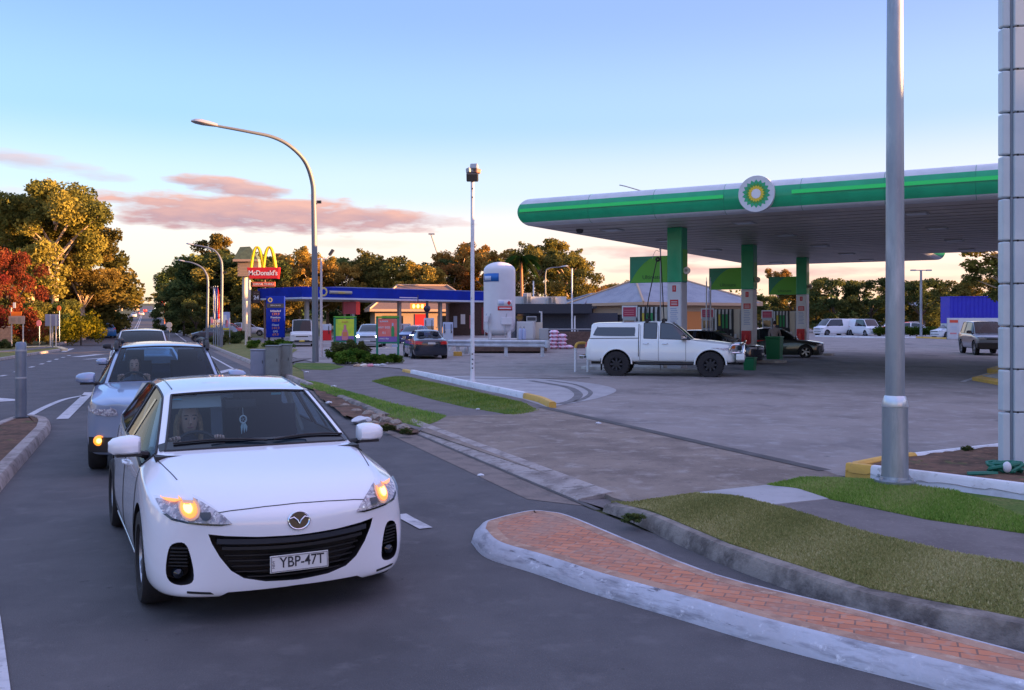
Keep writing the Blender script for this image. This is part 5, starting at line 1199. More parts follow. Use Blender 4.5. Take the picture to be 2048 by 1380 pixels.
# columns, boards, islands
def column(x, y, board=True, full=True):
    c = bpy.data.objects.new('column', None); c.empty_display_size = .2; link(c, can); c.location = (x, y, 0)
    mb = MB(); mb.b2(-.28, .28, -.32, .30, 3.30, 5.30); mb.build('upper_cladding', m_gr1, c, bevel=.03)
    mb = MB(); mb.b2(-.275, .275, -.315, .295, .14, 3.298); mb.build('lower_cladding', m_wf, c, bevel=.03)
    mb = MB(); mb.b2(.283, .287, -.20, .28, 3.35, 4.5); mb.build('sunlit_strip', m_gr3, c)  # sunlight on the column edge, put in as a yellow-green strip
    if not full: return c
    mb = MB(); mb.b2(-.24, .24, -.325, -.317, 1.45, 3.22); p = mb.build('notice_panel', m_signw, c)
    mb = MB(); mb.b2(-.07, .07, -.331, -.325, 2.95, 3.18); mb.build('number_plate', m_redp, p); text('number', '1', .2, m_signw, p, (0, -.333, 3.065), ext=.001)
    mb = MB(); mb.b2(-.16, .16, -.331, -.325, 2.42, 2.66); mb.build('warning_label', m_redp, p)
    mb = MB(); [mb.b2(-.12, .12, -.334, -.331, 2.47+.055*i, 2.49+.055*i) for i in range(3)]; mb.build('label_lines', m_signw, p)
    mb = MB(); [mb.b2(-.15+.02*(i % 2), .15-.03*(i % 3), -.331, -.326, 1.72+.075*i, 1.745+.075*i) for i in range(9)]; mb.build('print_lines', m_bluet, p)
    for s in (-1, 1):
        mb = MB(); mb.lathe([(.001, .0), (.11, .0), (.13, .03), (.13, .10), (.05, .12)], 20, Matrix.Rotation(R(90), 3, 'X'), (s*.30+.10, -.05, 3.72)); mb.build('round_speaker', m_lgrey if s < 0 else m_cream, c, smooth=True)  # right disc is coloured cream to stand for sunlight on it
    if board:
        b = bpy.data.objects.new('brand_board', None); b.empty_display_size = .2; link(b, c); b.location = (-.28, -.22, 3.30); W_, H_ = 1.50, .98
        mb = MB(); mb.b2(-W_, 0, -.03, .03, 0, H_); mb.build('board_panel', m_grd, b)
        cur = [(-W_+.02, .01), (-W_+.10, .15), (-W_+.28, .42), (-W_+.52, .68), (-W_+.80, .88), (-W_+1.05, H_-.01), (-.01, H_-.01), (-.01, .01)]; cc = [(p.x, p.y) for p in catmull([Vector((a, q, 0)) for a, q in cur[:6]], 5)]+cur[6:]
        mb = MB(); mb.prism(cc, -.036, -.031); mb.build('leaf_shape', m_gr3, b)
        text('lettering', 'Ultimate', .215, mat('dark_lettering', (.01, .06, .02), .5), b, (-.62, -.040, .20), ext=.002)
    return c
for (x, y, fl) in ((4.3, 3.2, 1), (4.3, 12.2, 1), (4.3, 22.1, 1), (17.5, 12.2, 0), (17.5, 3.2, 0)): column(x, y, fl, fl)
for y in (3.2, 12.2, 22.1):
    o = MB().slab([(cw(px_, y+py_).x, cw(px_, y+py_).y) for px_, py_ in ((.8, -.55), (5.6, -.55), (5.9, -.3), (5.9, .3), (5.6, .55), (.8, .55), (.5, .3), (.5, -.3))], .0, .15).build('pump_island', m_conc, None, bevel=.02)
    tag(o, kind='structure')
m_pump = mat('pump_white', (.60, .62, .62), .4); m_pumpc = mat('pump_cream', (.58, .52, .42), .45); m_hose = mat('black_hose', (.012, .012, .014), .5); m_ylw = mat('pump_yellow', (.65, .50, .05), .5); m_pgr = mat('pump_green', (.03, .32, .10), .5)
def make_pump(loc):
    t = thing('fuel_pump', 'petrol pump with coloured nozzle panels beside the nearest green column, above the white ute', 'fuel pump', loc, AR, 'petrol pumps under the green canopy')
    mb = MB(); mb.b2(-.85, .80, -.24, .24, .15, 1.30); mb.build('cabinet', m_pump, t, bevel=.02)
    mb = MB(); mb.b2(-.25, .62, -.16, .16, 1.30, 2.42); mb.build('hose_housing', m_dgrey, t, bevel=.01)
    for i, (m, z0) in enumerate(((m_pump, 1.4), (m_ylw, 1.65), (m_pgr, 1.55), (m_pgr, 1.55), (m_pump, 1.5))):
        x = -.18+.17*i; mb = MB(); mb.b2(x-.05, x+.05, -.20, -.165, z0, 2.18 if i else 2.38); mb.build('nozzle_panel', m, t); mb = MB(); mb.b2(x-.048, x+.048, -.198, -.166, 2.185, 2.40); mb.build('panel_top', m_pump, t)
    for i in range(5):
        x = -.10+.17*i; mb = MB(); mb.tube(catmull([(x, -.22, 2.42), (x, -.27, 2.2), (x+.01, -.27, 1.6), (x+.02, -.30, .75), (x+.05, -.32, .65), (x+.08, -.30, .80), (x+.06, -.25, 1.25)], 4), .019, 6); h_ = mb.build('hose', m_hose, t, smooth=True)
        mb = MB(); mb.tube([(x+.06, -.25, 1.18), (x+.06, -.24, 1.36), (x+.05, -.20, 1.50)], [.035, .035, .015], 8); mb.build('nozzle', m_hose, h_, smooth=True)
    mb = MB(); mb.b2(-.85, -.30, -.20, .20, 1.30, 2.05); mb.build('display', m_lgrey, t, bevel=.02)
    mb = MB(); mb.b2(-.78, -.38, -.215, -.20, 1.55, 1.90); mb.build('screen', m_dkglass, t)
    mb = MB(); mb.b2(-.90, -.28, -.14, -.08, 1.98, 2.46); s_ = mb.build('topper_sign', m_signw, t); mb = MB(); mb.b2(-.85, -.33, -.146, -.141, 2.05, 2.40); mb.build('topper_print', m_pink, s_)
    mb = MB(); [mb.b2(-.80, -.40, -.149, -.147, 2.12+.08*i, 2.14+.08*i) for i in range(3)]; mb.build('topper_lines', mat('print_pink', (.6, .25, .3), .5), s_)
    mb = MB(); mb.b2(.64, .92, -.18, .18, .15, 2.40); mb.build('end_pillar', m_pumpc, t, bevel=.02)
    mb = MB(); mb.b2(-.80, -.35, -.25, -.241, .55, 1.15); mb.build('instruction_panel', m_bluet, t)
    return t
pm0 = make_pump(cw(3.05, 3.2)); 
for yy_, lb in ((12.2, 'petrol pump with coloured nozzle panels beside the second green column'), (22.1, 'petrol pump with coloured nozzle panels beside the farthest green column')):
    c = copy_tree(pm0); c.location = cw(3.0, yy_); c['label'] = lb
def lift(name, label, cat, pts, r, m, loc, extra=None, grp=None):
    t = thing(name, label, cat, loc, 0, grp); mb = MB(); mb.tube(pts, r, 8); mb.build('pole', m, t, smooth=True); return t
t = thing('hose_mast', 'thin mast with a black looped hose standing left of the nearest green column', 'hose mast', P(1320, 640, 33.6)*Vector((1, 1, 0)) if False else Vector((P(1321, 640, 33.4).x, 33.4, .12)), 0)
mb = MB(); mb.tube([(0, 0, 0), (0, 0, 4.3)], .022, 8); mb.tube([(0, 0, 4.3), (-.02, 0, 4.36)], [.04, .03], 8); mb.build('pole', m_lgrey, t, smooth=True)
mb = MB(); mb.tube(catmull([(-.14, -.03, 3.95), (-.30, -.03, 3.2), (-.46, -.03, 2.4), (-.48, -.03, 2.0), (-.36, -.03, 1.6), (-.34, -.03, 1.1)], 6), .02, 6); mb.tube(catmull([(0, -.03, 4.1), (.05, -.03, 3.2), (.10, -.03, 2.2), (.16, -.03, 1.1)], 6), .02, 6); mb.build('hose', m_hose, t, smooth=True)
mb = MB(); mb.lathe([(.03, -.05), (.09, -.03), (.09, .03), (.03, .05)], 14, Matrix.Rotation(R(90), 3, 'X'), (-.10, 0, 3.98)); mb.build('hose_reel', m_blk, t, smooth=True)
mb = MB(); mb.tube(catmull([(-.02, 0, 4.25), (-.16, 0, 4.30), (-.26, 0, 4.12), (-.30, 0, 3.98)], 5), .008, 6); mb.build('wire_hook', m_lgrey, t, smooth=True)
t = thing('hose_mast', 'pair of tall white pipes with a blue hose between the first and second green columns', 'hose mast', Vector((P(1417, 640, 41.).x, 41., .12)), 0)
for x in (-.09, .09):
    mb = MB(); mb.tube([(x, 0, 0), (x, 0, 3.5)], [.035, .028], 8); mb.tube([(x, 0, 3.5), (x, 0, 3.68)], .012, 6); mb.build('pole', m_signw, t, smooth=True)
mb = MB(); mb.tube([(.0, -.03, .5), (.02, -.03, 3.1)], .018, 6); mb.build('hose', mat('blue_hose', (.03, .08, .25), .5), t, smooth=True)
# fire extinguisher cabinets on columns two and three
for y, lb in ((12.2, 'red fire extinguisher cabinet on the second green column'), (22.1, 'red fire extinguisher cabinet on the farthest green column')):
    t = thing('extinguisher_cabinet', lb, 'cabinet', cw(4.28, y-.36, .62), AR, 'red extinguisher cabinets'); mb = MB(); mb.b2(-.2, .2, -.10, .035, 0, .82); mb.build('cabinet_box', m_redp, t, bevel=.01)
    mb = MB(); mb.tube([(0, -.12, .1), (0, -.12, .55)], .07, 10); mb.tube([(0, -.12, .55), (0, -.12, .66)], [.05, .02], 8); mb.build('extinguisher', mat('extinguisher_red', (.7, .05, .04), .3), t, smooth=True)
def wheelie(name, label, loc, rz, w, d, h, m, cat='bin', grp=None):
    t = thing(name, label, cat, loc, rz, grp); mb = MB(); a = .88
    mb.add([(-w/2*a, -d/2*a, 0), (w/2*a, -d/2*a, 0), (w/2*a, d/2*a, 0), (-w/2*a, d/2*a, 0), (-w/2, -d/2, h*.92), (w/2, -d/2, h*.92), (w/2, d/2, h*.92), (-w/2, d/2, h*.92)], [(3, 2, 1, 0), (4, 5, 6, 7), (0, 1, 5, 4), (1, 2, 6, 5), (2, 3, 7, 6), (3, 0, 4, 7)]); mb.build('bin_body', m, t, bevel=.03)
    mb = MB(); mb.b2(-w/2-.02, w/2+.02, -d/2-.02, d/2+.02, h*.92+.002, h); mb.build('bin_lid', m, t, bevel=.02); return t
m_bin = mat('bin_green', (.01, .17, .06), .45)
wheelie('rubbish_bin', 'tall green bin in front of the person filling up under the canopy', Vector((P(1549, 640, 42.3).x, 42.3, 0)), AR, .66, .62, 1.18, m_bin)
t = wheelie('green_bollard', 'short green bollard on the ground just past the white ute front wheel', Vector((P(1500, 640, 35).x, 35, 0)), AR, .42, .40, .52, m_bin, cat='bollard')
# person at the pump, back turned
m_shirt = mat('beige_shirt', (.34, .28, .26), .9, var=.2, scale=6); m_trs = mat('dark_trousers', (.03, .03, .04), .9)
pp = thing('person', 'person in a beige shirt standing behind the green bin next to the dark sedan', 'person', Vector((P(1549, 640, 45.).x, 45., .02)), R(-30))
J = [((0, 0, .95), (.16, .11)), ((0, 0, 1.15), (.15, .10)), ((0, .01, 1.38), (.19, .12)), ((0, .02, 1.52), .06), ((0, .03, 1.60), .05)]; E = [(0, 1), (1, 2), (2, 3), (3, 4)]
for e in (-1, 1):
    kk = len(J); J += [((e*.21, 0, 1.43), .07), ((e*.27, .05, 1.16), .05), ((e*.25, .25, 1.08 if e > 0 else .98), .036)]; E += [(2, kk), (kk, kk+1), (kk+1, kk+2)]
skin_obj('shirt', J, E, m_shirt, pp, 2)
J = [((0, 0, .95), (.165, .12)), ((-.10, 0, .85), .095), ((-.11, .02, .48), .065), ((-.11, -.02, .08), .045), ((-.11, .14, .04), .04), ((.10, 0, .85), .095), ((.12, .02, .48), .065), ((.13, -.02, .08), .045), ((.13, .14, .04), .04)]
skin_obj('trousers', J, [(0, 1), (1, 2), (2, 3), (3, 4), (0, 5), (5, 6), (6, 7), (7, 8)], m_trs, pp, 2)
for e in (-1, 1): hand(pp, (e*.25, .25, 1.08 if e > 0 else .98), (0, .9, -.2), (-e, 0, 0), (0, .1, 1), s=1.)
head_bits(pp, Vector((0, .035, 1.73)), (0, 1, 0), m_hairb, False)
# ------------------------------------------------------------------ pylon sign clad in white panels
py = thing('pylon_sign', 'tall white panelled pylon at the right edge with dark joints between its panels', 'pylon', G(2023, 932, .12), R(-4))
mb = MB(); mb.b2(0.05, 1.9, .05, .23, -.1, 7.0); mb.build('core', mat('joint_grey', (.17, .16, .17), .7), py)
pz = [.0]+[.13+.530*i for i in range(1, 13)]
m_pan = layered('pylon_panel', [((.34, .39, .41), 1, 0, 1, one), ((.29, .34, .37), 1.4, .45, .65, one), ((.22, .26, .28), 4, .60, .8, (1, 1, .2))], rough=.35, bump=.03, bscale=3, spec=.5)
for i in range(len(pz)-1):
    mb = MB(); z0, z1 = pz[i]+.008, pz[i+1]-.008
    mb.b2(.045, 1.92, .02, .26, z0, z1); mb.build('face_panel', m_pan, py, bevel=.012)
    mb = MB(); mb.prism([(-.085, z0), (.015, z0), (.015, z1), (-.085, z1)], .05, .19); mb.build('edge_panel', m_pan, py, bevel=.02)
mb = MB(); mb.b2(.016, .044, .06, .20, 0, 7.0); mb.build('vertical_channel', mat('grey_channel', (.20, .25, .30), .5), py)
mb = MB(); [mb.lathe([(.001, -.006), (.012, -.006), (.012, .0)], 10, Matrix.Rotation(R(90), 3, 'X'), (.085, .016, z)) for z in pz[1:]]; mb.build('bolts', m_blk, py)
# ------------------------------------------------------------------ big galvanised street light pole
b0 = G(1790, 968, .135)
gp = thing('light_pole', 'thick galvanised light pole with a conical collar standing on the grass by the planter', 'light pole', b0, 0)
mb = MB(); mb.lathe([(.205, .0), (.215, .02), (.215, .05), (.15, .06), (.145, .09)], 32); mb.build('base_flange', m_lip if False else m_galv, gp, smooth=True)
for a in range(6):
    x, y = math.cos(a*1.047+.3)*.18, math.sin(a*1.047+.3)*.18; mb = MB(); mb.cyl((x, y, .04), .014, .05, 8); mb.cyl((x, y, .055), .024, .018, 6); mb.build('anchor_bolt', m_lgrey, gp)
mb = MB(); mb.lathe([(.140, .05), (.136, .30), (.134, .845)], 32); mb.build('sleeve', m_galv, gp, smooth=True)
mb = MB(); mb.lathe([(.136, .842), (.139, .85), (.112, .955), (.104, .965)], 32); mb.build('collar', mat('bright_collar', (.62, .66, .70), .3, .6), gp, smooth=True)
mb = MB(); mb.lathe([(.100, .94), (.094, 3.0), (.080, 6.0), (.065, 11.5)], 32); mb.tube(catmull([(0, 0, 11.4), (0, -.1, 12.2), (-.5, -1.2, 12.6), (-1.2, -2.6, 12.8)], 6), .05, 10); mb.build('shaft', m_galv, gp, smooth=True)
mb = MB(); mb.ball((-1.35, -2.9, 12.82), .22, 14, (1.0, 1.9, .5)); mb.build('lamp_head', m_lgrey, gp, smooth=True)
# ------------------------------------------------------------------ street lamps along the road
def street_lamp(loc, pts, r0, r1, head, label, hl=.55, grp='street lamps along the road', box=None, hm=None):
    t = thing('street_lamp', label, 'street lamp', loc, 0, grp); o = Vector(loc); q = catmull([Vector(p)-o for p in pts], 8); n_ = len(q)
    mb = MB(); mb.tube(q, [r0+(r1-r0)*i/(n_-1) for i in range(n_)], 12); mb.build('pole', m_pole, t, smooth=True)
    d = (q[-1]-q[-2]).normalized(); c = q[-1]+d*hl*.5; M_ = d.to_track_quat('Y', 'Z').to_matrix()
    mb = MB(); pr = [(-.5, .05, .05), (-.25, .10, .07), (.1, .15, .085), (.35, .13, .07), (.5, .05, .03)]; rings = []
    for (u, wd, hh) in pr: rings.append([c+M_ @ Vector((math.cos(a*math.pi/6)*wd*hl/.55, u*hl, math.sin(a*math.pi/6)*hh*hl/.55*(1. if math.sin(a*math.pi/6) > 0 else .45))) for a in range(12)])
    vs = [p for r_ in rings for p in r_]; mb.add(vs, [(i*12+j, (i+1)*12+j, (i+1)*12+(j+1) % 12, i*12+(j+1) % 12) for i in range(4) for j in range(12)]+[tuple(range(12)), tuple(48+j for j in range(12))])
    mb.build('lamp_head', hm or m_lgrey, t, smooth=True)
    if box:
        p = Vector(box)-o; mb = MB(); mb.box(p+Vector((.14, 0, 0)), (.18, .12, .12)); mb.tube([p+Vector((.05, 0, -.08)), p+Vector((-.05, 0, -.10))], .02, 6); mb.build('sensor_box', m_blk, t)
    return t
D1 = 40.8; m_head2 = mat('lamp_casing', (.55, .50, .46), .3, .5)
street_lamp(P(631, 722, D1)*1, [P(631, 724, D1), P(630, 600, D1), P(629, 500, D1), P(627.5, 410, D1), P(625, 365, D1), P(610, 323, D1-.3), P(580, 292, D1-.8), P(545, 274, D1-1.2), P(500, 264, D1-1.6), P(435, 252, D1-2)], .145, .055, None, 'tallest curved street lamp, with a small camera box, its arm reaching left over the traffic', 1.05, box=P(632, 404, D1), hm=m_head2)
D2 = 64.; street_lamp(P(442.5, 693, D2), [P(442.5, 694, D2), P(443.5, 600, D2), P(444, 540, D2), P(441, 518, D2), P(429, 501, D2), P(410, 494, D2), P(388, 490, D2)], .11, .045, None, 'small curved street lamp with a flood light, the taller of the two beside the banners', .55, box=P(446, 545, D2))
D3 = 69.; street_lamp(P(414, 688, D3), [P(414, 689, D3), P(415, 620, D3), P(415.8, 563, D3), P(411, 545, D3), P(402, 534, D3), P(385, 526, D3), P(370, 523, D3)], .11, .045, None, 'small curved street lamp left of its taller neighbour, in front of the dark trees', .5, box=P(418, 575, D3))
for px, pb, pt, d, lb in ((885, 660, 556, 150, 'slim lamp post glowing in the sun behind the blue canopy'), (1091, 640, 534, 120, 'slim sunlit lamp post beside the palm tree above the white parapet')):
    street_lamp(P(px, pb, d), [P(px, pb, d), P(px, (pb+pt)/2+10, d), P(px, pt+14, d), P(px+7, pt+3, d), P(px+30, pt, d)], .12, .06, None, lb, 1.0, grp='lamp posts behind the buildings')
# middle white pole with floodlights
b = G(945, 771, .05); t = thing('floodlight_pole', 'slim white pole with a cluster of floodlights on top, in front of the gas tank', 'light pole', b, 0); s_ = b.y/FPX; H_ = (771-360)*s_
mb = MB(); mb.tube([(0, 0, 0), (0, 0, .4)], [.075, .062], 12); mb.tube([(0, 0, .4), (0, 0, H_)], [.058, .05], 12); mb.build('pole', m_white, t, smooth=True)
mb = MB(); mb.b2(-.16, .16, -.16, .16, 0, .025); [mb.add([(0, 0, .28), (sx*.16, sy*.16, .02), (sx*.02, sy*.02, .02)], [(0, 1, 2)]) for sx, sy in ((1, 0), (-1, 0), (0, 1), (0, -1))]; mb.build('base_plate', m_white, t)
mb = MB(); [mb.box((0, -.055, z), (.04, .01, .04)) for z in (.5, .62, .75, .9, H_-.25, H_-.5)]; mb.build('labels', m_dgrey, t)
for (dx_, dz_, rz, rx, mm, w_) in ((.0, .08, 0, 30, m_dgrey, .34), (-.07, .26, 40, -10, m_lgrey, .20), (.05, .36, -10, -20, m_lgrey, .22), (.14, .24, -60, -10, mat('rusty_lamp', (.40, .20, .14), .5), .18)):
    mb = MB(); M_ = (Matrix.Rotation(R(rz), 3, 'Z') @ Matrix.Rotation(R(rx), 3, 'X')); mb.box((dx_, -.06, H_+dz_), (w_, .16, w_*.75), M=M_); mb.build('floodlight', mm, t, bevel=.03)
# second white pole behind the big street lamp
D = 46.; t = thing('floodlight_pole', 'pale pole with an upturned floodlight just right of the tall street lamp', 'light pole', P(642.5, 713, D), 0)
mb = MB(); s_ = D/FPX; H_ = 196*s_; mb.tube([(0, 0, 0), (0, 0, H_)], [.075, .05], 10); mb.tube([(-.35, 0, H_-.02), (.3, 0, H_-.02)], .03, 8); mb.tube([(.3, 0, H_), (.42, 0, H_+.16)], .025, 6); mb.build('pole', mat('pinkish_white', (.55, .50, .50), .5), t, smooth=True)
mb = MB(); mb.box((.50, 0, H_+.30), (.14, .2, .34), M=Matrix.Rotation(R(35), 3, 'Y')); mb.build('floodlight', m_dgrey, t, bevel=.02)
mb = MB(); mb.box((-.36, 0, H_+.06), (.16, .2, .14)); mb.build('floodlight', m_dgrey, t, bevel=.02)
# hoop bollard beside the ute, extra lamp posts in the far car park
D = 33.8; o_ = Vector((P(1151, 640, D).x, D, 0)); t = thing('hoop_bollard', 'white hoop bollard with a yellow top behind the white ute', 'bollard', o_, 0)
mb = MB(); mb.tube([(0, 0, 0), (0, 0, .92)], .05, 10); mb.tube([(.46, .1, .92), (.46, .1, 0)], .05, 10); mb.build('legs', m_white, t, smooth=True)
mb = MB(); mb.tube(catmull([(0, 0, .90), (0.03, 0, 1.02), (.12, .02, 1.08), (.34, .08, 1.08), (.43, .09, 1.02), (.46, .1, .90)], 5), .052, 10); mb.build('top_bar', m_yel, t, smooth=True)
D = 95.; t = thing('light_pole', 'slender grey light pole in the far car park beyond the hedge', 'light pole', GD(1842, D), 0); mb = MB(); mb.tube([(0, 0, 0), (0, 0, 6.9)], [.14, .11], 10); mb.tube([(-.6, 0, 6.9), (.6, 0, 6.9)], .05, 8); mb.build('pole', m_galv, t, smooth=True)
for s in (-1, 1): mb = MB(); mb.box((s*.8, 0, 6.9), (.5, .3, .14)); mb.build('lamp_head', m_lgrey, t)
for px, d, z0, z1, lb in ((1144, 64, 657, 538, 'thin white pole standing by the low brick wall left of the ute'), (1149.5, 64.5, 657, 633, 'short white post beside the thin white pole'), (1067, 78, 598, 563, 'short pinkish vent pipe on the flat roof with the air conditioners')):
    t = thing('pole', lb, 'pole', P(px, z0, d), 0); mb = MB(); mb.tube([(0, 0, -.3), (0, 0, (z0-z1)*d/FPX)], [.055, .05], 8); mb.build('shaft', m_white, t, smooth=True); mb = MB(); mb.cyl((0, 0, (z0-z1)*d/FPX), .07, .05, 8); mb.build('cap', m_lgrey, t)
# grey post on the median
b = G(42, 836, .12); t = thing('median_post', 'smooth grey metal post standing on the nose of the median', 'post', b, 0); mb = MB(); mb.lathe([(.001, 1.40), (.07, 1.395), (.092, 1.36), (.095, 1.2), (.095, .0)], 28); mb.build('tube', mat('dull_post', (.20, .24, .30), .32, .35, var=.2, scale=3), t, smooth=True)
mb = MB(); [mb.lathe([(.0965, z), (.0985, z+.006), (.0985, z+.03), (.0965, z+.036)], 28) for z in (.72, 1.22)]; mb.build('band', m_lgrey, t, smooth=True)
mb = MB(); mb.lathe([(.13, 0), (.13, .02), (.1, .03)], 24); mb.build('base_ring', m_dgrey, t)
# utility cabinets half hidden by the white car
m_cab = mat('cabinet_grey_green', (.20, .23, .22), .55, var=.15, scale=4)
for (x0, x1, y0, yb, dd, m, lb) in ((501, 529, 705, 761, 30.5, mat('cabinet_grey', (.26, .29, .36), .5, var=.1, scale=3), 'narrow bluish grey utility cabinet behind the white car roof'), (531, 558, 697, 762, 30.2, m_cab, 'left half of the taller green grey utility cabinet pair'), (558.6, 581, 695, 761, 30.6, m_cab, 'right half of the taller green grey utility cabinet pair, nearest the driveway')):
    s_ = dd/FPX; w_ = (x1-x0)*s_; hh = (yb-y0)*s_; t = thing('utility_cabinet', lb, 'utility cabinet', Vector((((x0+x1)/2-1024)*s_, dd, .04)), R(3), 'utility cabinets on the verge')
    mb = MB(); mb.b2(-w_/2, w_/2, 0, .35, 0, hh-.04); mb.build('housing', m, t, bevel=.01); mb = MB(); mb.b2(-w_/2-.015, w_/2+.015, -.02, .37, hh-.038, hh); mb.build('lid', m, t, bevel=.01)
    mb = MB(); mb.b2(-w_/2+.03, w_/2-.03, -.012, -.001, .1, hh-.1); dr = mb.build('door', m, t, bevel=.004); mb = MB(); mb.box((w_/2-.07, -.02, hh*.55), (.02, .02, .10)); mb.build('handle', m_dgrey, dr)
# yellow kerbed island at the far right
D = 33.
pk = [(1944, 760), (1990, 768), (2100, 786), (2160, 774), (2075, 748), (2006, 738)]
tag(MB().slab([G(*p)[:2] for p in [(1944, 763), (2100, 792), (2160, 780), (2010, 748)]], 0, .14).build('traffic_island', m_yel, None, bevel=.02), kind='structure')
tag(MB().slab([G(*p)[:2] for p in [(1965, 761), (2085, 783), (2130, 776), (2012, 754)]], .14, .16).build('island_fill', m_conc, None), kind='structure')
tag(MB().slab([G(*p)[:2] for p in [(1974, 748), (2110, 768), (2160, 758), (2010, 737)]], 0, .20).build('traffic_island', m_yel, None, bevel=.02), kind='structure')
o = ribbon('painted_line', densify([G(1925, 766), G(1975, 749), G(2005, 738)], .5), .14, m_mark, .04)
# ================================================================== SIGNS, BUILDINGS AND THE BLUE STATION
def pbox(mb, x0, x1, y0, y1, d, th):
    """box whose camera side covers photo pixels x0..x1, y0..y1 at distance d"""
    a = P(x0, y1, d); b = P(x1, y0, d); mb.b2(a.x, b.x, d, d+th, a.z, b.z); return mb
def pthing(name, label, cat, px, d, z=0, group=None): return thing(name, label, cat, GD(px, d, z), 0, group)
def loc_box(t, nm, m, x0, x1, y0, y1, d, th, bevel=0., dy=0., parent=None):
    mb = MB(); a = P(x0, y1, d); b = P(x1, y0, d); o = t.location; mb.b2(a.x-o.x, b.x-o.x, d-o.y+dy, d-o.y+dy+th, a.z-o.z, b.z-o.z); return mb.build(nm, m, parent or t, bevel=bevel)
m_arch = mat('arch_yellow', (.85, .58, .0), .35); m_mred = mat('restaurant_red', (.62, .01, .015), .4); m_blue2 = mat('station_blue', (.002, .025, .36), .75, var=.25, scale=.6, spec=.2); m_ltblue = mat('pale_stripe', (.42, .50, .66), .4)
m_tan = mat('tan_render', (.42, .30, .20), .8, var=.1); m_brown = mat('brown_brick', (.085, .055, .045), .9, var=.3, scale=6); m_dkwall = mat('dark_cladding', (.022, .026, .038), .6); m_pwhite = mat('parapet_white', (.55, .57, .58), .6)
m_roof = layered('roof_sheet', [((.16, .17, .20), 1, 0, 1, one), ((.12, .13, .16), .7, .45, .6, one), ((.19, .20, .23), 30, .5, .6, (6, .2, 1))], rough=.6, bump=.2); m_roofb = mat('roof_brown', (.20, .13, .10), .8, var=.2); m_fasc = mat('fascia_tan', (.50, .34, .22), .7)
m_rust = mat('masonry_brown', (.16, .10, .08), .9, var=.35, scale=5, bump=.5)
# --- restaurant pole sign with yellow arches
D = 90.; t = pthing('restaurant_sign', 'tall restaurant sign with two yellow arches over a red name board', 'sign', 499, D); o = t.location
mb = MB(); mb.tube([(0, 0, 0), (0, 0, P(499, 556, D).z-o.z)], .15, 14); mb.build('pole', m_cream, t, smooth=True)
mb = MB(); r_ = P(529, 640, D).x-o.x; mb.tube([(r_, .1, 0), (r_, .1, P(0, 556, D).z-o.z)], .10, 12); mb.build('second_pole', m_roofb, t, smooth=True)
q = lambda x, y: (P(x, y, D).x-o.x, P(x, y, D).z-o.z)
mb = MB(); mb.prism([q(495, 535), q(560, 535), q(557.5, 557.5), q(500, 557.5)], -.28, .28); mb.build('name_board', m_mred, t, bevel=.03)
c_ = q(527.5, 546.5); text('lettering', "McDonald's", .66, m_signw, t, (c_[0], -.29, c_[1]), ext=.01, bold=.012, sx=.90)
for s, cx in ((-1, 514.3), (1, 538.8)):
    pts = []
    for i in range(25):
        u = -1+2*i/24; x = cx+u*12.6; y = 494.5+45.5*abs(u)**2.35; a = q(x, y); pts.append((a[0], 0, a[1]))
    mb = MB(); mb.tube(pts, [.17-.06*(1-abs(-1+2*i/24))**2 for i in range(25)], 10); mb.build('arch', m_arch, t, smooth=True)
bd = mb = MB(); a, b = q(505, 573), q(550, 564); mb.b2(a[0], b[0], -.12, .12, a[1], b[1]); bd = mb.build('lower_board', mat('board_orange_red', (.62, .12, .06), .5), t); c_ = q(527.5, 568.6); text('lettering', 'DRIVE THRU', .30, m_signw, bd, (c_[0], -.13, c_[1]), ext=.01, sx=1.15)
mb = MB(); a, b = q(505.5, 606), q(520, 582); mb.b2(a[0], b[0], -.08, .0, a[1], b[1]); bd = mb.build('hours_board', mat('dark_board', (.05, .025, .02), .6), t); c_ = q(513, 595.5); text('lettering', '24', .52, m_signw, bd, (c_[0], -.09, c_[1]), ext=.01, bold=.01); c_ = q(513, 587); text('lettering', 'HOURS', .13, m_fasc, bd, (c_[0], -.09, c_[1]), ext=.01)
D = 100.; t = pthing('roofed_sign', 'tan sign box under a small green hipped roof behind the yellow arches', 'sign', 488, D); o = t.location
q = lambda x, y: (P(x, y, D).x-o.x, P(x, y, D).z-o.z)
mb = MB(); a, b = q(478.5, 553), q(520, 523); mb.b2(a[0], b[0], -.6, .6, a[1], b[1]); mb.build('sign_box', m_tan, t); mb = MB(); a, b = q(471, 524), q(521, 519.5); mb.b2(a[0], b[0], -1.0, 1.0, a[1], b[1]); mb.build('eaves', m_fasc, t)
a, b, c_, e_ = q(472, 519.5), q(520, 519.5), q(480, 494), q(500, 493); mb = MB(); mb.add([(a[0], -1, a[1]), (b[0], -1, b[1]), (b[0], 1, b[1]), (a[0], 1, a[1]), (c_[0], 0, c_[1]), (e_[0], 0, e_[1])], [(0, 1, 5, 4), (1, 2, 5), (2, 3, 4, 5), (3, 0, 4), (3, 2, 1, 0)]); mb.build('hipped_roof', mat('roof_green', (.10, .13, .06), .7, var=.3, scale=3), t)
mb = MB(); a = q(490, 553); mb.tube([(a[0], 0, 0), (a[0], 0, a[1])], .3, 12); mb.build('pole', m_cream, t, smooth=True)
mb = MB(); [mb.b2(q(482, 0)[0], q(498, 0)[0], -.62, -.605, q(0, y+1.2)[1], q(0, y)[1]) for y in (529, 535, 541, 547)]; mb.build('faded_lines', m_fasc, t)
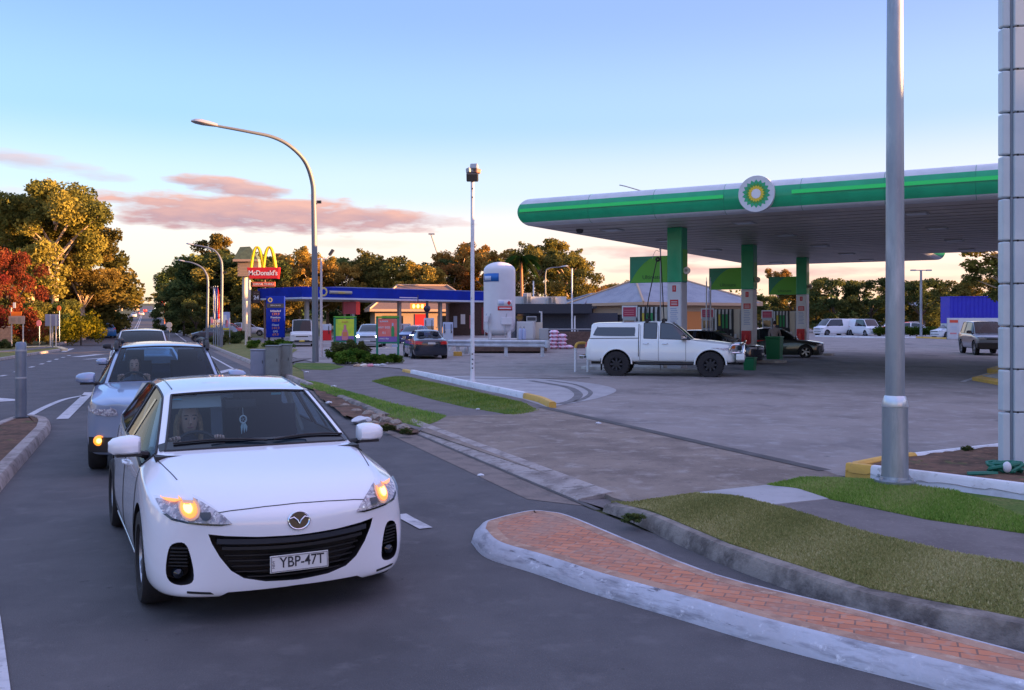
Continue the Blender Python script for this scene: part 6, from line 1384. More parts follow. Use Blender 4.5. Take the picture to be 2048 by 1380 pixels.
D = 70.; t = pthing('sign_post', 'plain cream post in full sun left of the restaurant sign pole', 'post', 492.5, D, .0); mb = MB(); mb.tube([(0, 0, 0), (0, 0, P(0, 602, D).z)], .10, 10); mb.build('shaft', m_cream, t, smooth=True); mb = MB(); mb.lathe([(.14, 0), (.14, .05), (.10, .08)], 12); mb.build('base', m_cream, t)
# --- price board
D = 68.; t = pthing('price_board', 'tall blue fuel price board with four rows of prices beside the restaurant sign', 'sign', 550, D); o = t.location; q = lambda x, y: (P(x, y, D).x-o.x, P(x, y, D).z-o.z)
a, b = q(532, 675), q(568.5, 592); mb = MB(); mb.b2(a[0], b[0], 0, .3, a[1], b[1]); mb.build('board', m_blue2, t, bevel=.02); mb = MB(); mb.b2(a[0]+.1, a[0]+.25, .08, .22, 0, a[1]); mb.b2(b[0]-.25, b[0]-.1, .08, .22, 0, a[1]); mb.build('legs', m_dgrey, t)
a, b = q(533.5, 615.5), q(567.5, 607); mb = MB(); mb.b2(a[0], b[0], -.02, -.001, a[1], b[1]); mb.build('dark_header', m_dgrey, t); c_ = q(551, 611); text('lettering', 'OPEN 24 HRS', .13, m_ltblue, t, (c_[0], -.025, c_[1]), ext=.002)
mb = MB(); c_ = q(540, 600); mb.lathe([(.08, .0), (.13, .012), (.18, .0)], 20, Matrix.Rotation(R(90), 3, 'X'), (c_[0], -.005, c_[1])); mb.build('ring_badge', mat('badge_gold', (.35, .32, .16), .5), t, smooth=True)
for i, (y, nm, pr) in enumerate(((622, 'Unleaded', '139.9'), (635, 'Premium', '155.9'), (650, 'Diesel', '144.9'), (663, 'LPG', '69.9'))):
    c_ = q(551, y); text('grade_name', nm, .20, m_ltblue, t, (c_[0], -.01, c_[1]), ext=.003, bold=.004); c_ = q(551, y+6.2); text('price', pr, .26, mat('price_amber', (.45, .16, .08), .6), t, (c_[0], -.01, c_[1]), ext=.003, bold=.004)
# --- small poster signs and banners near the two lamps
def board(name, label, x0, x1, y0, y1, d, m, base, posts=None, pm=None, group=None, th=.06, print_=None, cat='sign'):
    t = pthing(name, label, cat, (x0+x1)/2, d, 0, group); loc_box(t, 'panel', m, x0, x1, y0, y1, d, th, .01)
    for px in (posts or [(x0+x1)/2]):
        mb = MB(); x = P(px, 0, d).x-t.location.x; mb.tube([(x, th+.04, 0), (x, th+.04, P(0, y0+1, d).z-t.location.z)], .045, 8); mb.build('post', pm or m_galv, t, smooth=True)
    for (a0, a1, b0, b1, m2) in (print_ or []): loc_box(t, 'print', m2, a0, a1, b0, b1, d, .02, dy=-.021)
    return t
m_sky = mat('poster_blue', (.35, .42, .62), .5); m_orng = mat('poster_orange', (.65, .22, .08), .5); m_pnk = mat('poster_pink', (.62, .22, .26), .5)
board('poster_board', 'orange and white poster board between the two small street lamps', 432, 441.5, 625, 647, 66, m_orng, 0, print_=[(433.5, 440, 637, 645, m_signw), (435, 439, 628, 633, m_signw)])
board('poster_board', 'pale blue poster board with a yellow foot right of the small street lamps', 444, 459, 624, 661, 72, m_sky, 0, posts=[446, 458.5], print_=[(444.5, 458.5, 656, 660, m_ylw), (447, 453, 630, 648, m_signw), (451, 456, 640, 654, m_pnk)])
board('poster_board', 'grey and pink poster board left of the orange one', 420, 430.5, 634, 657, 68, mat('poster_grey', (.30, .28, .32), .6), 0, posts=[430], print_=[(421, 429, 650, 655, m_ylw), (422, 428, 638, 646, m_pnk)])
for px, m, lb in ((427, m_ltblue, 'tall furled white and blue banner flag beside the two small lamps'), (431, m_blue2, 'tall furled blue banner flag right of the white one'), (435, m_mred, 'tall furled dark red banner flag, rightmost of the three')):
    d = 66.; t = pthing('banner_flag', lb, 'banner', px, d, 0, 'furled banner flags'); zt = P(0, 572, d).z; mb = MB(); mb.tube([(0, 0, 0), (0, 0, zt)], .03, 6); mb.build('pole', m_galv, t); mb = MB(); mb.add([(.03, -.01, zt-.05), (.10, -.02, zt-.4), (.16, .03, zt-1.6), (.12, -.03, zt-2.3), (.03, 0, zt-2.4), (.03, .02, zt-1.2)], [(0, 1, 2, 5), (5, 2, 3, 4)]); b_ = mb.build('cloth', m, t, smooth=True); sol = b_.modifiers.new('s', 'SOLIDIFY'); sol.thickness = .02
# --- yellow-green and red poster frames in front of the blue station
def frame(label, x0, x1, y0, y1, yb, d, fm, pics):
    t = pthing('poster_stand', label, 'poster stand', (x0+x1)/2, d, 0, 'green poster frames'); w = 3
    loc_box(t, 'backing', fm, x0+2, x1-2, y0+3, y1-2, d, .08, dy=.04)
    for a, b in ((x0, x0+w+1), (x1-w-1, x1)): loc_box(t, 'leg', fm, a, b, y0, yb, d, .14, .01)
    loc_box(t, 'top_rail', m_gr3, x0, x1, y0-1.5, y0+2, d, .16, .01); loc_box(t, 'bottom_rail', fm, x0+4, x1-4, y1-2, y1+1, d, .10)
    for (a, b, c, e, m) in pics: loc_box(t, 'poster', m, a, b, c, e, d, .02, dy=.015)
    return t
m_frm = mat('frame_green', (.01, .22, .13), .4); m_pyg = layered('poster_yellow_green', [((.42, .50, .04), 1, 0, 1, one), ((.12, .38, .05), 1.1, .42, .62, one)], rough=.4, bump=0)
m_ppur = mat('poster_purple', (.22, .12, .42), .4); m_pred = layered('poster_red', [((.60, .10, .08), 1, 0, 1, one), ((.55, .16, .14), .9, .42, .62, one)], rough=.4, bump=0)
t = frame('green framed poster with a pink bottle on yellow, behind the shrubs', 667, 712, 634, 684, 709, 49, m_frm, [(671.5, 708, 638, 672, m_pyg), (671.5, 708, 672, 681, m_ppur)])
o = t.location; q = lambda x, y: (P(x, y, 49).x-o.x, P(x, y, 49).z-o.z)
c_ = q(690, 680); mb = MB(); mb.prism([(c_[0]+a*.9, c_[1]+b) for a, b in ((-.17, 0), (.17, 0), (.20, .30), (.14, .50), (.07, .60), (.06, .80), (-.06, .80), (-.07, .60), (-.14, .50), (-.20, .30))], -.004, .012); mb.build('printed_bottle', m_pnk, t)
mb = MB(); mb.prism([(c_[0]+a, c_[1]+b) for a, b in ((-.10, .2), (.10, .2), (.13, .42), (-.13, .42))], -.008, -.004); mb.build('printed_label', m_orng, t); text('lettering', 'fresh', .17, m_orng, t, (c_[0], 0, c_[1]+.95), ext=.003)
t = frame('green framed red poster with white words and a green bottle', 752, 798, 634, 686, 712, 49.6, m_frm, [(756, 794, 638, 673, m_pred), (756, 794, 673, 683.5, m_ppur)])
o = t.location; q = lambda x, y: (P(x, y, 49.6).x-o.x, P(x, y, 49.6).z-o.z)
for i, (s_, y, sz) in enumerate((('SUMMER', 643, .12), ('ANY SIZE', 655, .15), ('$1', 666, .20), ('every day', 677, .13))): c_ = q(768, y); text('lettering', s_, sz, m_signw, t, (c_[0], 0.01, c_[1]), ext=.003, bold=.003)
c_ = q(785.5, 673); mb = MB(); mb.prism([(c_[0]+a, c_[1]+b) for a, b in ((-.08, 0), (.08, 0), (.085, .42), (.04, .55), (.035, .70), (-.035, .70), (-.04, .55), (-.085, .42))], -.004, .012); mb.build('printed_bottle', m_pgr, t)
mb = MB(); mb.prism([(c_[0]+a, c_[1]+b) for a, b in ((-.045, .56), (.045, .56), (.045, .72), (-.045, .72))], -.008, -.004); mb.build('printed_cap', m_ltblue, t)
loc_box(t, 'small_sign', m_ltblue, 784, 795, 689, 694, 49.3, .04)
# --- blue canopy
FL = GD(604, 85.); FR = GD(968, 101.); ud = (FR-FL); ud.z = 0; Lc = ud.length; ud.normalize(); rz = math.atan2(ud.y, ud.x)
t = thing('station_canopy', 'long blue petrol station canopy with a pale lower edge, left of the gas tank', 'canopy', (FL.x, FL.y, 0), rz)
WD = 8.0; z0, z1 = 3.84, 5.02
mb = MB(); mb.b2(0, Lc, 0, WD, z0+.18, z1-.04); mb.build('fascia', m_blue2, t, bevel=.02); mb = MB(); mb.b2(-.06, Lc+.06, -.06, WD+.06, z0, z0+.175); mb.build('lower_edge', m_ltblue, t, bevel=.02)
mb = MB(); mb.b2(3.6, Lc+.04, -.03, WD+.03, z1-.038, z1+.04); mb.build('top_capping', mat('capping_blue', (.12, .18, .50), .4), t)
mb = MB(); mb.lathe([(.26, .0), (.40, .02), (.44, .0)], 24, Matrix.Rotation(R(90), 3, 'X'), (2.3, -.01, 4.55)); mb.build('ring_badge', mat('badge_gold2', (.42, .38, .16), .4), t, smooth=True)
mb = MB(); mb.tube([(2.9, -.04, 4.52), (5.4, -.04, 4.52)], .16, 10); mb.build('badge_bar', mat('badge_gold3', (.30, .30, .28), .4), t, smooth=True); text('lettering', 'caltex', .34, m_ylw, t, (4.2, -.21, 4.52), ext=.005)
mb = MB(); mb.b2(11.2, 13.5, -.02, -.005, 4.12, 4.22); mb.build('strip_sign', m_ltblue, t)
for x in (2.0, 7.2, 13.0, 18.5):
    mb = MB(); mb.b2(x-.16, x+.16, 2.2, 2.52, 0, z0); mb.build('column', m_lgrey, t)
mb = MB(); mb.b2(.1, Lc-.1, .1, WD-.1, z0-.03, z0-.004); mb.build('soffit', m_soff, t)
for i, (px, d, cl, h_, lb) in enumerate(((700, 92, m_redp, 0, 'red and black sign cube hanging under the left end of the blue canopy'),)):
    t = thing('hanging_sign', lb, 'sign', P(703, 628, 90), R(20)); mb = MB(); mb.b2(-.85, .35, -.4, .4, 0, 1.2); mb.build('dark_side', mat('dull_red', (.30, .04, .05), .6), t); mb = MB(); mb.b2(.352, .75, -.42, .42, -.05, 1.2); mb.build('bright_side', mat('bright_red', (.8, .05, .03), .5), t)
m_pw = mat('pump_blue_white', (.50, .55, .62), .5)
for px, d, m, top, lb in ((896, 84, m_pw, 646, 'white petrol pump under the right end of the blue canopy'), (858, 88, m_tan, 638, 'grey brown petrol pump behind the black sedan'), (700, 88, m_redp, 652, 'red petrol pump under the left end of the blue canopy'), (652, 84, m_mred, 650, 'red and dark petrol pump beside the tall street lamp'), (812, 94, m_redp, 650, 'red petrol pump beside the red poster frame'), (834, 90, m_redp, 652, 'red petrol pump seen above the black sedan roof')):
    t = pthing('fuel_pump', lb, 'fuel pump', px, d, .03, 'petrol pumps under the blue canopy'); h_ = HC+(YH-top)/FPX*d; w_ = .45
    mb = MB(); mb.b2(-w_, w_, -.25, .25, 0, h_*.62); mb.build('cabinet', m, t, bevel=.02); mb = MB(); mb.b2(-w_, w_, -.2, .2, h_*.62, h_); mb.build('display', m_pw if m != m_pw else m_ltblue, t, bevel=.02); mb = MB(); [mb.tube([(x, -.27, h_*.9), (x, -.3, h_*.4), (x+.08, -.28, h_*.5)], .03, 6) for x in (-.3, .3)]; mb.build('hoses', m_hose, t)
# lit amber display under the canopy, dark post with box
t = thing('lit_sign', 'small glowing amber sign with three characters under the blue canopy', 'sign', P(836, 618, 92), R(10)); mb = MB(); mb.b2(-.75, .75, 0, .2, 0, .55); mb.build('sign_case', mat('sign_case_red', (.5, .08, .02), .5, emit=(1, .12, .01), es=.8), t, bevel=.03)
for i in (-1, 0, 1): mb = MB(); mb.lathe([(.001, 0), (.15, .01), (.17, .05)], 14, Matrix.Rotation(R(90), 3, 'X') @ Matrix.Diagonal((.75, 1.2, 1)), (i*.42, -.02, .28)); mb.build('lit_character', m_amber2, t, smooth=True)
mb = MB(); mb.tube([(0, .1, .5), (0, .1, 1.4)], .04, 6); mb.build('hanger', m_dgrey, t)
t = pthing('post', 'dark grey post with a round box near the top, behind the black sedan', 'post', 854, 90, 0); mb = MB(); mb.tube([(0, 0, 0), (0, 0, 3.7)], .14, 10); mb.build('shaft', m_dgrey, t, smooth=True); mb = MB(); mb.ball((0, 0, 2.95), .34, 12); mb.build('round_box', mat('purple_black', (.02, .015, .04), .5), t, smooth=True)
# --- buildings: shop, tan house, flat roofed block, hip roofed hall, shed at the right
def hip(t, pts, z, zr, r0, r1, m, mr, ov=.4):
    mb = MB(); vs = [(p[0], p[1], z) for p in pts]+[(r0[0], r0[1], zr), (r1[0], r1[1], zr)]; mb.add(vs, [(0, 1, 5, 4), (1, 2, 5), (2, 3, 4, 5), (3, 0, 4), (3, 2, 1, 0)]); rf = mb.build('roof', m, t)
    mb = MB()
    for i, j in ((0, 4), (1, 5), (2, 5), (3, 4), (4, 5)): mb.tube([Vector(vs[i])+Vector((0, 0, .04)), Vector(vs[j])+Vector((0, 0, .04))], .12, 6)
    mb.build('hip_caps', mr, rf)
def house(label, loc, rz, L, W_, ze, zr, wallm, roofm, capm, cat='building', windows=(), ov=.7, rl=.25, name='building'):
    t = thing(name, label, cat, loc, rz); mb = MB(); mb.b2(0, L, 0, W_, -.2, ze); mb.build('wall', wallm, t)
    hip(t, [(-ov, -ov), (L+ov, -ov), (L+ov, W_+ov), (-ov, W_+ov)], ze, zr, (L*rl, W_/2), (L*(1-rl), W_/2), roofm, capm)
    mb = MB(); mb.b2(-ov, L+ov, -ov-.06, -ov, ze-.28, ze+.02); mb.b2(-ov-.06, -ov, -ov, W_+ov, ze-.28, ze+.02); mb.b2(L+ov, L+ov+.06, -ov, W_+ov, ze-.28, ze+.02); mb.build('gutter', capm, t)
    for (face, a, b, c, e, m) in windows:
        mb = MB(); 
        if face == 'f': mb.b2(a, b, -.06, .05, c, e)
        else: mb.b2(-.06, .05, a, b, c, e)
        w = mb.build('window', m, t); mb = MB()
        if face == 'f': mb.b2(a-.06, b+.06, -.10, -.062, c-.10, c-.02)
        else: mb.b2(-.10, -.062, a-.06, b+.06, c-.10, c-.02)
        mb.build('sill', capm, w)
    return t
c0 = GD(1290, 92); house('large hall with grey hipped roof and tan walls lit orange, seen under the green canopy', c0, R(28), 14, 13, 3.6, 6.1, m_tan, m_roof, m_fasc, windows=[('f', 1, 2.4, .6, 2.6, m_dkglass), ('f', 4, 7, .3, 2.7, mat('orange_shopfront', (.55, .20, .05), .5)), ('s', 2, 5, .8, 2.4, m_dkglass), ('s', 7, 10, .8, 2.4, m_dkglass)])
house('low grey roofed wing left of the large hall, behind the thin white pole', GD(1172, 100), R(20), 11, 9, 3.3, 4.7, m_brown, m_roof, m_roof, windows=[('f', 1, 4, .8, 2.3, m_dkglass)])
house('tan house with a brown roof glowing orange behind the blue canopy', GD(750, 116), R(12), 13, 10, 3.0, 6.2, m_tan, m_roofb, m_fasc, windows=[('f', 1, 3.5, .8, 2.2, m_dkglass), ('f', 5, 6.5, .3, 2.4, m_redp), ('f', 8, 11, .8, 2.2, m_dkglass)])
house('long grey shed roof beyond the far car park, left of the blue container', GD(1855, 150), R(5), 16, 12, 3.2, 5.2, m_brown, m_roof, m_roof, windows=[('f', 2, 5, .8, 2.2, m_dkglass)])
t = thing('shop', 'dark brown petrol station shop with white posters, between the blue canopy and gas tank', 'shop', GD(899, 104), R(8)); mb = MB(); mb.b2(0, 5.6, 0, 6, -.1, 3.75); mb.build('wall', m_brown, t); mb = MB(); mb.b2(-.2, 5.8, -.2, 6.2, 3.75, 3.95); mb.build('roof', m_dgrey, t)
for x0, x1, z0_, z1_, m in ((.45, .85, .9, 2.2, m_ltblue), (1.25, 1.75, 1.3, 2.4, m_signw), (2.25, 2.6, .8, 2.3, m_pnk), (3.6, 4.3, .2, 3.2, mat('dark_red_door', (.18, .02, .03), .5)), (4.5, 5.3, 2.5, 3.0, m_gr2)): mb = MB(); mb.b2(x0, x1, -.05, .01, z0_, z1_); mb.build('poster', m, t)
t = thing('flat_roof_building', 'flat roofed dark building with white parapet and grey air conditioners, right of the gas tank', 'building', GD(1026, 76), R(2)); o = t.location; s_ = 76/FPX; X = lambda px: (px-1024)*s_-o.x; Z = lambda py: HC+(YH-py)*s_
mb = MB(); mb.b2(X(1030), X(1240), 1.0, 9, -.1, Z(626)); mb.build('wall', mat('dark_blue_wall', (.045, .05, .07), .7, var=.2), t); mb = MB(); mb.b2(X(1028), X(1184), -.2, 9.2, Z(627), Z(608)); mb.build('awning', m_dkwall, t); mb = MB(); mb.b2(X(1028), X(1136), 1.2, 8, Z(608), Z(592.5)); mb.build('parapet', m_pwhite, t)
for a, b, y in ((1047, 1063, 586), (1097, 1113, 594)):
    mb = MB(); mb.b2(X(a), X(b), .5, 1.15, Z(608), Z(y)); e = mb.build('air_conditioner', m_lgrey, t, bevel=.02); mb = MB(); [mb.b2(X(a)+.05, X(b)-.05, .47, .498, Z(606-2*k), Z(605.3-2*k)) for k in range(7)]; mb.build('grille', m_dgrey, e)
    mb = MB(); mb.b2(X((a+b)/2)-.02, X((a+b)/2)+.02, .46, .50, Z(607), Z(y+1)); mb.build('divider', m_pwhite, e)
mb = MB(); mb.b2(X(1036), X(1062), .93, 1.02, .2, 2.4); mb.build('shop_window', m_dkglass, t); mb = MB(); mb.b2(X(1034), X(1046), .9, .99, Z(638), Z(632)); mb.build('yellow_sign', mat('faded_yellow', (.35, .22, .05), .6), t)
# low masonry wall with rail, stacked bags
t = thing('low_wall', 'low brown masonry wall with a metal rail, left of the ute tail', 'wall', GD(1090, 62), R(1)); s_ = 62/FPX; mb = MB(); mb.b2(0, (1290-1090)*s_, 0, .25, -.1, 1.15); mb.build('masonry', m_rust, t)
mb = MB(); mb.tube([(0, .1, 1.30), ((1290-1090)*s_, .1, 1.30)], .035, 8); [mb.tube([(x, .1, 1.1), (x, .1, 1.3)], .03, 6) for x in (.1, 2.2, 4.4, 6.5)]; mb.build('rail', m_lgrey, t, smooth=True)
m_bag = layered('printed_sack', [((.50, .42, .52), 1, 0, 1, one), ((.55, .14, .22), 4, .54, .60, one), ((.62, .60, .66), 6, .60, .66, one)], rough=.5, bump=.3, bscale=6)
def sack(x, z, lb, px, d=60.2, w=.62, rz=0):
    t = thing('sack', lb, 'sack', Vector(((px-1024)*d/FPX, d, z)), rz, 'printed sacks stacked against the low wall'); mb = MB(); prof = []
    rings = []
    for i in range(7):
        u = -1+2*i/6; f = (1-abs(u)**4)**.5 if abs(u) < 1 else .12; rings.append([(u*w/2, math.cos(a*math.pi/5)*.24*max(.2, f), .13+math.sin(a*math.pi/5)*.135*max(.15, f)+.012*random.random()) for a in range(10)])
    vs = [p for r_ in rings for p in r_]; mb.add(vs, [(i*10+j, (i+1)*10+j, (i+1)*10+(j+1) % 10, i*10+(j+1) % 10) for i in range(6) for j in range(10)]+[tuple(range(10)), tuple(60+j for j in range(10))]); mb.build('sack_body', m_bag, t, smooth=True)
    mb = MB(); mb.box((w/2+.01, 0, .13), (.05, .30, .02)); mb.build('sewn_end', m_bag, t)
k_ = 0; rw = ['bottom', 'second', 'third', 'fourth', 'top']
for r_i in range(5):
    for c_i, px in enumerate((1107, 1124)):
        if r_i == 4 and c_i: continue
        sack(0, .04+.24*r_i, 'pink printed sack, %s row of the %s stack by the low wall' % (rw[r_i], 'left' if c_i == 0 else 'right'), px+random.uniform(-1.5, 1.5), rz=R(random.uniform(-8, 8)))
sack(0, .04, 'pink printed sack lying at the right foot of the two stacks', 1137)
# --- gas tank on its plinth with guardrail, cabinets
t = thing('tank_plinth', 'low brown masonry plinth carrying the white gas tank behind the guardrail', 'plinth', Vector((0, 0, 0)), 0); mb = MB(); pbox(mb, 935, 1094, 683, 703, 53.0, 7.0); mb.build('masonry', m_rust, t, bevel=.02)
mb = MB(); pbox(mb, 930, 1098, 681.2, 683, 52.9, 7.2); mb.build('capping', m_conc, t)
DT = 55.5; s_ = DT/FPX; base = Vector(((999-1024)*s_, DT, HC+(YH-680.5)*53/FPX)); r0 = 31.7*s_; zt = HC+(YH-524)*s_-base.z; zb = HC+(YH-671)*s_-base.z
tk_ = thing('gas_tank', 'big upright white gas tank with a blue label and red flammable sign', 'gas tank', base, 0)
m_tank = mat('tank_white', (.66, .67, .72), .38, var=.08, scale=.8)
prof = [(.001, zb)]+[(r0*math.sin(a*math.pi/16), zb+r0*.42*(1-math.cos(a*math.pi/16))) for a in range(1, 9)]+[(r0, zb+1.), (r0, zt-.7)]+[(r0*math.cos(a*math.pi/16), zt-r0*.55+r0*.55*math.sin(a*math.pi/16)) for a in range(0, 8)]+[(.001, zt)]
mb = MB(); mb.lathe(prof, 48); mb.build('vessel', m_tank, tk_, smooth=True)
for a in (20, 110, 200, 290): x, y = math.cos(R(a+25))*r0*.86, math.sin(R(a+25))*r0*.86; mb = MB(); mb.b2(x-.10, x+.10, y-.10, y+.10, 0, zb+.95); mb.build('leg', m_tank, tk_); 
def tank_patch(nm, x0, x1, y0, y1, m, off=.012, parent=None):
    mb = MB(); n_ = 10; vs = []
    for i in range(n_+1):
        px = x0+(x1-x0)*i/n_; x = max(-r0*.995, min(r0*.995, (px-999)*s_)); y = -math.sqrt(max(0, r0*r0-x*x)); f = (r0+off)/r0
        for py in (y1, y0): vs.append((x*f, y*f, HC+(YH-py)*s_-base.z))
    mb.add(vs, [(2*i, 2*i+2, 2*i+3, 2*i+1) for i in range(n_)]); o_ = mb.build(nm, m, parent or tk_, smooth=True); sd_ = o_.modifiers.new('s', 'SOLIDIFY'); sd_.thickness = .01; sd_.offset = 1; return o_
m_lbl = mat('label_blue', (.01, .13, .45), .4)
tank_patch('blue_label', 969, 998, 548, 564, m_lbl); tank_patch('label_mark', 971, 983, 553, 562, m_ltblue, .026)
tank_patch('hazard_sign', 996, 1024, 600, 613, m_signw); tank_patch('warning_strip', 996, 1024, 613.2, 621, m_redp); tank_patch('warning_words', 999, 1021, 616, 618.4, m_signw, .028); tank_patch('sign_print', 998, 1008, 603, 611, m_ltblue, .026)
xx = (1017.5-999)*s_; yy = -math.sqrt(r0*r0-xx*xx); mb = MB(); mb.prism([(0, -.14), (.14, 0), (0, .14), (-.14, 0)], -.045, -.02, M=Matrix.Rotation(math.atan2(xx, -yy), 3, 'Z'), o=(xx, yy, HC+(YH-606.5)*s_-base.z)); mb.build('red_diamond', m_redp, tk_)
mb = MB(); [mb.b2((a-999)*s_, (b-999)*s_, -r0-.10, -r0*.75, HC+(YH-d_)*s_-base.z, HC+(YH-c__)*s_-base.z) for a, b, c__, d_ in ((1003, 1024, 635, 649), (970, 977, 632, 644))]; mb.build('gauge_box', m_tank, tk_, bevel=.02)
mb = MB(); [mb.tube([(x, -r0-.02, .1), (x, -r0-.04, zb+.9), (x+.1, -r0*.9, zb+1.3)], .025, 6) for x in (-.85, -.62, .35)]; mb.build('pipes', m_lgrey, tk_, smooth=True)
for (x0, x1, y0, y1, d, m, lb, cat) in ((1033, 1067, 643, 679, 55, m_pwhite, 'white steel cabinet with a warm lit edge beside the gas tank', 'cabinet'), (1068, 1085, 644.5, 679, 55.6, m_cream, 'cream steel cabinet right of the white one, catching the sun', 'cabinet'), (1079, 1097, 657, 680, 54.4, m_lgrey, 'grey box at the right end of the guardrail', 'cabinet'), (1053, 1073, 632.5, 643, 55.3, m_lgrey, 'small air conditioner standing on the white cabinet', 'air conditioner')):
    t = thing('cabinet' if cat == 'cabinet' else 'air_conditioner', lb, cat, Vector((((x0+x1)/2-1024)*d/FPX, d, HC+(YH-y1)*d/FPX)), R(-12) if cat == 'cabinet' and x0 < 1060 else 0); w_, h_ = (x1-x0)*d/FPX, (y1-y0)*d/FPX; mb = MB(); mb.b2(-w_/2, w_/2, 0, .8, 0, h_); mb.build('housing', m, t, bevel=.015); mb = MB(); mb.b2(-w_/2+.05, w_/2-.05, -.02, -.001, .06, h_-.06); mb.build('front_panel', m if cat == 'cabinet' else m_dgrey, t, bevel=.005)
t = thing('pipe_post', 'thin pale post rising behind the cream cabinet', 'post', P(1083, 679, 56.5), 0); mb = MB(); mb.tube([(0, 0, 0), (0, 0, 1.7)], .05, 8); mb.tube([(0, 0, 1.62), (-.15, 0, 1.70)], .04, 6); mb.build('shaft', m_pwhite, t, smooth=True)
for px, lb, m in ((1041, 'blue gas cylinder left of its twin beside the white cabinet', m_sky), (1048, 'blue gas cylinder right of its twin beside the white cabinet', m_sky)):
    t = thing('gas_cylinder', lb, 'gas cylinder', P(px, 679, 54.2), 0, 'gas cylinders by the tank'); mb = MB(); mb.lathe([(.001, 0), (.11, .0), (.12, .05), (.12, .5), (.08, .62), (.03, .66), (.03, .74), (.001, .74)], 14); mb.build('cylinder', m, t, smooth=True); mb = MB(); mb.lathe([(.06, .66), (.06, .76), (.05, .76)], 10); mb.build('collar', m_lgrey, t)
# guardrail
t = thing('guardrail', 'white corrugated steel guardrail in front of the gas tank, one post with a yellow foot', 'guardrail', GD(896, 49), 0); o = t.location
a = Vector((0, 0, 0)); e = GD(1095, 47.5)-o; m_rail = mat('rail_white', (.56, .60, .66), .4, var=.2, scale=3)
prof = [(.0, .52), (-.07, .56), (-.07, .62), (0, .68), (0, .72), (-.07, .78), (-.07, .84), (0, .88)]
L_ = e.length; mb = MB(); vs = []; dirn = e.normalized(); nv = Vector((dirn.y, -dirn.x, 0)); N = 24
for i in range(N+1):
    f = i/N; p = a+e*f
    if i == N: p += Vector((0, 0, 0))
    for (oo, z) in prof: q_ = p+nv*(-oo)+Vector((0, 0, z)); vs.append(q_)
mb.add(vs, [(i*8+j, (i+1)*8+j, (i+1)*8+j+1, i*8+j+1) for i in range(N) for j in range(7)]); b_ = mb.build('beam', m_rail, t, smooth=True); sd_ = b_.modifiers.new('s', 'SOLIDIFY'); sd_.thickness = .02
mb = MB(); mb.lathe([(.12, .50), (.13, .54), (.13, .86), (.12, .90)], 16, None, tuple(e)); mb.build('bull_nose', m_rail, t, smooth=True)
for f, yl in ((.10, True), (.59, False), (.95, False)):
    p = e*f; mb = MB(); mb.b2(p.x-.09, p.x+.09, p.y+.02, p.y+.14, 0, .86); mb.build('post', m_rail, t)
    if yl: mb = MB(); mb.b2(p.x-.22, p.x+.22, p.y-.12, p.y+.28, .0, .26); mb.build('foot', m_yel, t, bevel=.03)
for px, d, w, h, m, lb in ((905, 50.0, .15, .42, mat('white_plastic', (.62, .58, .55), .5), 'white plastic drum on the ground behind the black sedan'), (932, 49.6, .10, .40, m_lgrey, 'small grey canister under the guardrail near its yellow foot'), (940, 50, .08, .5, m_pwhite, 'slim white canister beside the grey one under the guardrail')):
    t = thing('drum' if 'drum' in lb else 'canister', lb, 'container', GD(px, d, .25 if px == 905 else .1), 0); mb = MB(); mb.lathe([(.001, 0), (w, 0), (w*1.05, h*.3), (w, h*.8), (w*.5, h), (.001, h)], 14); mb.build('shell', m, t, smooth=True); mb = MB(); mb.cyl((0, 0, h), w*.3, .05, 8); mb.build('cap', m_dgrey, t)
# --- far right: hedge kerb, banner wall, blue container, warehouse added out of view to shade the foreground
t = thing('banner_wall', 'long white site banner with red squares in front of the blue container', 'banner', GD(1895, 88), R(-4)); s_ = 88/FPX; w_ = (2300-1895)*s_; mb = MB(); mb.b2(0, w_, 0, .06, .05, 2.05); mb.build('banner_sheet', m_signw, t); mb = MB(); mb.b2(-.02, 1.05, -.03, -.002, .08, 2.0); mb.build('first_panel', m_wf, t)
mb = MB(); mb.b2(.18, .95, -.04, -.031, 1.60, 1.86); mb.build('red_header', m_orng if False else mat('sign_orange_red', (.70, .09, .05), .5), t); mb = MB(); [mb.b2(.25, .85, -.04, -.031, z, z+.05) for z in (1.25, 1.12, .98)]; mb.build('grey_lines', m_ltblue, t); mb = MB(); mb.b2(.22, .82, -.04, -.031, .52, .66); mb.build('red_line', mat('faint_red', (.65, .25, .28), .5), t)
for i in range(8): x = 1.55+i*.98; mb = MB(); mb.box((x, -.02, 1.38), (.30, .03, .30), M=Matrix.Rotation(R(12), 3, 'Y')); mb.build('red_square', mat('sign_orange_red', (.70, .09, .05), .5), t)
for x in [i*2.4 for i in range(8)]: mb = MB(); mb.tube([(x, .12, 0), (x, .12, 2.1)], .03, 6); mb.build('post', m_galv, t)
t = thing('shipping_container', 'bright blue shipping container rising behind the white banner', 'container', GD(1900, 93), R(-4)); s_ = 93/FPX; w_ = 14.; zt = 1.92+42*s_+.08; m_cont = mat('container_blue', (.03, .03, .50), .5, var=.1, scale=2)
mb = MB(); vs = []; n_ = 140
for i in range(n_+1): x = w_*i/n_; y = 0 if (i//2) % 2 else .05; vs += [(x, y, 1.55), (x, y, zt)]
mb.add(vs, [(2*i, 2*i+2, 2*i+3, 2*i+1) for i in range(n_)]); mb.b2(0, w_, .06, 2.4, 1.5, zt-.01); mb.build('body', m_cont, t); mb = MB(); mb.b2(-.03, w_, -.04, 2.45, zt, zt+.1); mb.build('top_rail', m_cont, t); mb = MB(); mb.b2(0, w_, 0, 2.4, 0, 1.49); mb.build('lower_body', m_pwhite, t)
raised_kerb('white_kerb', densify([G(1630, 674), G(1700, 676), G(1760, 677), G(1832, 677)], 1.), .25, .16, m_white, .02)
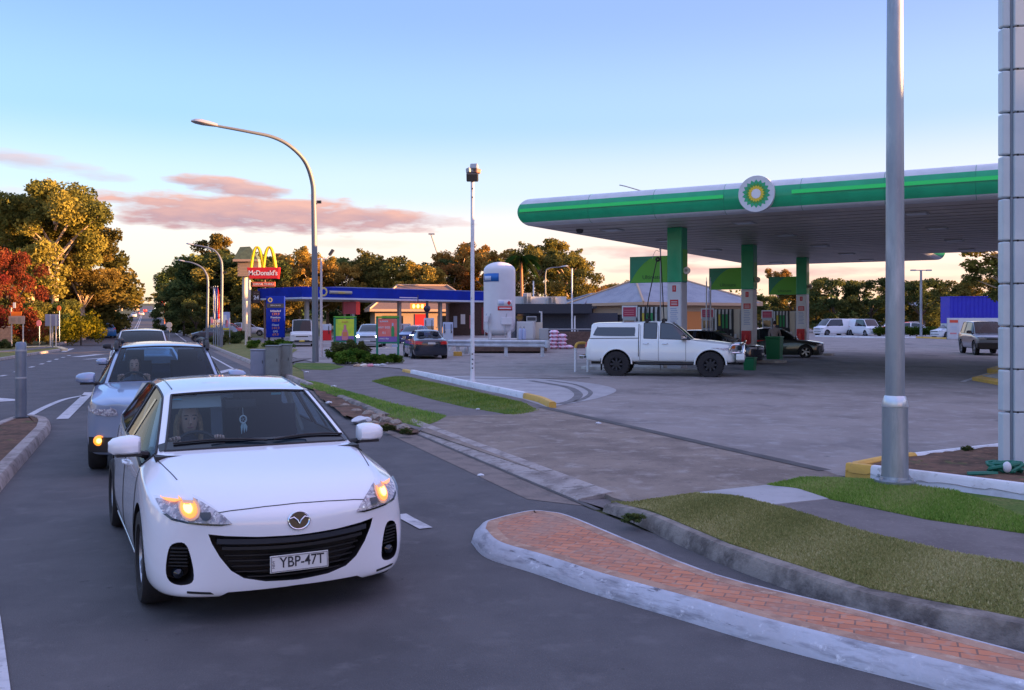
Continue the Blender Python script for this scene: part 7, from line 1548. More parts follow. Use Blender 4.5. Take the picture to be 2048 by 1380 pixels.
raised_kerb('yellow_kerb', densify([G(1832, 677), G(1862, 678), G(1892, 679)], 1.), .25, .17, m_yel, .02)
sheet('median_paving', [G(1630, 673), G(1832, 676), G(1892, 678), G(1890, 670), G(1640, 668)], m_lconc, z=.05, grid=4)
t = thing('occluder', 'long grey warehouse added out of view on the right to shade the street', 'occluder', Vector((62, -60, 0)), 0); mb = MB(); mb.b2(0, 20, 0, 101, 0, 9.2); mb.build('wall', m_dkwall, t); mb = MB(); mb.b2(-.4, 20.4, -.4, 101.4, 9.2, 9.6); mb.build('roof', m_roof, t)  # unseen block added to keep low sun off the foreground
for y in range(6, 100, 12): mb = MB(); mb.b2(-.1, .05, y, y+6, .1, 4.5); mb.build('roller_door', m_lgrey, t)
t = thing('occluder', 'lower brown brick warehouse added out of view on the right to block the sun, beyond the grey one', 'occluder', Vector((64, 41.5, 0)), 0); mb = MB(); mb.b2(0, 14, 0, 28.5, 0, 7.2); mb.b2(.5, 13.5, 3., 28.4, 7.5, 9.2); mb.build('wall', m_rust, t); mb = MB(); mb.b2(-.2, 14.2, 0, 28.6, 7.2, 7.499); mb.build('roof', m_roof, t)  # unseen; upper block added to keep sun off the gas tank
for y in (5, 16): mb = MB(); mb.b2(-.08, .05, y, y+5, .1, 4.); mb.build('roller_door', m_lgrey, t)
t = thing('occluder', 'pale warehouse added out of view on the right to block the sun, farthest of the three', 'occluder', Vector((67, 70.5, 0)), 0); mb = MB(); mb.b2(0, 12, 0, 33, 0, 12.6); mb.build('wall', m_lgrey, t); mb = MB(); mb.b2(-.2, 12.2, -.2, 33.2, 12.6, 12.9); mb.build('roof', m_roof, t)  # unseen; added at this height to shade the blue canopy
# --- signs, fence on the left verge
board('road_sign', 'orange work sign above a pale board on two sunlit posts, far left', 17, 49, 632, 648, 60, mat('board_peach', (.62, .40, .26), .6), 0, posts=[21.5, 44.5], pm=m_cream, print_=[(36, 42, 635, 645, m_fasc), (22, 31, 636, 643, m_fasc)])
t = pthing('work_sign', 'small orange work sign fixed above the pale board at far left', 'sign', 32, 60); loc_box(t, 'panel', mat('work_orange', (.80, .18, .01), .6), 22, 43, 623.5, 632, 60.1, .03); loc_box(t, 'bracket', m_cream, 21, 23, 615, 632, 60.15, .05); loc_box(t, 'flag', m_signw, 26, 31, 605, 616, 60.1, .02)
board('road_sign', 'plain grey back of a road sign on two posts on the left verge', 90, 118, 628.5, 652, 61, mat('sign_back_grey', (.34, .32, .38), .6), 0, posts=[], th=.03)
t = pthing('sign_posts', 'pair of sunlit cream posts carrying the grey backed road sign', 'post', 105, 60.8); [loc_box(t, 'post', m_cream, x-1, x+1, 629, 694, 60.8, .07) for x in (100.5, 111.5)]
for px, y0, y1, d, lb, m in ((78, 640, 653, 66, 'small pink sign on a thin post between the two boards on the left', m_pnk), (141, 648, 658, 80, 'small pink sign on a thin post by the yellow green bush', m_pnk), (184, 648, 656, 95, 'small red round sign right of the yellow green bush', m_redp), (190, 645, 654, 98, 'small red sign beside the red round sign', m_redp), (118, 611, 622, 66, 'orange roundel above the grey backed sign', mat('roundel_orange', (.6, .16, .04), .6))):
    t = pthing('small_sign', lb, 'sign', px, d, 0, 'small signs on the left verge'); c_ = P(px, (y0+y1)/2, d)-t.location; r_ = (y1-y0)/2*d/FPX
    mb = MB(); mb.lathe([(.001, 0), (r_, 0), (r_, .03), (.001, .03)], 18, Matrix.Rotation(R(90), 3, 'X') @ Matrix.Diagonal((.75, 1, 1)), c_); mb.build('disc', m, t); mb = MB(); mb.tube([(c_.x, .05, 0), (c_.x, .05, c_.z)], .03, 6); mb.build('post', m_galv, t)
t = pthing('street_sign', 'pale round sign over a small plate on a post right of the far road', 'sign', 338.5, 70); o = t.location; mb = MB(); c_ = P(338.5, 650, 70)-o; mb.lathe([(.001, 0), (.22, 0), (.22, .03), (.001, .03)], 18, Matrix.Rotation(R(90), 3, 'X'), c_); mb.build('disc', m_lgrey, t); mb = MB(); c2 = P(338.5, 658.5, 70)-o; mb.box(c2, (.36, .03, .16)); mb.build('plate', m_lgrey, t); mb = MB(); mb.tube([(0, .05, 0), (0, .05, c_.z)], .03, 6); mb.build('post', m_galv, t)
t = pthing('paling_fence', 'grey brown paling fence at the far left edge behind the orange sign', 'fence', -60, 66); loc_box(t, 'palings', mat('paling_wood', (.22, .17, .16), .9, var=.3, scale=5), -150, 22, 654, 688, 66, .08); loc_box(t, 'cap_rail', m_lgrey, -150, 22, 652.5, 654, 65.95, .14)
t = thing('traffic_light', 'traffic light showing red on a post right of the far road', 'traffic light', GD(327, 190), 0); o = t.location; c_ = P(324, 602, 190)-o; mb = MB(); mb.box(c_+Vector((0, 0, -.5)), (.6, .4, 1.5)); mb.build('housing', m_blk, t, bevel=.05); mb = MB(); mb.ball(c_+Vector((0, -.22, 0)), .34, 12, (1, .3, 1)); mb.build('red_lamp', mat('signal_red', (1, .05, .03), .3, emit=(1, .03, .03), es=6), t, smooth=True); mb = MB(); mb.tube([(.2, 0, 0), (.2, 0, c_.z)], .1, 8); mb.build('post', mat('signal_post', (.45, .14, .08), .6), t)
t = thing('truck', 'pale truck with a bright sunlit box far up the left side of the road', 'truck', GD(273, 420), AWAY); mb = MB(); mb.b2(-1.1, 1.1, -4, 3, .9, 3.6); mb.build('cargo_box', mat('box_cream', (.70, .50, .30), .5), t, bevel=.05); mb = MB(); mb.prism([(-1.05, .7), (1.05, .7), (1.05, 2.4), (.9, 2.7), (-.9, 2.7), (-1.05, 2.4)], 3.1, 4.8); mb.build('cab', m_van, t, bevel=.1); mb = MB(); [mb.lathe([(.001, -.15), (.5, -.15), (.5, .15), (.001, .15)], 14, Matrix.Rotation(R(90), 3, 'Y'), (x, y, .5)) for x in (-.9, .9) for y in (-2.8, 3.6)]; mb.build('wheels', m_rub, t)
# power poles far off and the leaning crane-like mast
t = thing('mast', 'thin leaning mast standing out against the sky above the far trees', 'mast', P(880, 523, 150), 0); d_ = P(862, 468, 150)-P(880, 523, 150); mb = MB(); mb.tube([Vector((0, 0, 0))-d_*.4, d_], .13, 6); mb.box(d_+Vector((.1, 0, 0)), (1.0, .3, .25)); mb.build('boom', m_lgrey, t)
# litter, debris by the broken kerb, hose reel and weeds in the planter
m_litter = mat('litter_white', (.62, .66, .70), .6, bump=.5, bscale=8)
for px, py, sc_, lb in ((658, 805, .05, 'crumpled white cup on the broken kerb left of the rubble'), (722, 840, .13, 'grey white plastic bag lying by the broken kerb behind the mirror'), (962, 950, .03, 'white scrap of paper in the gutter on the driveway lip'), (956, 818, .03, 'white scrap of litter at the edge of the green strip'), (1197, 846, .035, 'white scrap of litter on the dark seam of the forecourt'), (668, 772, .05, 'white scrap of litter on the mown strip'), (613, 744, .05, 'white scrap of paper on the far footpath')):
    t = thing('litter', lb, 'litter', G(px, py, .08), 0, 'scraps of litter'); bm = bmesh.new(); bmesh.ops.create_icosphere(bm, subdivisions=2, radius=sc_)
    for v in bm.verts: v.co.x *= 1.5; v.co.z *= .5; v.co += Vector((random.uniform(-1, 1), random.uniform(-1, 1), random.uniform(-1, 1)))*sc_*.22
    me = bpy.data.meshes.new('scrap'); bm.to_mesh(me); bm.free(); me.materials.append(m_litter); link(bpy.data.objects.new('scrap', me), t)
m_rock = layered('rubble', [((.20, .17, .14), 1, 0, 1, one), ((.10, .085, .07), 6, .45, .6, one), ((.32, .28, .24), 14, .56, .7, one)], bump=1.)
for px, py, sc_, lb in ((736, 828, .12, 'tan lump of broken kerb on the bare soil'), (755, 836, .16, 'dark grey lump of broken kerb, largest of the rubble'), (770, 842, .13, 'flat dark stone right of the largest lump of rubble'), (790, 846, .10, 'small rounded stone near the end of the mown strip'), (712, 822, .08, 'small stone behind the plastic bag'), (748, 847, .09, 'small dark stone in front of the rubble'), (806, 855, .11, 'low stone at the right end of the rubble'), (690, 812, .09, 'stone at the left end of the rubble')):
    t = thing('rock', lb, 'rock', G(px, py, .05), random.random()*6, 'lumps of broken kerb'); bm = bmesh.new(); bmesh.ops.create_icosphere(bm, subdivisions=2, radius=sc_)
    for v in bm.verts: v.co.x *= 1.4; v.co.z *= .6; v.co += Vector((random.uniform(-1, 1), random.uniform(-1, 1), random.uniform(-1, 1)))*sc_*.16
    me = bpy.data.meshes.new('stone'); bm.to_mesh(me); bm.free(); me.materials.append(m_rock); link(bpy.data.objects.new('stone', me), t)
t = thing('hose_pile', 'dark green ribbon and hose heap with a white knob at the foot of the pylon', 'hose', G(2010, 948, .12), 0); mb = MB(); pts = []
for i in range(60): a = i*.55; pts.append((math.cos(a)*(.16+.05*math.sin(i)), math.sin(a)*(.10+.03*math.cos(i*1.3)), .03+.10*abs(math.sin(i*.37)))); 
mb.tube(pts, .022, 6); mb.tube(catmull([(-.15, -.1, .02), (-.35, -.15, .03), (-.5, -.12, .02)], 5), .03, 6); mb.build('hose', mat('hose_green', (.005, .14, .09), .5), t, smooth=True); mb = MB(); mb.ball((-.04, -.12, .10), .05, 10, (1, .8, 1.3)); mb.build('knob', m_litter, t, smooth=True)
# ================================================================== TREES, SHRUBS, GRASS
rng = np.random.default_rng(11)
def leafmat(name, cols, trans=.3, k=1.85):
    m = bpy.data.materials.new(name); m.use_nodes = True; t = m.node_tree; t.nodes.clear()
    o = t.nodes.new('ShaderNodeOutputMaterial'); a = t.nodes.new('ShaderNodeAttribute'); a.attribute_name = 'leafvar'
    oi = t.nodes.new('ShaderNodeObjectInfo'); rp = t.nodes.new('ShaderNodeValToRGB'); cr = rp.color_ramp
    while len(cr.elements) < len(cols): cr.elements.new(.5)
    for i, c in enumerate(cols): cr.elements[i].position = i/(len(cols)-1); cr.elements[i].color = (*[v*k for v in c], 1)
    t.links.new(a.outputs['Fac'], rp.inputs[0]); hs = t.nodes.new('ShaderNodeHueSaturation'); mr = t.nodes.new('ShaderNodeMapRange'); mr.inputs[3].default_value = .475; mr.inputs[4].default_value = .52
    t.links.new(oi.outputs['Random'], mr.inputs[0]); t.links.new(mr.outputs[0], hs.inputs['Hue']); mr2 = t.nodes.new('ShaderNodeMapRange'); mr2.inputs[3].default_value = .8; mr2.inputs[4].default_value = 1.25; t.links.new(oi.outputs['Random'], mr2.inputs[0]); t.links.new(mr2.outputs[0], hs.inputs['Value']); t.links.new(rp.outputs[0], hs.inputs['Color'])
    d = t.nodes.new('ShaderNodeBsdfDiffuse'); tr = t.nodes.new('ShaderNodeBsdfTranslucent'); mx = t.nodes.new('ShaderNodeMixShader'); mx.inputs[0].default_value = trans
    t.links.new(hs.outputs[0], d.inputs[0]); t.links.new(hs.outputs[0], tr.inputs[0]); t.links.new(d.outputs[0], mx.inputs[1]); t.links.new(tr.outputs[0], mx.inputs[2]); t.links.new(mx.outputs[0], o.inputs[0]); MATS[name] = m; return m
L_gum = leafmat('gum_leaves', [(.034, .040, .013), (.070, .070, .019), (.125, .105, .025), (.18, .145, .035)]); L_dk = leafmat('dark_leaves', [(.015, .026, .012), (.030, .044, .016), (.06, .07, .022), (.10, .10, .03)])
L_rd = leafmat('autumn_leaves', [(.08, .045, .02), (.17, .045, .025), (.24, .065, .03), (.16, .11, .04)], k=1.); L_yg = leafmat('yellow_green_leaves', [(.10, .12, .01), (.20, .20, .015), (.30, .26, .02)], k=1.); L_gr = leafmat('bright_green_leaves', [(.02, .05, .01), (.04, .09, .015), (.08, .14, .02), (.14, .18, .03)], k=1.05)
L_or = leafmat('russet_leaves', [(.05, .04, .014), (.12, .085, .022), (.20, .12, .03), (.28, .15, .035)])
m_bark = layered('gum_bark', [((.36, .27, .20), 1, 0, 1, one), ((.20, .15, .11), 3, .45, .6, (1, 1, .3)), ((.48, .38, .30), 7, .55, .7, (1, 1, .3))], bump=.4); m_barkd = mat('dark_bark', (.09, .07, .055), .9, var=.3)
def leaf_mesh(name, centers, radii, n, size, m, flat=.8, wts=None):
    C_ = np.array(centers); Rr = np.array(radii); w = Rr**2 if wts is None else np.array(wts); idx = rng.choice(len(C_), n, p=w/w.sum())
    d = rng.normal(size=(n, 3)); d /= np.linalg.norm(d, axis=1)[:, None]; rr = rng.random(n)**.45
    pos = C_[idx]+d*(Rr[idx]*rr)[:, None]*np.array([1, 1, flat])
    a = rng.normal(size=(n, 3)); a /= np.linalg.norm(a, axis=1)[:, None]; b = np.cross(a, rng.normal(size=(n, 3))); b /= np.linalg.norm(b, axis=1)[:, None]
    s = size*(.6+.8*rng.random(n))[:, None]; v = np.stack([pos-a*s*.5, pos+b*s*.32, pos+a*s*.5, pos-b*s*.32], 1).reshape(-1, 3)
    me = bpy.data.meshes.new(name); me.vertices.add(4*n); me.vertices.foreach_set('co', v.ravel()); me.loops.add(4*n); me.loops.foreach_set('vertex_index', np.arange(4*n)); me.polygons.add(n); me.polygons.foreach_set('loop_start', np.arange(n)*4); me.polygons.foreach_set('loop_total', np.full(n, 4)); me.update()
    at = me.attributes.new('leafvar', 'FLOAT', 'FACE'); cv = rng.random(len(C_)); at.data.foreach_set('value', np.clip(.65*cv[idx]+.35*rng.random(n)+.0, 0, 1).astype(np.float32)); me.materials.append(m); return me
def make_tree(kind, n, size, m, H=12., seed=0, bark=None):
    """returns crown mesh and trunk mesh for a tree H metres tall"""
    rnd = random.Random(seed); cs = []; rs = []; mb = MB()
    if kind == 'gum':
        mb.tube([(0, 0, -.3), (.05, 0, H*.2), (.2, .1, H*.42), (.1, .0, H*.62)], [.30, .24, .17, .09], 8)
        for i in range(34):
            z = H*(.34+.62*rnd.random()**.85); a = rnd.random()*6.28; env = math.sin(math.pi*min(1, max(0, (z/H-.18)/.84)))**.6; r = H*.36*env*(.35+.65*rnd.random()); c = Vector((math.cos(a)*r, math.sin(a)*r, z)); R_ = H*(.055+.055*rnd.random())
            cs.append(tuple(c)); rs.append(R_)
            if i % 2 == 0: b0 = Vector((.1, 0, max(H*.25, z-r*.8-H*.08))); mb.tube([b0, b0.lerp(c, .5)+Vector((0, 0, H*.02)), c], [.10, .07, .03], 5)
            for q in range(2): cs.append((c.x+rnd.uniform(-1, 1)*R_, c.y+rnd.uniform(-1, 1)*R_, c.z+rnd.uniform(-.6, .8)*R_)); rs.append(R_*.55)
    elif kind == 'dense':
        mb.tube([(0, 0, -.3), (0, 0, H*.5)], [.28, .12], 8)
        for i in range(46):
            z = H*(.10+.84*rnd.random()); a = rnd.random()*6.28; env = (1-abs((z/H-.48)/.52)**2.4)**.5; r = H*.40*env*(.55+.45*rnd.random()**.5); cs.append((math.cos(a)*r, math.sin(a)*r, z)); rs.append(H*(.07+.06*rnd.random()))
        for i in range(5): a = i*1.3; mb.tube([(0, 0, H*.3), (math.cos(a)*H*.2, math.sin(a)*H*.2, H*.6)], [.10, .04], 5)
    elif kind == 'tall':
        mb.tube([(0, 0, -.3), (.1, 0, H*.5), (0, .1, H*.85)], [.28, .18, .06], 8)
        for i in range(30):
            z = H*(.45+.52*rnd.random()); a = rnd.random()*6.28; r = H*.20*(.3+.7*rnd.random()); c = Vector((math.cos(a)*r, math.sin(a)*r, z)); cs.append(tuple(c)); rs.append(H*(.045+.035*rnd.random()))
            if i % 2 == 0: mb.tube([(0, 0, z-H*.12), c], [.08, .03], 5)
    elif kind == 'bush':
        mb.tube([(0, 0, -.1), (0, 0, H*.5)], [.06, .03], 6)
        for i in range(22): a = rnd.random()*6.28; r = H*.55*rnd.random()**.5; z = H*(.15+.65*rnd.random()*(1-(r/(H*.6))**2*.6)); cs.append((math.cos(a)*r, math.sin(a)*r, z)); rs.append(H*(.16+.10*rnd.random()))
    return leaf_mesh('crown', cs, rs, n, size, m), mb, bark or m_bark
PROT = {}
def proto(key, *a, **k):
    cm, mb, bk = make_tree(*a, **k); PROT[key] = (cm, mb, bk, k.get('H', 12.), None)
def plant(key, loc, h, rz, label, group, name='gum_tree', cat='tree', wide=1., parts=('crown', 'trunk')):
    cm, mb, bk, H, tm = PROT[key]; t = thing(name, label, cat, loc, rz, group); t.scale = (h/H*wide, h/H*wide, h/H)
    c = bpy.data.objects.new(parts[0], cm); link(c, t)
    if tm is None:
        o = mb.build(parts[1], bk, t, smooth=True); PROT[key] = (cm, mb, bk, H, o.data)
    else: link(bpy.data.objects.new(parts[1], tm), t)
    return t
proto('gumA', 'gum', 24000, .25, L_gum, H=13., seed=3); proto('gumB', 'gum', 12000, .32, L_gum, H=12., seed=8); proto('gumC', 'gum', 12000, .32, L_or, H=12., seed=21); proto('gumD', 'tall', 7000, .30, L_or, H=12., seed=5)
proto('denA', 'dense', 13000, .30, L_dk, H=9., seed=2, bark=m_barkd); proto('denB', 'dense', 13000, .30, L_gum, H=9., seed=12, bark=m_barkd); proto('denC', 'dense', 9000, .24, L_dk, H=7., seed=33, bark=m_barkd)
proto('red', 'dense', 15000, .17, L_rd, H=7., seed=4, bark=m_barkd); proto('yel', 'bush', 2600, .20, L_yg, H=3., seed=6, bark=m_barkd); proto('bush', 'bush', 2600, .16, L_gr, H=1.6, seed=9, bark=m_barkd); proto('dbush', 'bush', 3000, .20, L_dk, H=2.2, seed=10, bark=m_barkd)
proto('tallB', 'tall', 7000, .30, L_gum, H=12., seed=15)
def tp(key, px, top, d, label, group, wide=1., name='gum_tree', base=None, cat='tree', parts=('crown', 'trunk')):
    if group == LT and d > 110: px = min(px, 291-(5.6+5.5)*2000/d)
    if group == RT and d > 140: px = max(px, 291+(4.4+5.5)*2000/d)
    b = GD(px, d); z = HC+(YH-top)/FPX*d; return plant(key, b, (z-b.z)*1.0, random.random()*6.28, label, group, name, cat, wide, parts)
LT = 'trees along the left of the road'; RT = 'trees lining the right of the road'; MT = 'trees behind the blue station'; ET = 'trees beyond the far car park'
tp('gumA', 108, 362, 80, 'biggest gum tree on the left, its crown gold on the right side against the sky', LT, 1.08)
tp('gumA', 165, 440, 86, 'gum tree filling in the right shoulder of the biggest one', LT, 1.15)
tp('gumA', 62, 392, 84, 'tall gum filling the left shoulder of the biggest one', LT, 1.1); tp('denB', 140, 440, 92, 'full rounded gold tree behind the biggest gum', LT, 1.2); tp('denB', 185, 500, 96, 'full rounded tree under the right shoulder gum', LT, 1.2); tp('denB', 90, 500, 90, 'full rounded tree behind the trunk of the biggest gum', LT, 1.3)
tp('gumB', 10, 420, 92, 'gum tree half out of the frame at the far left, behind the red one', LT, 1.2); tp('gumB', 55, 470, 95, 'gum tree between the far left gum and the biggest one', LT, 1.1)
tp('red', 14, 490, 70, 'red autumn tree at the far left edge', LT, .85, 'autumn_tree'); tp('red', -60, 520, 60, 'second red autumn tree, mostly beyond the left edge of the view', LT, 1.0, 'autumn_tree')
for px, top, d, k, w, lb in ((-20, 585, 68, 'denC', 1.2, 'dark green bush tree at the left edge behind the fence'), (62, 600, 74, 'denB', 1.2, 'bushy tree behind the orange sign'), (95, 606, 76, 'denA', 1.2, 'dark bushy tree behind the grey backed sign'), (130, 598, 78, 'denB', 1.1, 'bushy tree just left of the yellow green bush'), (150, 588, 100, 'denA', 1.1, 'dark tree behind the yellow green bush'), (198, 590, 100, 'denA', 1.1, 'dark tree right of the yellow green bush'), (222, 575, 118, 'denA', 1.1, 'dark tree at the left kerb above the blue hatchback'), (215, 520, 125, 'gumB', 1.1, 'tall gum at the right end of the big tree group'), (243, 560, 150, 'denB', 1.1, 'rounded tree left of the road above the blue hatchback'),
    (252, 540, 175, 'gumC', 1.2, 'russet gum left of the road where it starts to climb'), (266, 548, 215, 'gumC', 1.2, 'russet gum further up the left side of the road'), (275, 560, 270, 'gumC', 1.3, 'sunlit gum near the top of the hill, left side'), (286, 578, 370, 'gumC', 1.4, 'small distant sunlit gum left of the hill top'), (292, 590, 520, 'gumC', 1.6, 'farthest sunlit gum where the road disappears'), (303, 590, 470, 'gumB', 1.6, 'farthest dark gum right of the road end')):
    tp(k, px, top, d, lb, LT, w)
tp('yel', 162, 612, 70, 'round yellow green bush on the left verge', LT, .95, 'yellow_bush', cat='bush', parts=('foliage', 'stem'))
for px, top, d, k, w, lb in ((316, 560, 330, 'gumB', 1.4, 'distant gum at the right of the hill top'), (322, 540, 260, 'denA', 1.5, 'dark round tree behind the traffic light'), (335, 530, 215, 'gumB', 1.4, 'gum tree right of the traffic light'), (352, 528, 180, 'denA', 1.5, 'dark dense tree above the pale street sign'), (372, 530, 150, 'denA', 1.4, 'dark dense tree behind the shorter street lamp'), (398, 524, 135, 'denB', 1.3, 'dense tree between the two small lamps'), (425, 505, 125, 'denA', 1.3, 'dark dense tree behind the banner flags'), (432, 472, 132, 'tallB', 1.0, 'slender gum whose crown stands above the two small street lamps'), (455, 512, 122, 'denB', 1.3, 'dense tree left of the roofed tan sign'), (480, 500, 128, 'denA', 1.3, 'dark dense tree behind the roofed tan sign'), (512, 515, 124, 'denA', 1.3, 'dark dense tree behind the yellow arches'), (340, 590, 120, 'denA', 1.1, 'low dark tree beside the pale street sign'), (368, 600, 104, 'denC', 1.1, 'low dark tree at the foot of the shorter lamp'), (392, 604, 100, 'denC', 1.1, 'low dark tree above the dark parked car'), (470, 610, 112, 'denC', 1.2, 'low dark tree left of the cream post'), (545, 560, 118, 'denB', 1.2, 'low tree behind the price board')):
    tp(k, px, top, d, lb, RT, w)
for px, top, d, k, w, lb in ((575, 508, 135, 'gumC', 1.1, 'russet gum behind the left end of the blue canopy'), (598, 498, 130, 'gumC', 1.0, 'tall russet gum left of the tall street lamp'), (628, 520, 128, 'gumC', 1.1, 'russet gum right behind the tall street lamp'), (655, 518, 134, 'gumC', 1.1, 'russet gum right of the upturned floodlight'), (690, 530, 130, 'gumC', 1.0, 'shorter russet gum above the blue canopy badge'), (715, 515, 142, 'denA', 1.3, 'dark dense tree above the middle of the blue canopy'), (745, 508, 138, 'gumB', 1.1, 'gum right of the dark dense tree above the blue canopy'), (775, 508, 132, 'denB', 1.2, 'rounded gold green tree above the blue canopy'), (810, 522, 130, 'denB', 1.2, 'rounded tree right of the gold green one'), (842, 528, 128, 'gumC', 1.2, 'russet gum left of the leaning mast'), (875, 520, 140, 'denA', 1.2, 'dark tree at the foot of the leaning mast'), (905, 525, 136, 'gumC', 1.1, 'russet gum left of the floodlight pole'), (925, 490, 140, 'gumC', 1.0, 'tall russet gum right behind the white floodlight pole'), (950, 486, 144, 'gumD', 1.1, 'tall open gum beside the white floodlight pole'), (985, 500, 135, 'gumC', 1.1, 'russet gum behind the gas tank'), (1015, 515, 128, 'gumB', 1.1, 'gum right behind the gas tank top'), (1075, 492, 130, 'gumB', 1.0, 'tall gum right of the palm'), (1105, 482, 135, 'tallB', 1.2, 'tall open gum rising above the flat roof'), (1132, 505, 128, 'gumB', 1.1, 'gum behind the thin white pole'), (1158, 540, 124, 'denB', 1.1, 'lower rounded tree right of the thin white pole'), (1190, 572, 150, 'gumC', 1.4, 'small far russet tree left of the grey roof'), (1215, 574, 155, 'gumC', 1.4, 'second small far russet tree above the grey roof'), (1258, 560, 170, 'gumC', 1.4, 'far russet tree under the tip of the green canopy'), (1285, 566, 175, 'gumB', 1.4, 'far gum just left of the hanging hose'), (1318, 572, 165, 'gumC', 1.4, 'far russet tree behind the first green board')):
    tp(k, px, top, d, lb, MT, w)
for px, top, d, k, w, lb in ((1415, 600, 130, 'denA', 1.3, 'dark tree behind the pair of white pipes'), (1460, 590, 135, 'denA', 1.5, 'dark tree behind the second green board'), (1520, 590, 140, 'denA', 1.5, 'dark tree between the second and third green columns'), (1555, 536, 150, 'gumD', 1.2, 'open russet tree above the third green board'), (1590, 560, 145, 'denB', 1.2, 'tree behind the farthest green column'), (1632, 566, 122, 'denB', .9, 'round tree right of the farthest green column, its edge gold'), (1668, 554, 118, 'denA', 1.15, 'round dark tree above the leftmost white van'), (1742, 556, 120, 'denA', 1.35, 'round dark tree directly left of the thick light pole'), (1792, 566, 126, 'denB', 1.1, 'round tree hidden behind the thick light pole'), (1842, 556, 116, 'denA', 1.3, 'round dark tree behind the slender far light pole'), (1910, 560, 135, 'denB', 1.5, 'broad olive tree above the blue container'), (1965, 552, 128, 'denB', 1.4, 'olive tree at the right above the blue container'), (2030, 556, 125, 'denA', 1.4, 'dark tree behind the white pylon'), (2110, 560, 120, 'denA', 1.5, 'dark tree beyond the right edge of the view')):
    tp(k, px, top, d, lb, ET, w, 'round_tree')
tp('tallB', 2008, 470, 66, 'dark leafy tree reaching in from behind the white pylon', ET, 1.7, 'leafy_tree')
# a backing belt of woodland behind everything
cs = []; rs = []
for i in range(260):
    u = i/259; px = -400+2900*u
    if 190 < px < 400: continue
    d = 235+30*random.random()-60*abs(u-.5); b = GD(px, d); top = HC+(YH-random.uniform(585, 603))/FPX*d
    for z in (b.z+1.5, (b.z+top)/2, top-2.): cs.append((b.x+random.uniform(-4, 4), b.y, z)); rs.append(random.uniform(3.2, 5.))
wood = bpy.data.objects.new('woodland', leaf_mesh('woodland', cs, rs, 30000, 1.1, L_dk)); link(wood); tag(wood, kind='stuff')
for i_, (x_, y_) in enumerate(((-30, 2), (-35, 14), (-38, 26), (-42, 38), (-48, 50), (-34, -10))): plant('denB', Vector((x_, y_, 0)), 8+i_ % 3, i_*1.1, ['tree beside the side street, off to the left behind the camera', 'second tree beside the side street off to the left', 'third tree beside the side street off to the left', 'fourth tree beside the side street off to the left', 'tree off to the left nearest the paling fence', 'last tree off to the left, well behind the camera'][i_], 'trees beside the side street', 'street_tree', wide=1.2)
for px, tp_, lb in ((262, 588, 'tree closing the road at the hill top, leftmost'), (280, 596, 'tree closing the road at the hill top, second from left'), (298, 594, 'tree closing the road at the hill top, third from left'), (318, 586, 'tree closing the road at the hill top, rightmost')): tp('gumB', px, tp_, 780, lb, 'trees closing the road at the hill top', 2.2)
# palm
t = thing('palm_tree', 'palm tree with drooping fronds behind the air conditioners', 'tree', GD(1042, 118), 0, MT); zt = HC+(YH-520)/FPX*118
mb = MB(); mb.tube([(0, 0, 0), (.1, 0, zt*.5), (0, 0, zt)], [.26, .20, .18], 10); mb.build('trunk', mat('palm_trunk', (.40, .20, .12), .9), t, smooth=True)
def frond(a, L_, droop, up):
    p = [Vector((0, 0, zt))]; 
    for i in range(1, 9): u = i/8; p.append(Vector((math.cos(a)*L_*u*.8, math.sin(a)*L_*u*.8, zt+up*u*L_*.6-droop*u*u*L_)))
    mb = MB(); mb.tube(p, .03, 4)
    for i in range(1, 8):
        for sd_ in (-1, 1):
            for q in range(4):
                b = p[i].lerp(p[i+1] if i < 8 else p[i], q*.25); s_ = Vector((-math.sin(a), math.cos(a), 0))*sd_; l = .95*(1-.5*abs(i/8-.4)); tip = b+s_*l*.55+Vector((math.cos(a)*.3, math.sin(a)*.3, -l*.8)); w_ = Vector((math.cos(a), math.sin(a), 0))*.14; mb.add([b-w_, b+w_, tip], [(0, 1, 2)])
    return mb
for k_ in range(22): frond(k_*2.4, 2.5+.6*random.random(), .55+.5*random.random(), 1.1-1.0*(k_/22)).build('frond', L_gr if k_ % 3 else L_gum, t, fixn=False)
# shrubs at the poster stands, hedges
def shrub(key, px, py, h, lb, grp='shrubs in front of the poster stands', wide=1., name='shrub'): return plant(key, G(px, py, .03), h, random.random()*6, lb, grp, name, 'shrub', wide, ('foliage', 'stem'))
for px, py, h, k, w, lb in ((676, 716, .95, 'dbush', 1.0, 'dark shrub left of the green framed yellow poster'), (700, 714, 1.05, 'dbush', 1.0, 'dark clipped shrub right under the yellow poster'), (722, 715, .95, 'dbush', .9, 'dark shrub at the right leg of the yellow poster'), (672, 727, .75, 'bush', 1.1, 'bright green shrub at the left end of the bed'), (695, 728, .85, 'bush', 1.2, 'bright green shrub in the middle of the bed'), (718, 727, .80, 'bush', 1.1, 'bright yellow green shrub right of the middle'), (742, 728, .62, 'bush', 1.2, 'low green shrub under the left leg of the red poster'), (765, 728, .58, 'bush', 1.2, 'low green shrub under the red poster'), (788, 727, .60, 'bush', 1.1, 'low green shrub at the right end of the bed'), (710, 720, .8, 'bush', 1., 'green shrub behind the bright front ones')):
    shrub(k, px, py, h, lb, wide=w)
for px, py, h, lb in ((508, 697, .8, 'low hedge bush left of the price board foot'), (540, 696, .75, 'low hedge bush in front of the price board'), (560, 696, .85, 'gold green hedge bush right of the price board'), (574, 697, .7, 'small hedge bush beside the white van')): shrub('bush', px, py, h, lb, 'hedge bushes by the price board', 1.15)
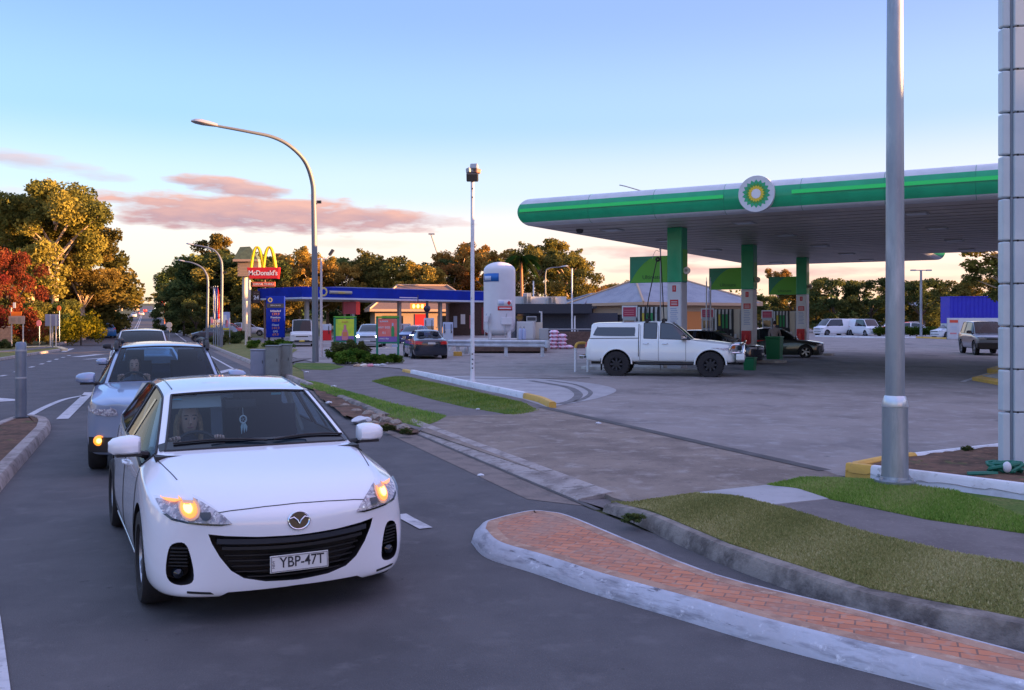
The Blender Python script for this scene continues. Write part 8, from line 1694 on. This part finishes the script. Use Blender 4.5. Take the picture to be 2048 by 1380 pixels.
for px, d, h, lb in ((462, 74, 1.3, 'dark hedge bush behind the pale blue poster board'), (478, 76, 1.2, 'dark hedge bush left of the cream post'), (446, 70, .9, 'dark hedge bush at the foot of the two small lamps'), (430, 72, .8, 'dark low bush by the banner flags'), (30, 63, .7, 'low green bush between the legs of the orange sign'), (8, 60, .8, 'low bush by the paling fence')): plant('dbush', GD(px, d), h, px, lb, 'dark bushes by the road', 'shrub', 'shrub', 1.2, ('foliage', 'stem'))
cs = []; rs = []
for i in range(60): u = i/59; p_ = G(1755+112*u, 673.5); cs.append((p_.x+random.uniform(-.2, .2), p_.y+random.uniform(-.5, .5), p_.z+.45+.35*random.random())); rs.append(.50)
t = thing('hedge', 'clipped green hedge on the kerbed strip right of the white vans', 'hedge', (0, 0, 0)); h_ = bpy.data.objects.new('foliage', leaf_mesh('foliage', cs, rs, 9000, .16, L_gr)); link(h_, t)
for px, py, h, w, lb in ((1934, 912, .17, .9, 'small weed on the back kerb of the planter'), (1880, 925, .09, 1.6, 'low weeds spreading at the left of the planter'), (1845, 932, .08, 1.4, 'low weed near the thick light pole'), (775, 862, .14, 1.6, 'weeds on the broken kerb right of the rubble'), (740, 868, .12, 1.8, 'weeds spilling over the gutter behind the mirror'), (812, 868, .12, 1.5, 'weeds at the end of the broken kerb'), (1268, 1046, .11, 1.6, 'weeds growing in the gutter behind the island tip')): plant('dbush', G(px, py, .06), h, px, lb, 'weeds', 'weed', 'weed', w, ('foliage', 'stem'))
# painted stones edging the shrub bed
for i, px in enumerate((716, 728, 741, 754, 765)):
    t = thing('edging_stone', ['orange tinged stone at the left end of the shrub bed edge', 'cream stone second from the left on the shrub bed edge', 'pink middle stone on the shrub bed edge', 'white stone second from the right on the shrub bed edge', 'grey stone at the right end of the shrub bed edge'][i], 'stone', G(px, 732, .03), i, 'edging stones of the shrub bed'); bm = bmesh.new(); bmesh.ops.create_icosphere(bm, subdivisions=2, radius=.16)
    for v in bm.verts: v.co.x *= 1.3; v.co.z *= .6; v.co += Vector((random.uniform(-1, 1), random.uniform(-1, 1), random.uniform(-1, 1)))*.02
    me = bpy.data.meshes.new('stone'); bm.to_mesh(me); bm.free(); me.materials.append((m_tan, m_cream, m_pnk, m_pwhite, m_lgrey)[i]); link(bpy.data.objects.new('stone', me), t)
# mown grass blades on the verges
def in_poly(x, y, poly):
    c = np.zeros(len(x), bool); n_ = len(poly)
    for i in range(n_):
        x1, y1 = poly[i][0], poly[i][1]; x2, y2 = poly[i-1][0], poly[i-1][1]
        c ^= ((y1 > y) != (y2 > y)) & (x < (x2-x1)*(y-y1)/(y2-y1+1e-12)+x1)
    return c
L_g1 = leafmat('grass_blades_green', [(.05, .10, .018), (.08, .15, .025), (.13, .19, .04), (.20, .20, .08)], .25); L_g2 = leafmat('grass_blades_dry', [(.095, .10, .035), (.145, .14, .05), (.20, .18, .08), (.27, .24, .13)], .25)
def blades(poly, n, h, zf, m):
    P_ = np.array([(p[0], p[1]) for p in poly]); P_[:, 0] = np.minimum(P_[:, 0], 4.6) if len(poly) > 12 or True else P_[:, 0]
    lo, hi = P_.min(0), P_.max(0); x = rng.uniform(lo[0], hi[0], n*3); y = rng.uniform(lo[1], hi[1], n*3); k_ = in_poly(x, y, poly); x, y = x[k_][:n], y[k_][:n]; n = len(x)
    z = np.array([zf(a, b) for a, b in zip(x, y)]); a = rng.uniform(0, 6.28, n); w = .004+.004*rng.random(n); hh = h*(.4+.9*rng.random(n)); lx, ly = rng.normal(0, .45, n)*hh, rng.normal(0, .45, n)*hh
    v = np.stack([np.stack([x-np.cos(a)*w, y-np.sin(a)*w, z], 1), np.stack([x+np.cos(a)*w, y+np.sin(a)*w, z], 1), np.stack([x+lx, y+ly, z+hh], 1)], 1).reshape(-1, 3)
    me = bpy.data.meshes.new('grass'); me.vertices.add(3*n); me.vertices.foreach_set('co', v.ravel()); me.loops.add(3*n); me.loops.foreach_set('vertex_index', np.arange(3*n)); me.polygons.add(n); me.polygons.foreach_set('loop_start', np.arange(n)*3); me.polygons.foreach_set('loop_total', np.full(n, 3)); me.update()
    at = me.attributes.new('leafvar', 'FLOAT', 'FACE'); nx = (np.sin(x*2.1)+np.sin(y*1.7+x)+np.sin(x*5.3-y*4.1))*.12+.5; at.data.foreach_set('value', np.clip(nx+rng.normal(0, .2, n), 0, 1).astype(np.float32)); me.materials.append(m)
    o = bpy.data.objects.new('grass', me); link(o); tag(o, kind='stuff')
blades(g1, 80000, .017, zr, L_g2); blades(g2, 36000, .026, zr, L_g1); blades(stA, 22000, .05, lambda x, y: zs(stA)(x, y)-.01, L_g1); blades(stB, 22000, .05, lambda x, y: zs(stB)(x, y)-.01, L_g1)
# ------------------------------------------------------------------ one piece, one part
for o_ in list(bpy.data.objects):
    if o_.type == 'MESH' and o_.name.split('.')[0] in ('panel_gap', 'pillar_trim', 'gauge_box', 'eye', 'brow', 'wiper', 'sun_visor', 'windscreen_sticker', 'pipes', 'legs', 'wheels', 'labels', 'hoses') and o_.parent is not None and o_.data.users == 1: split_loose(o_)
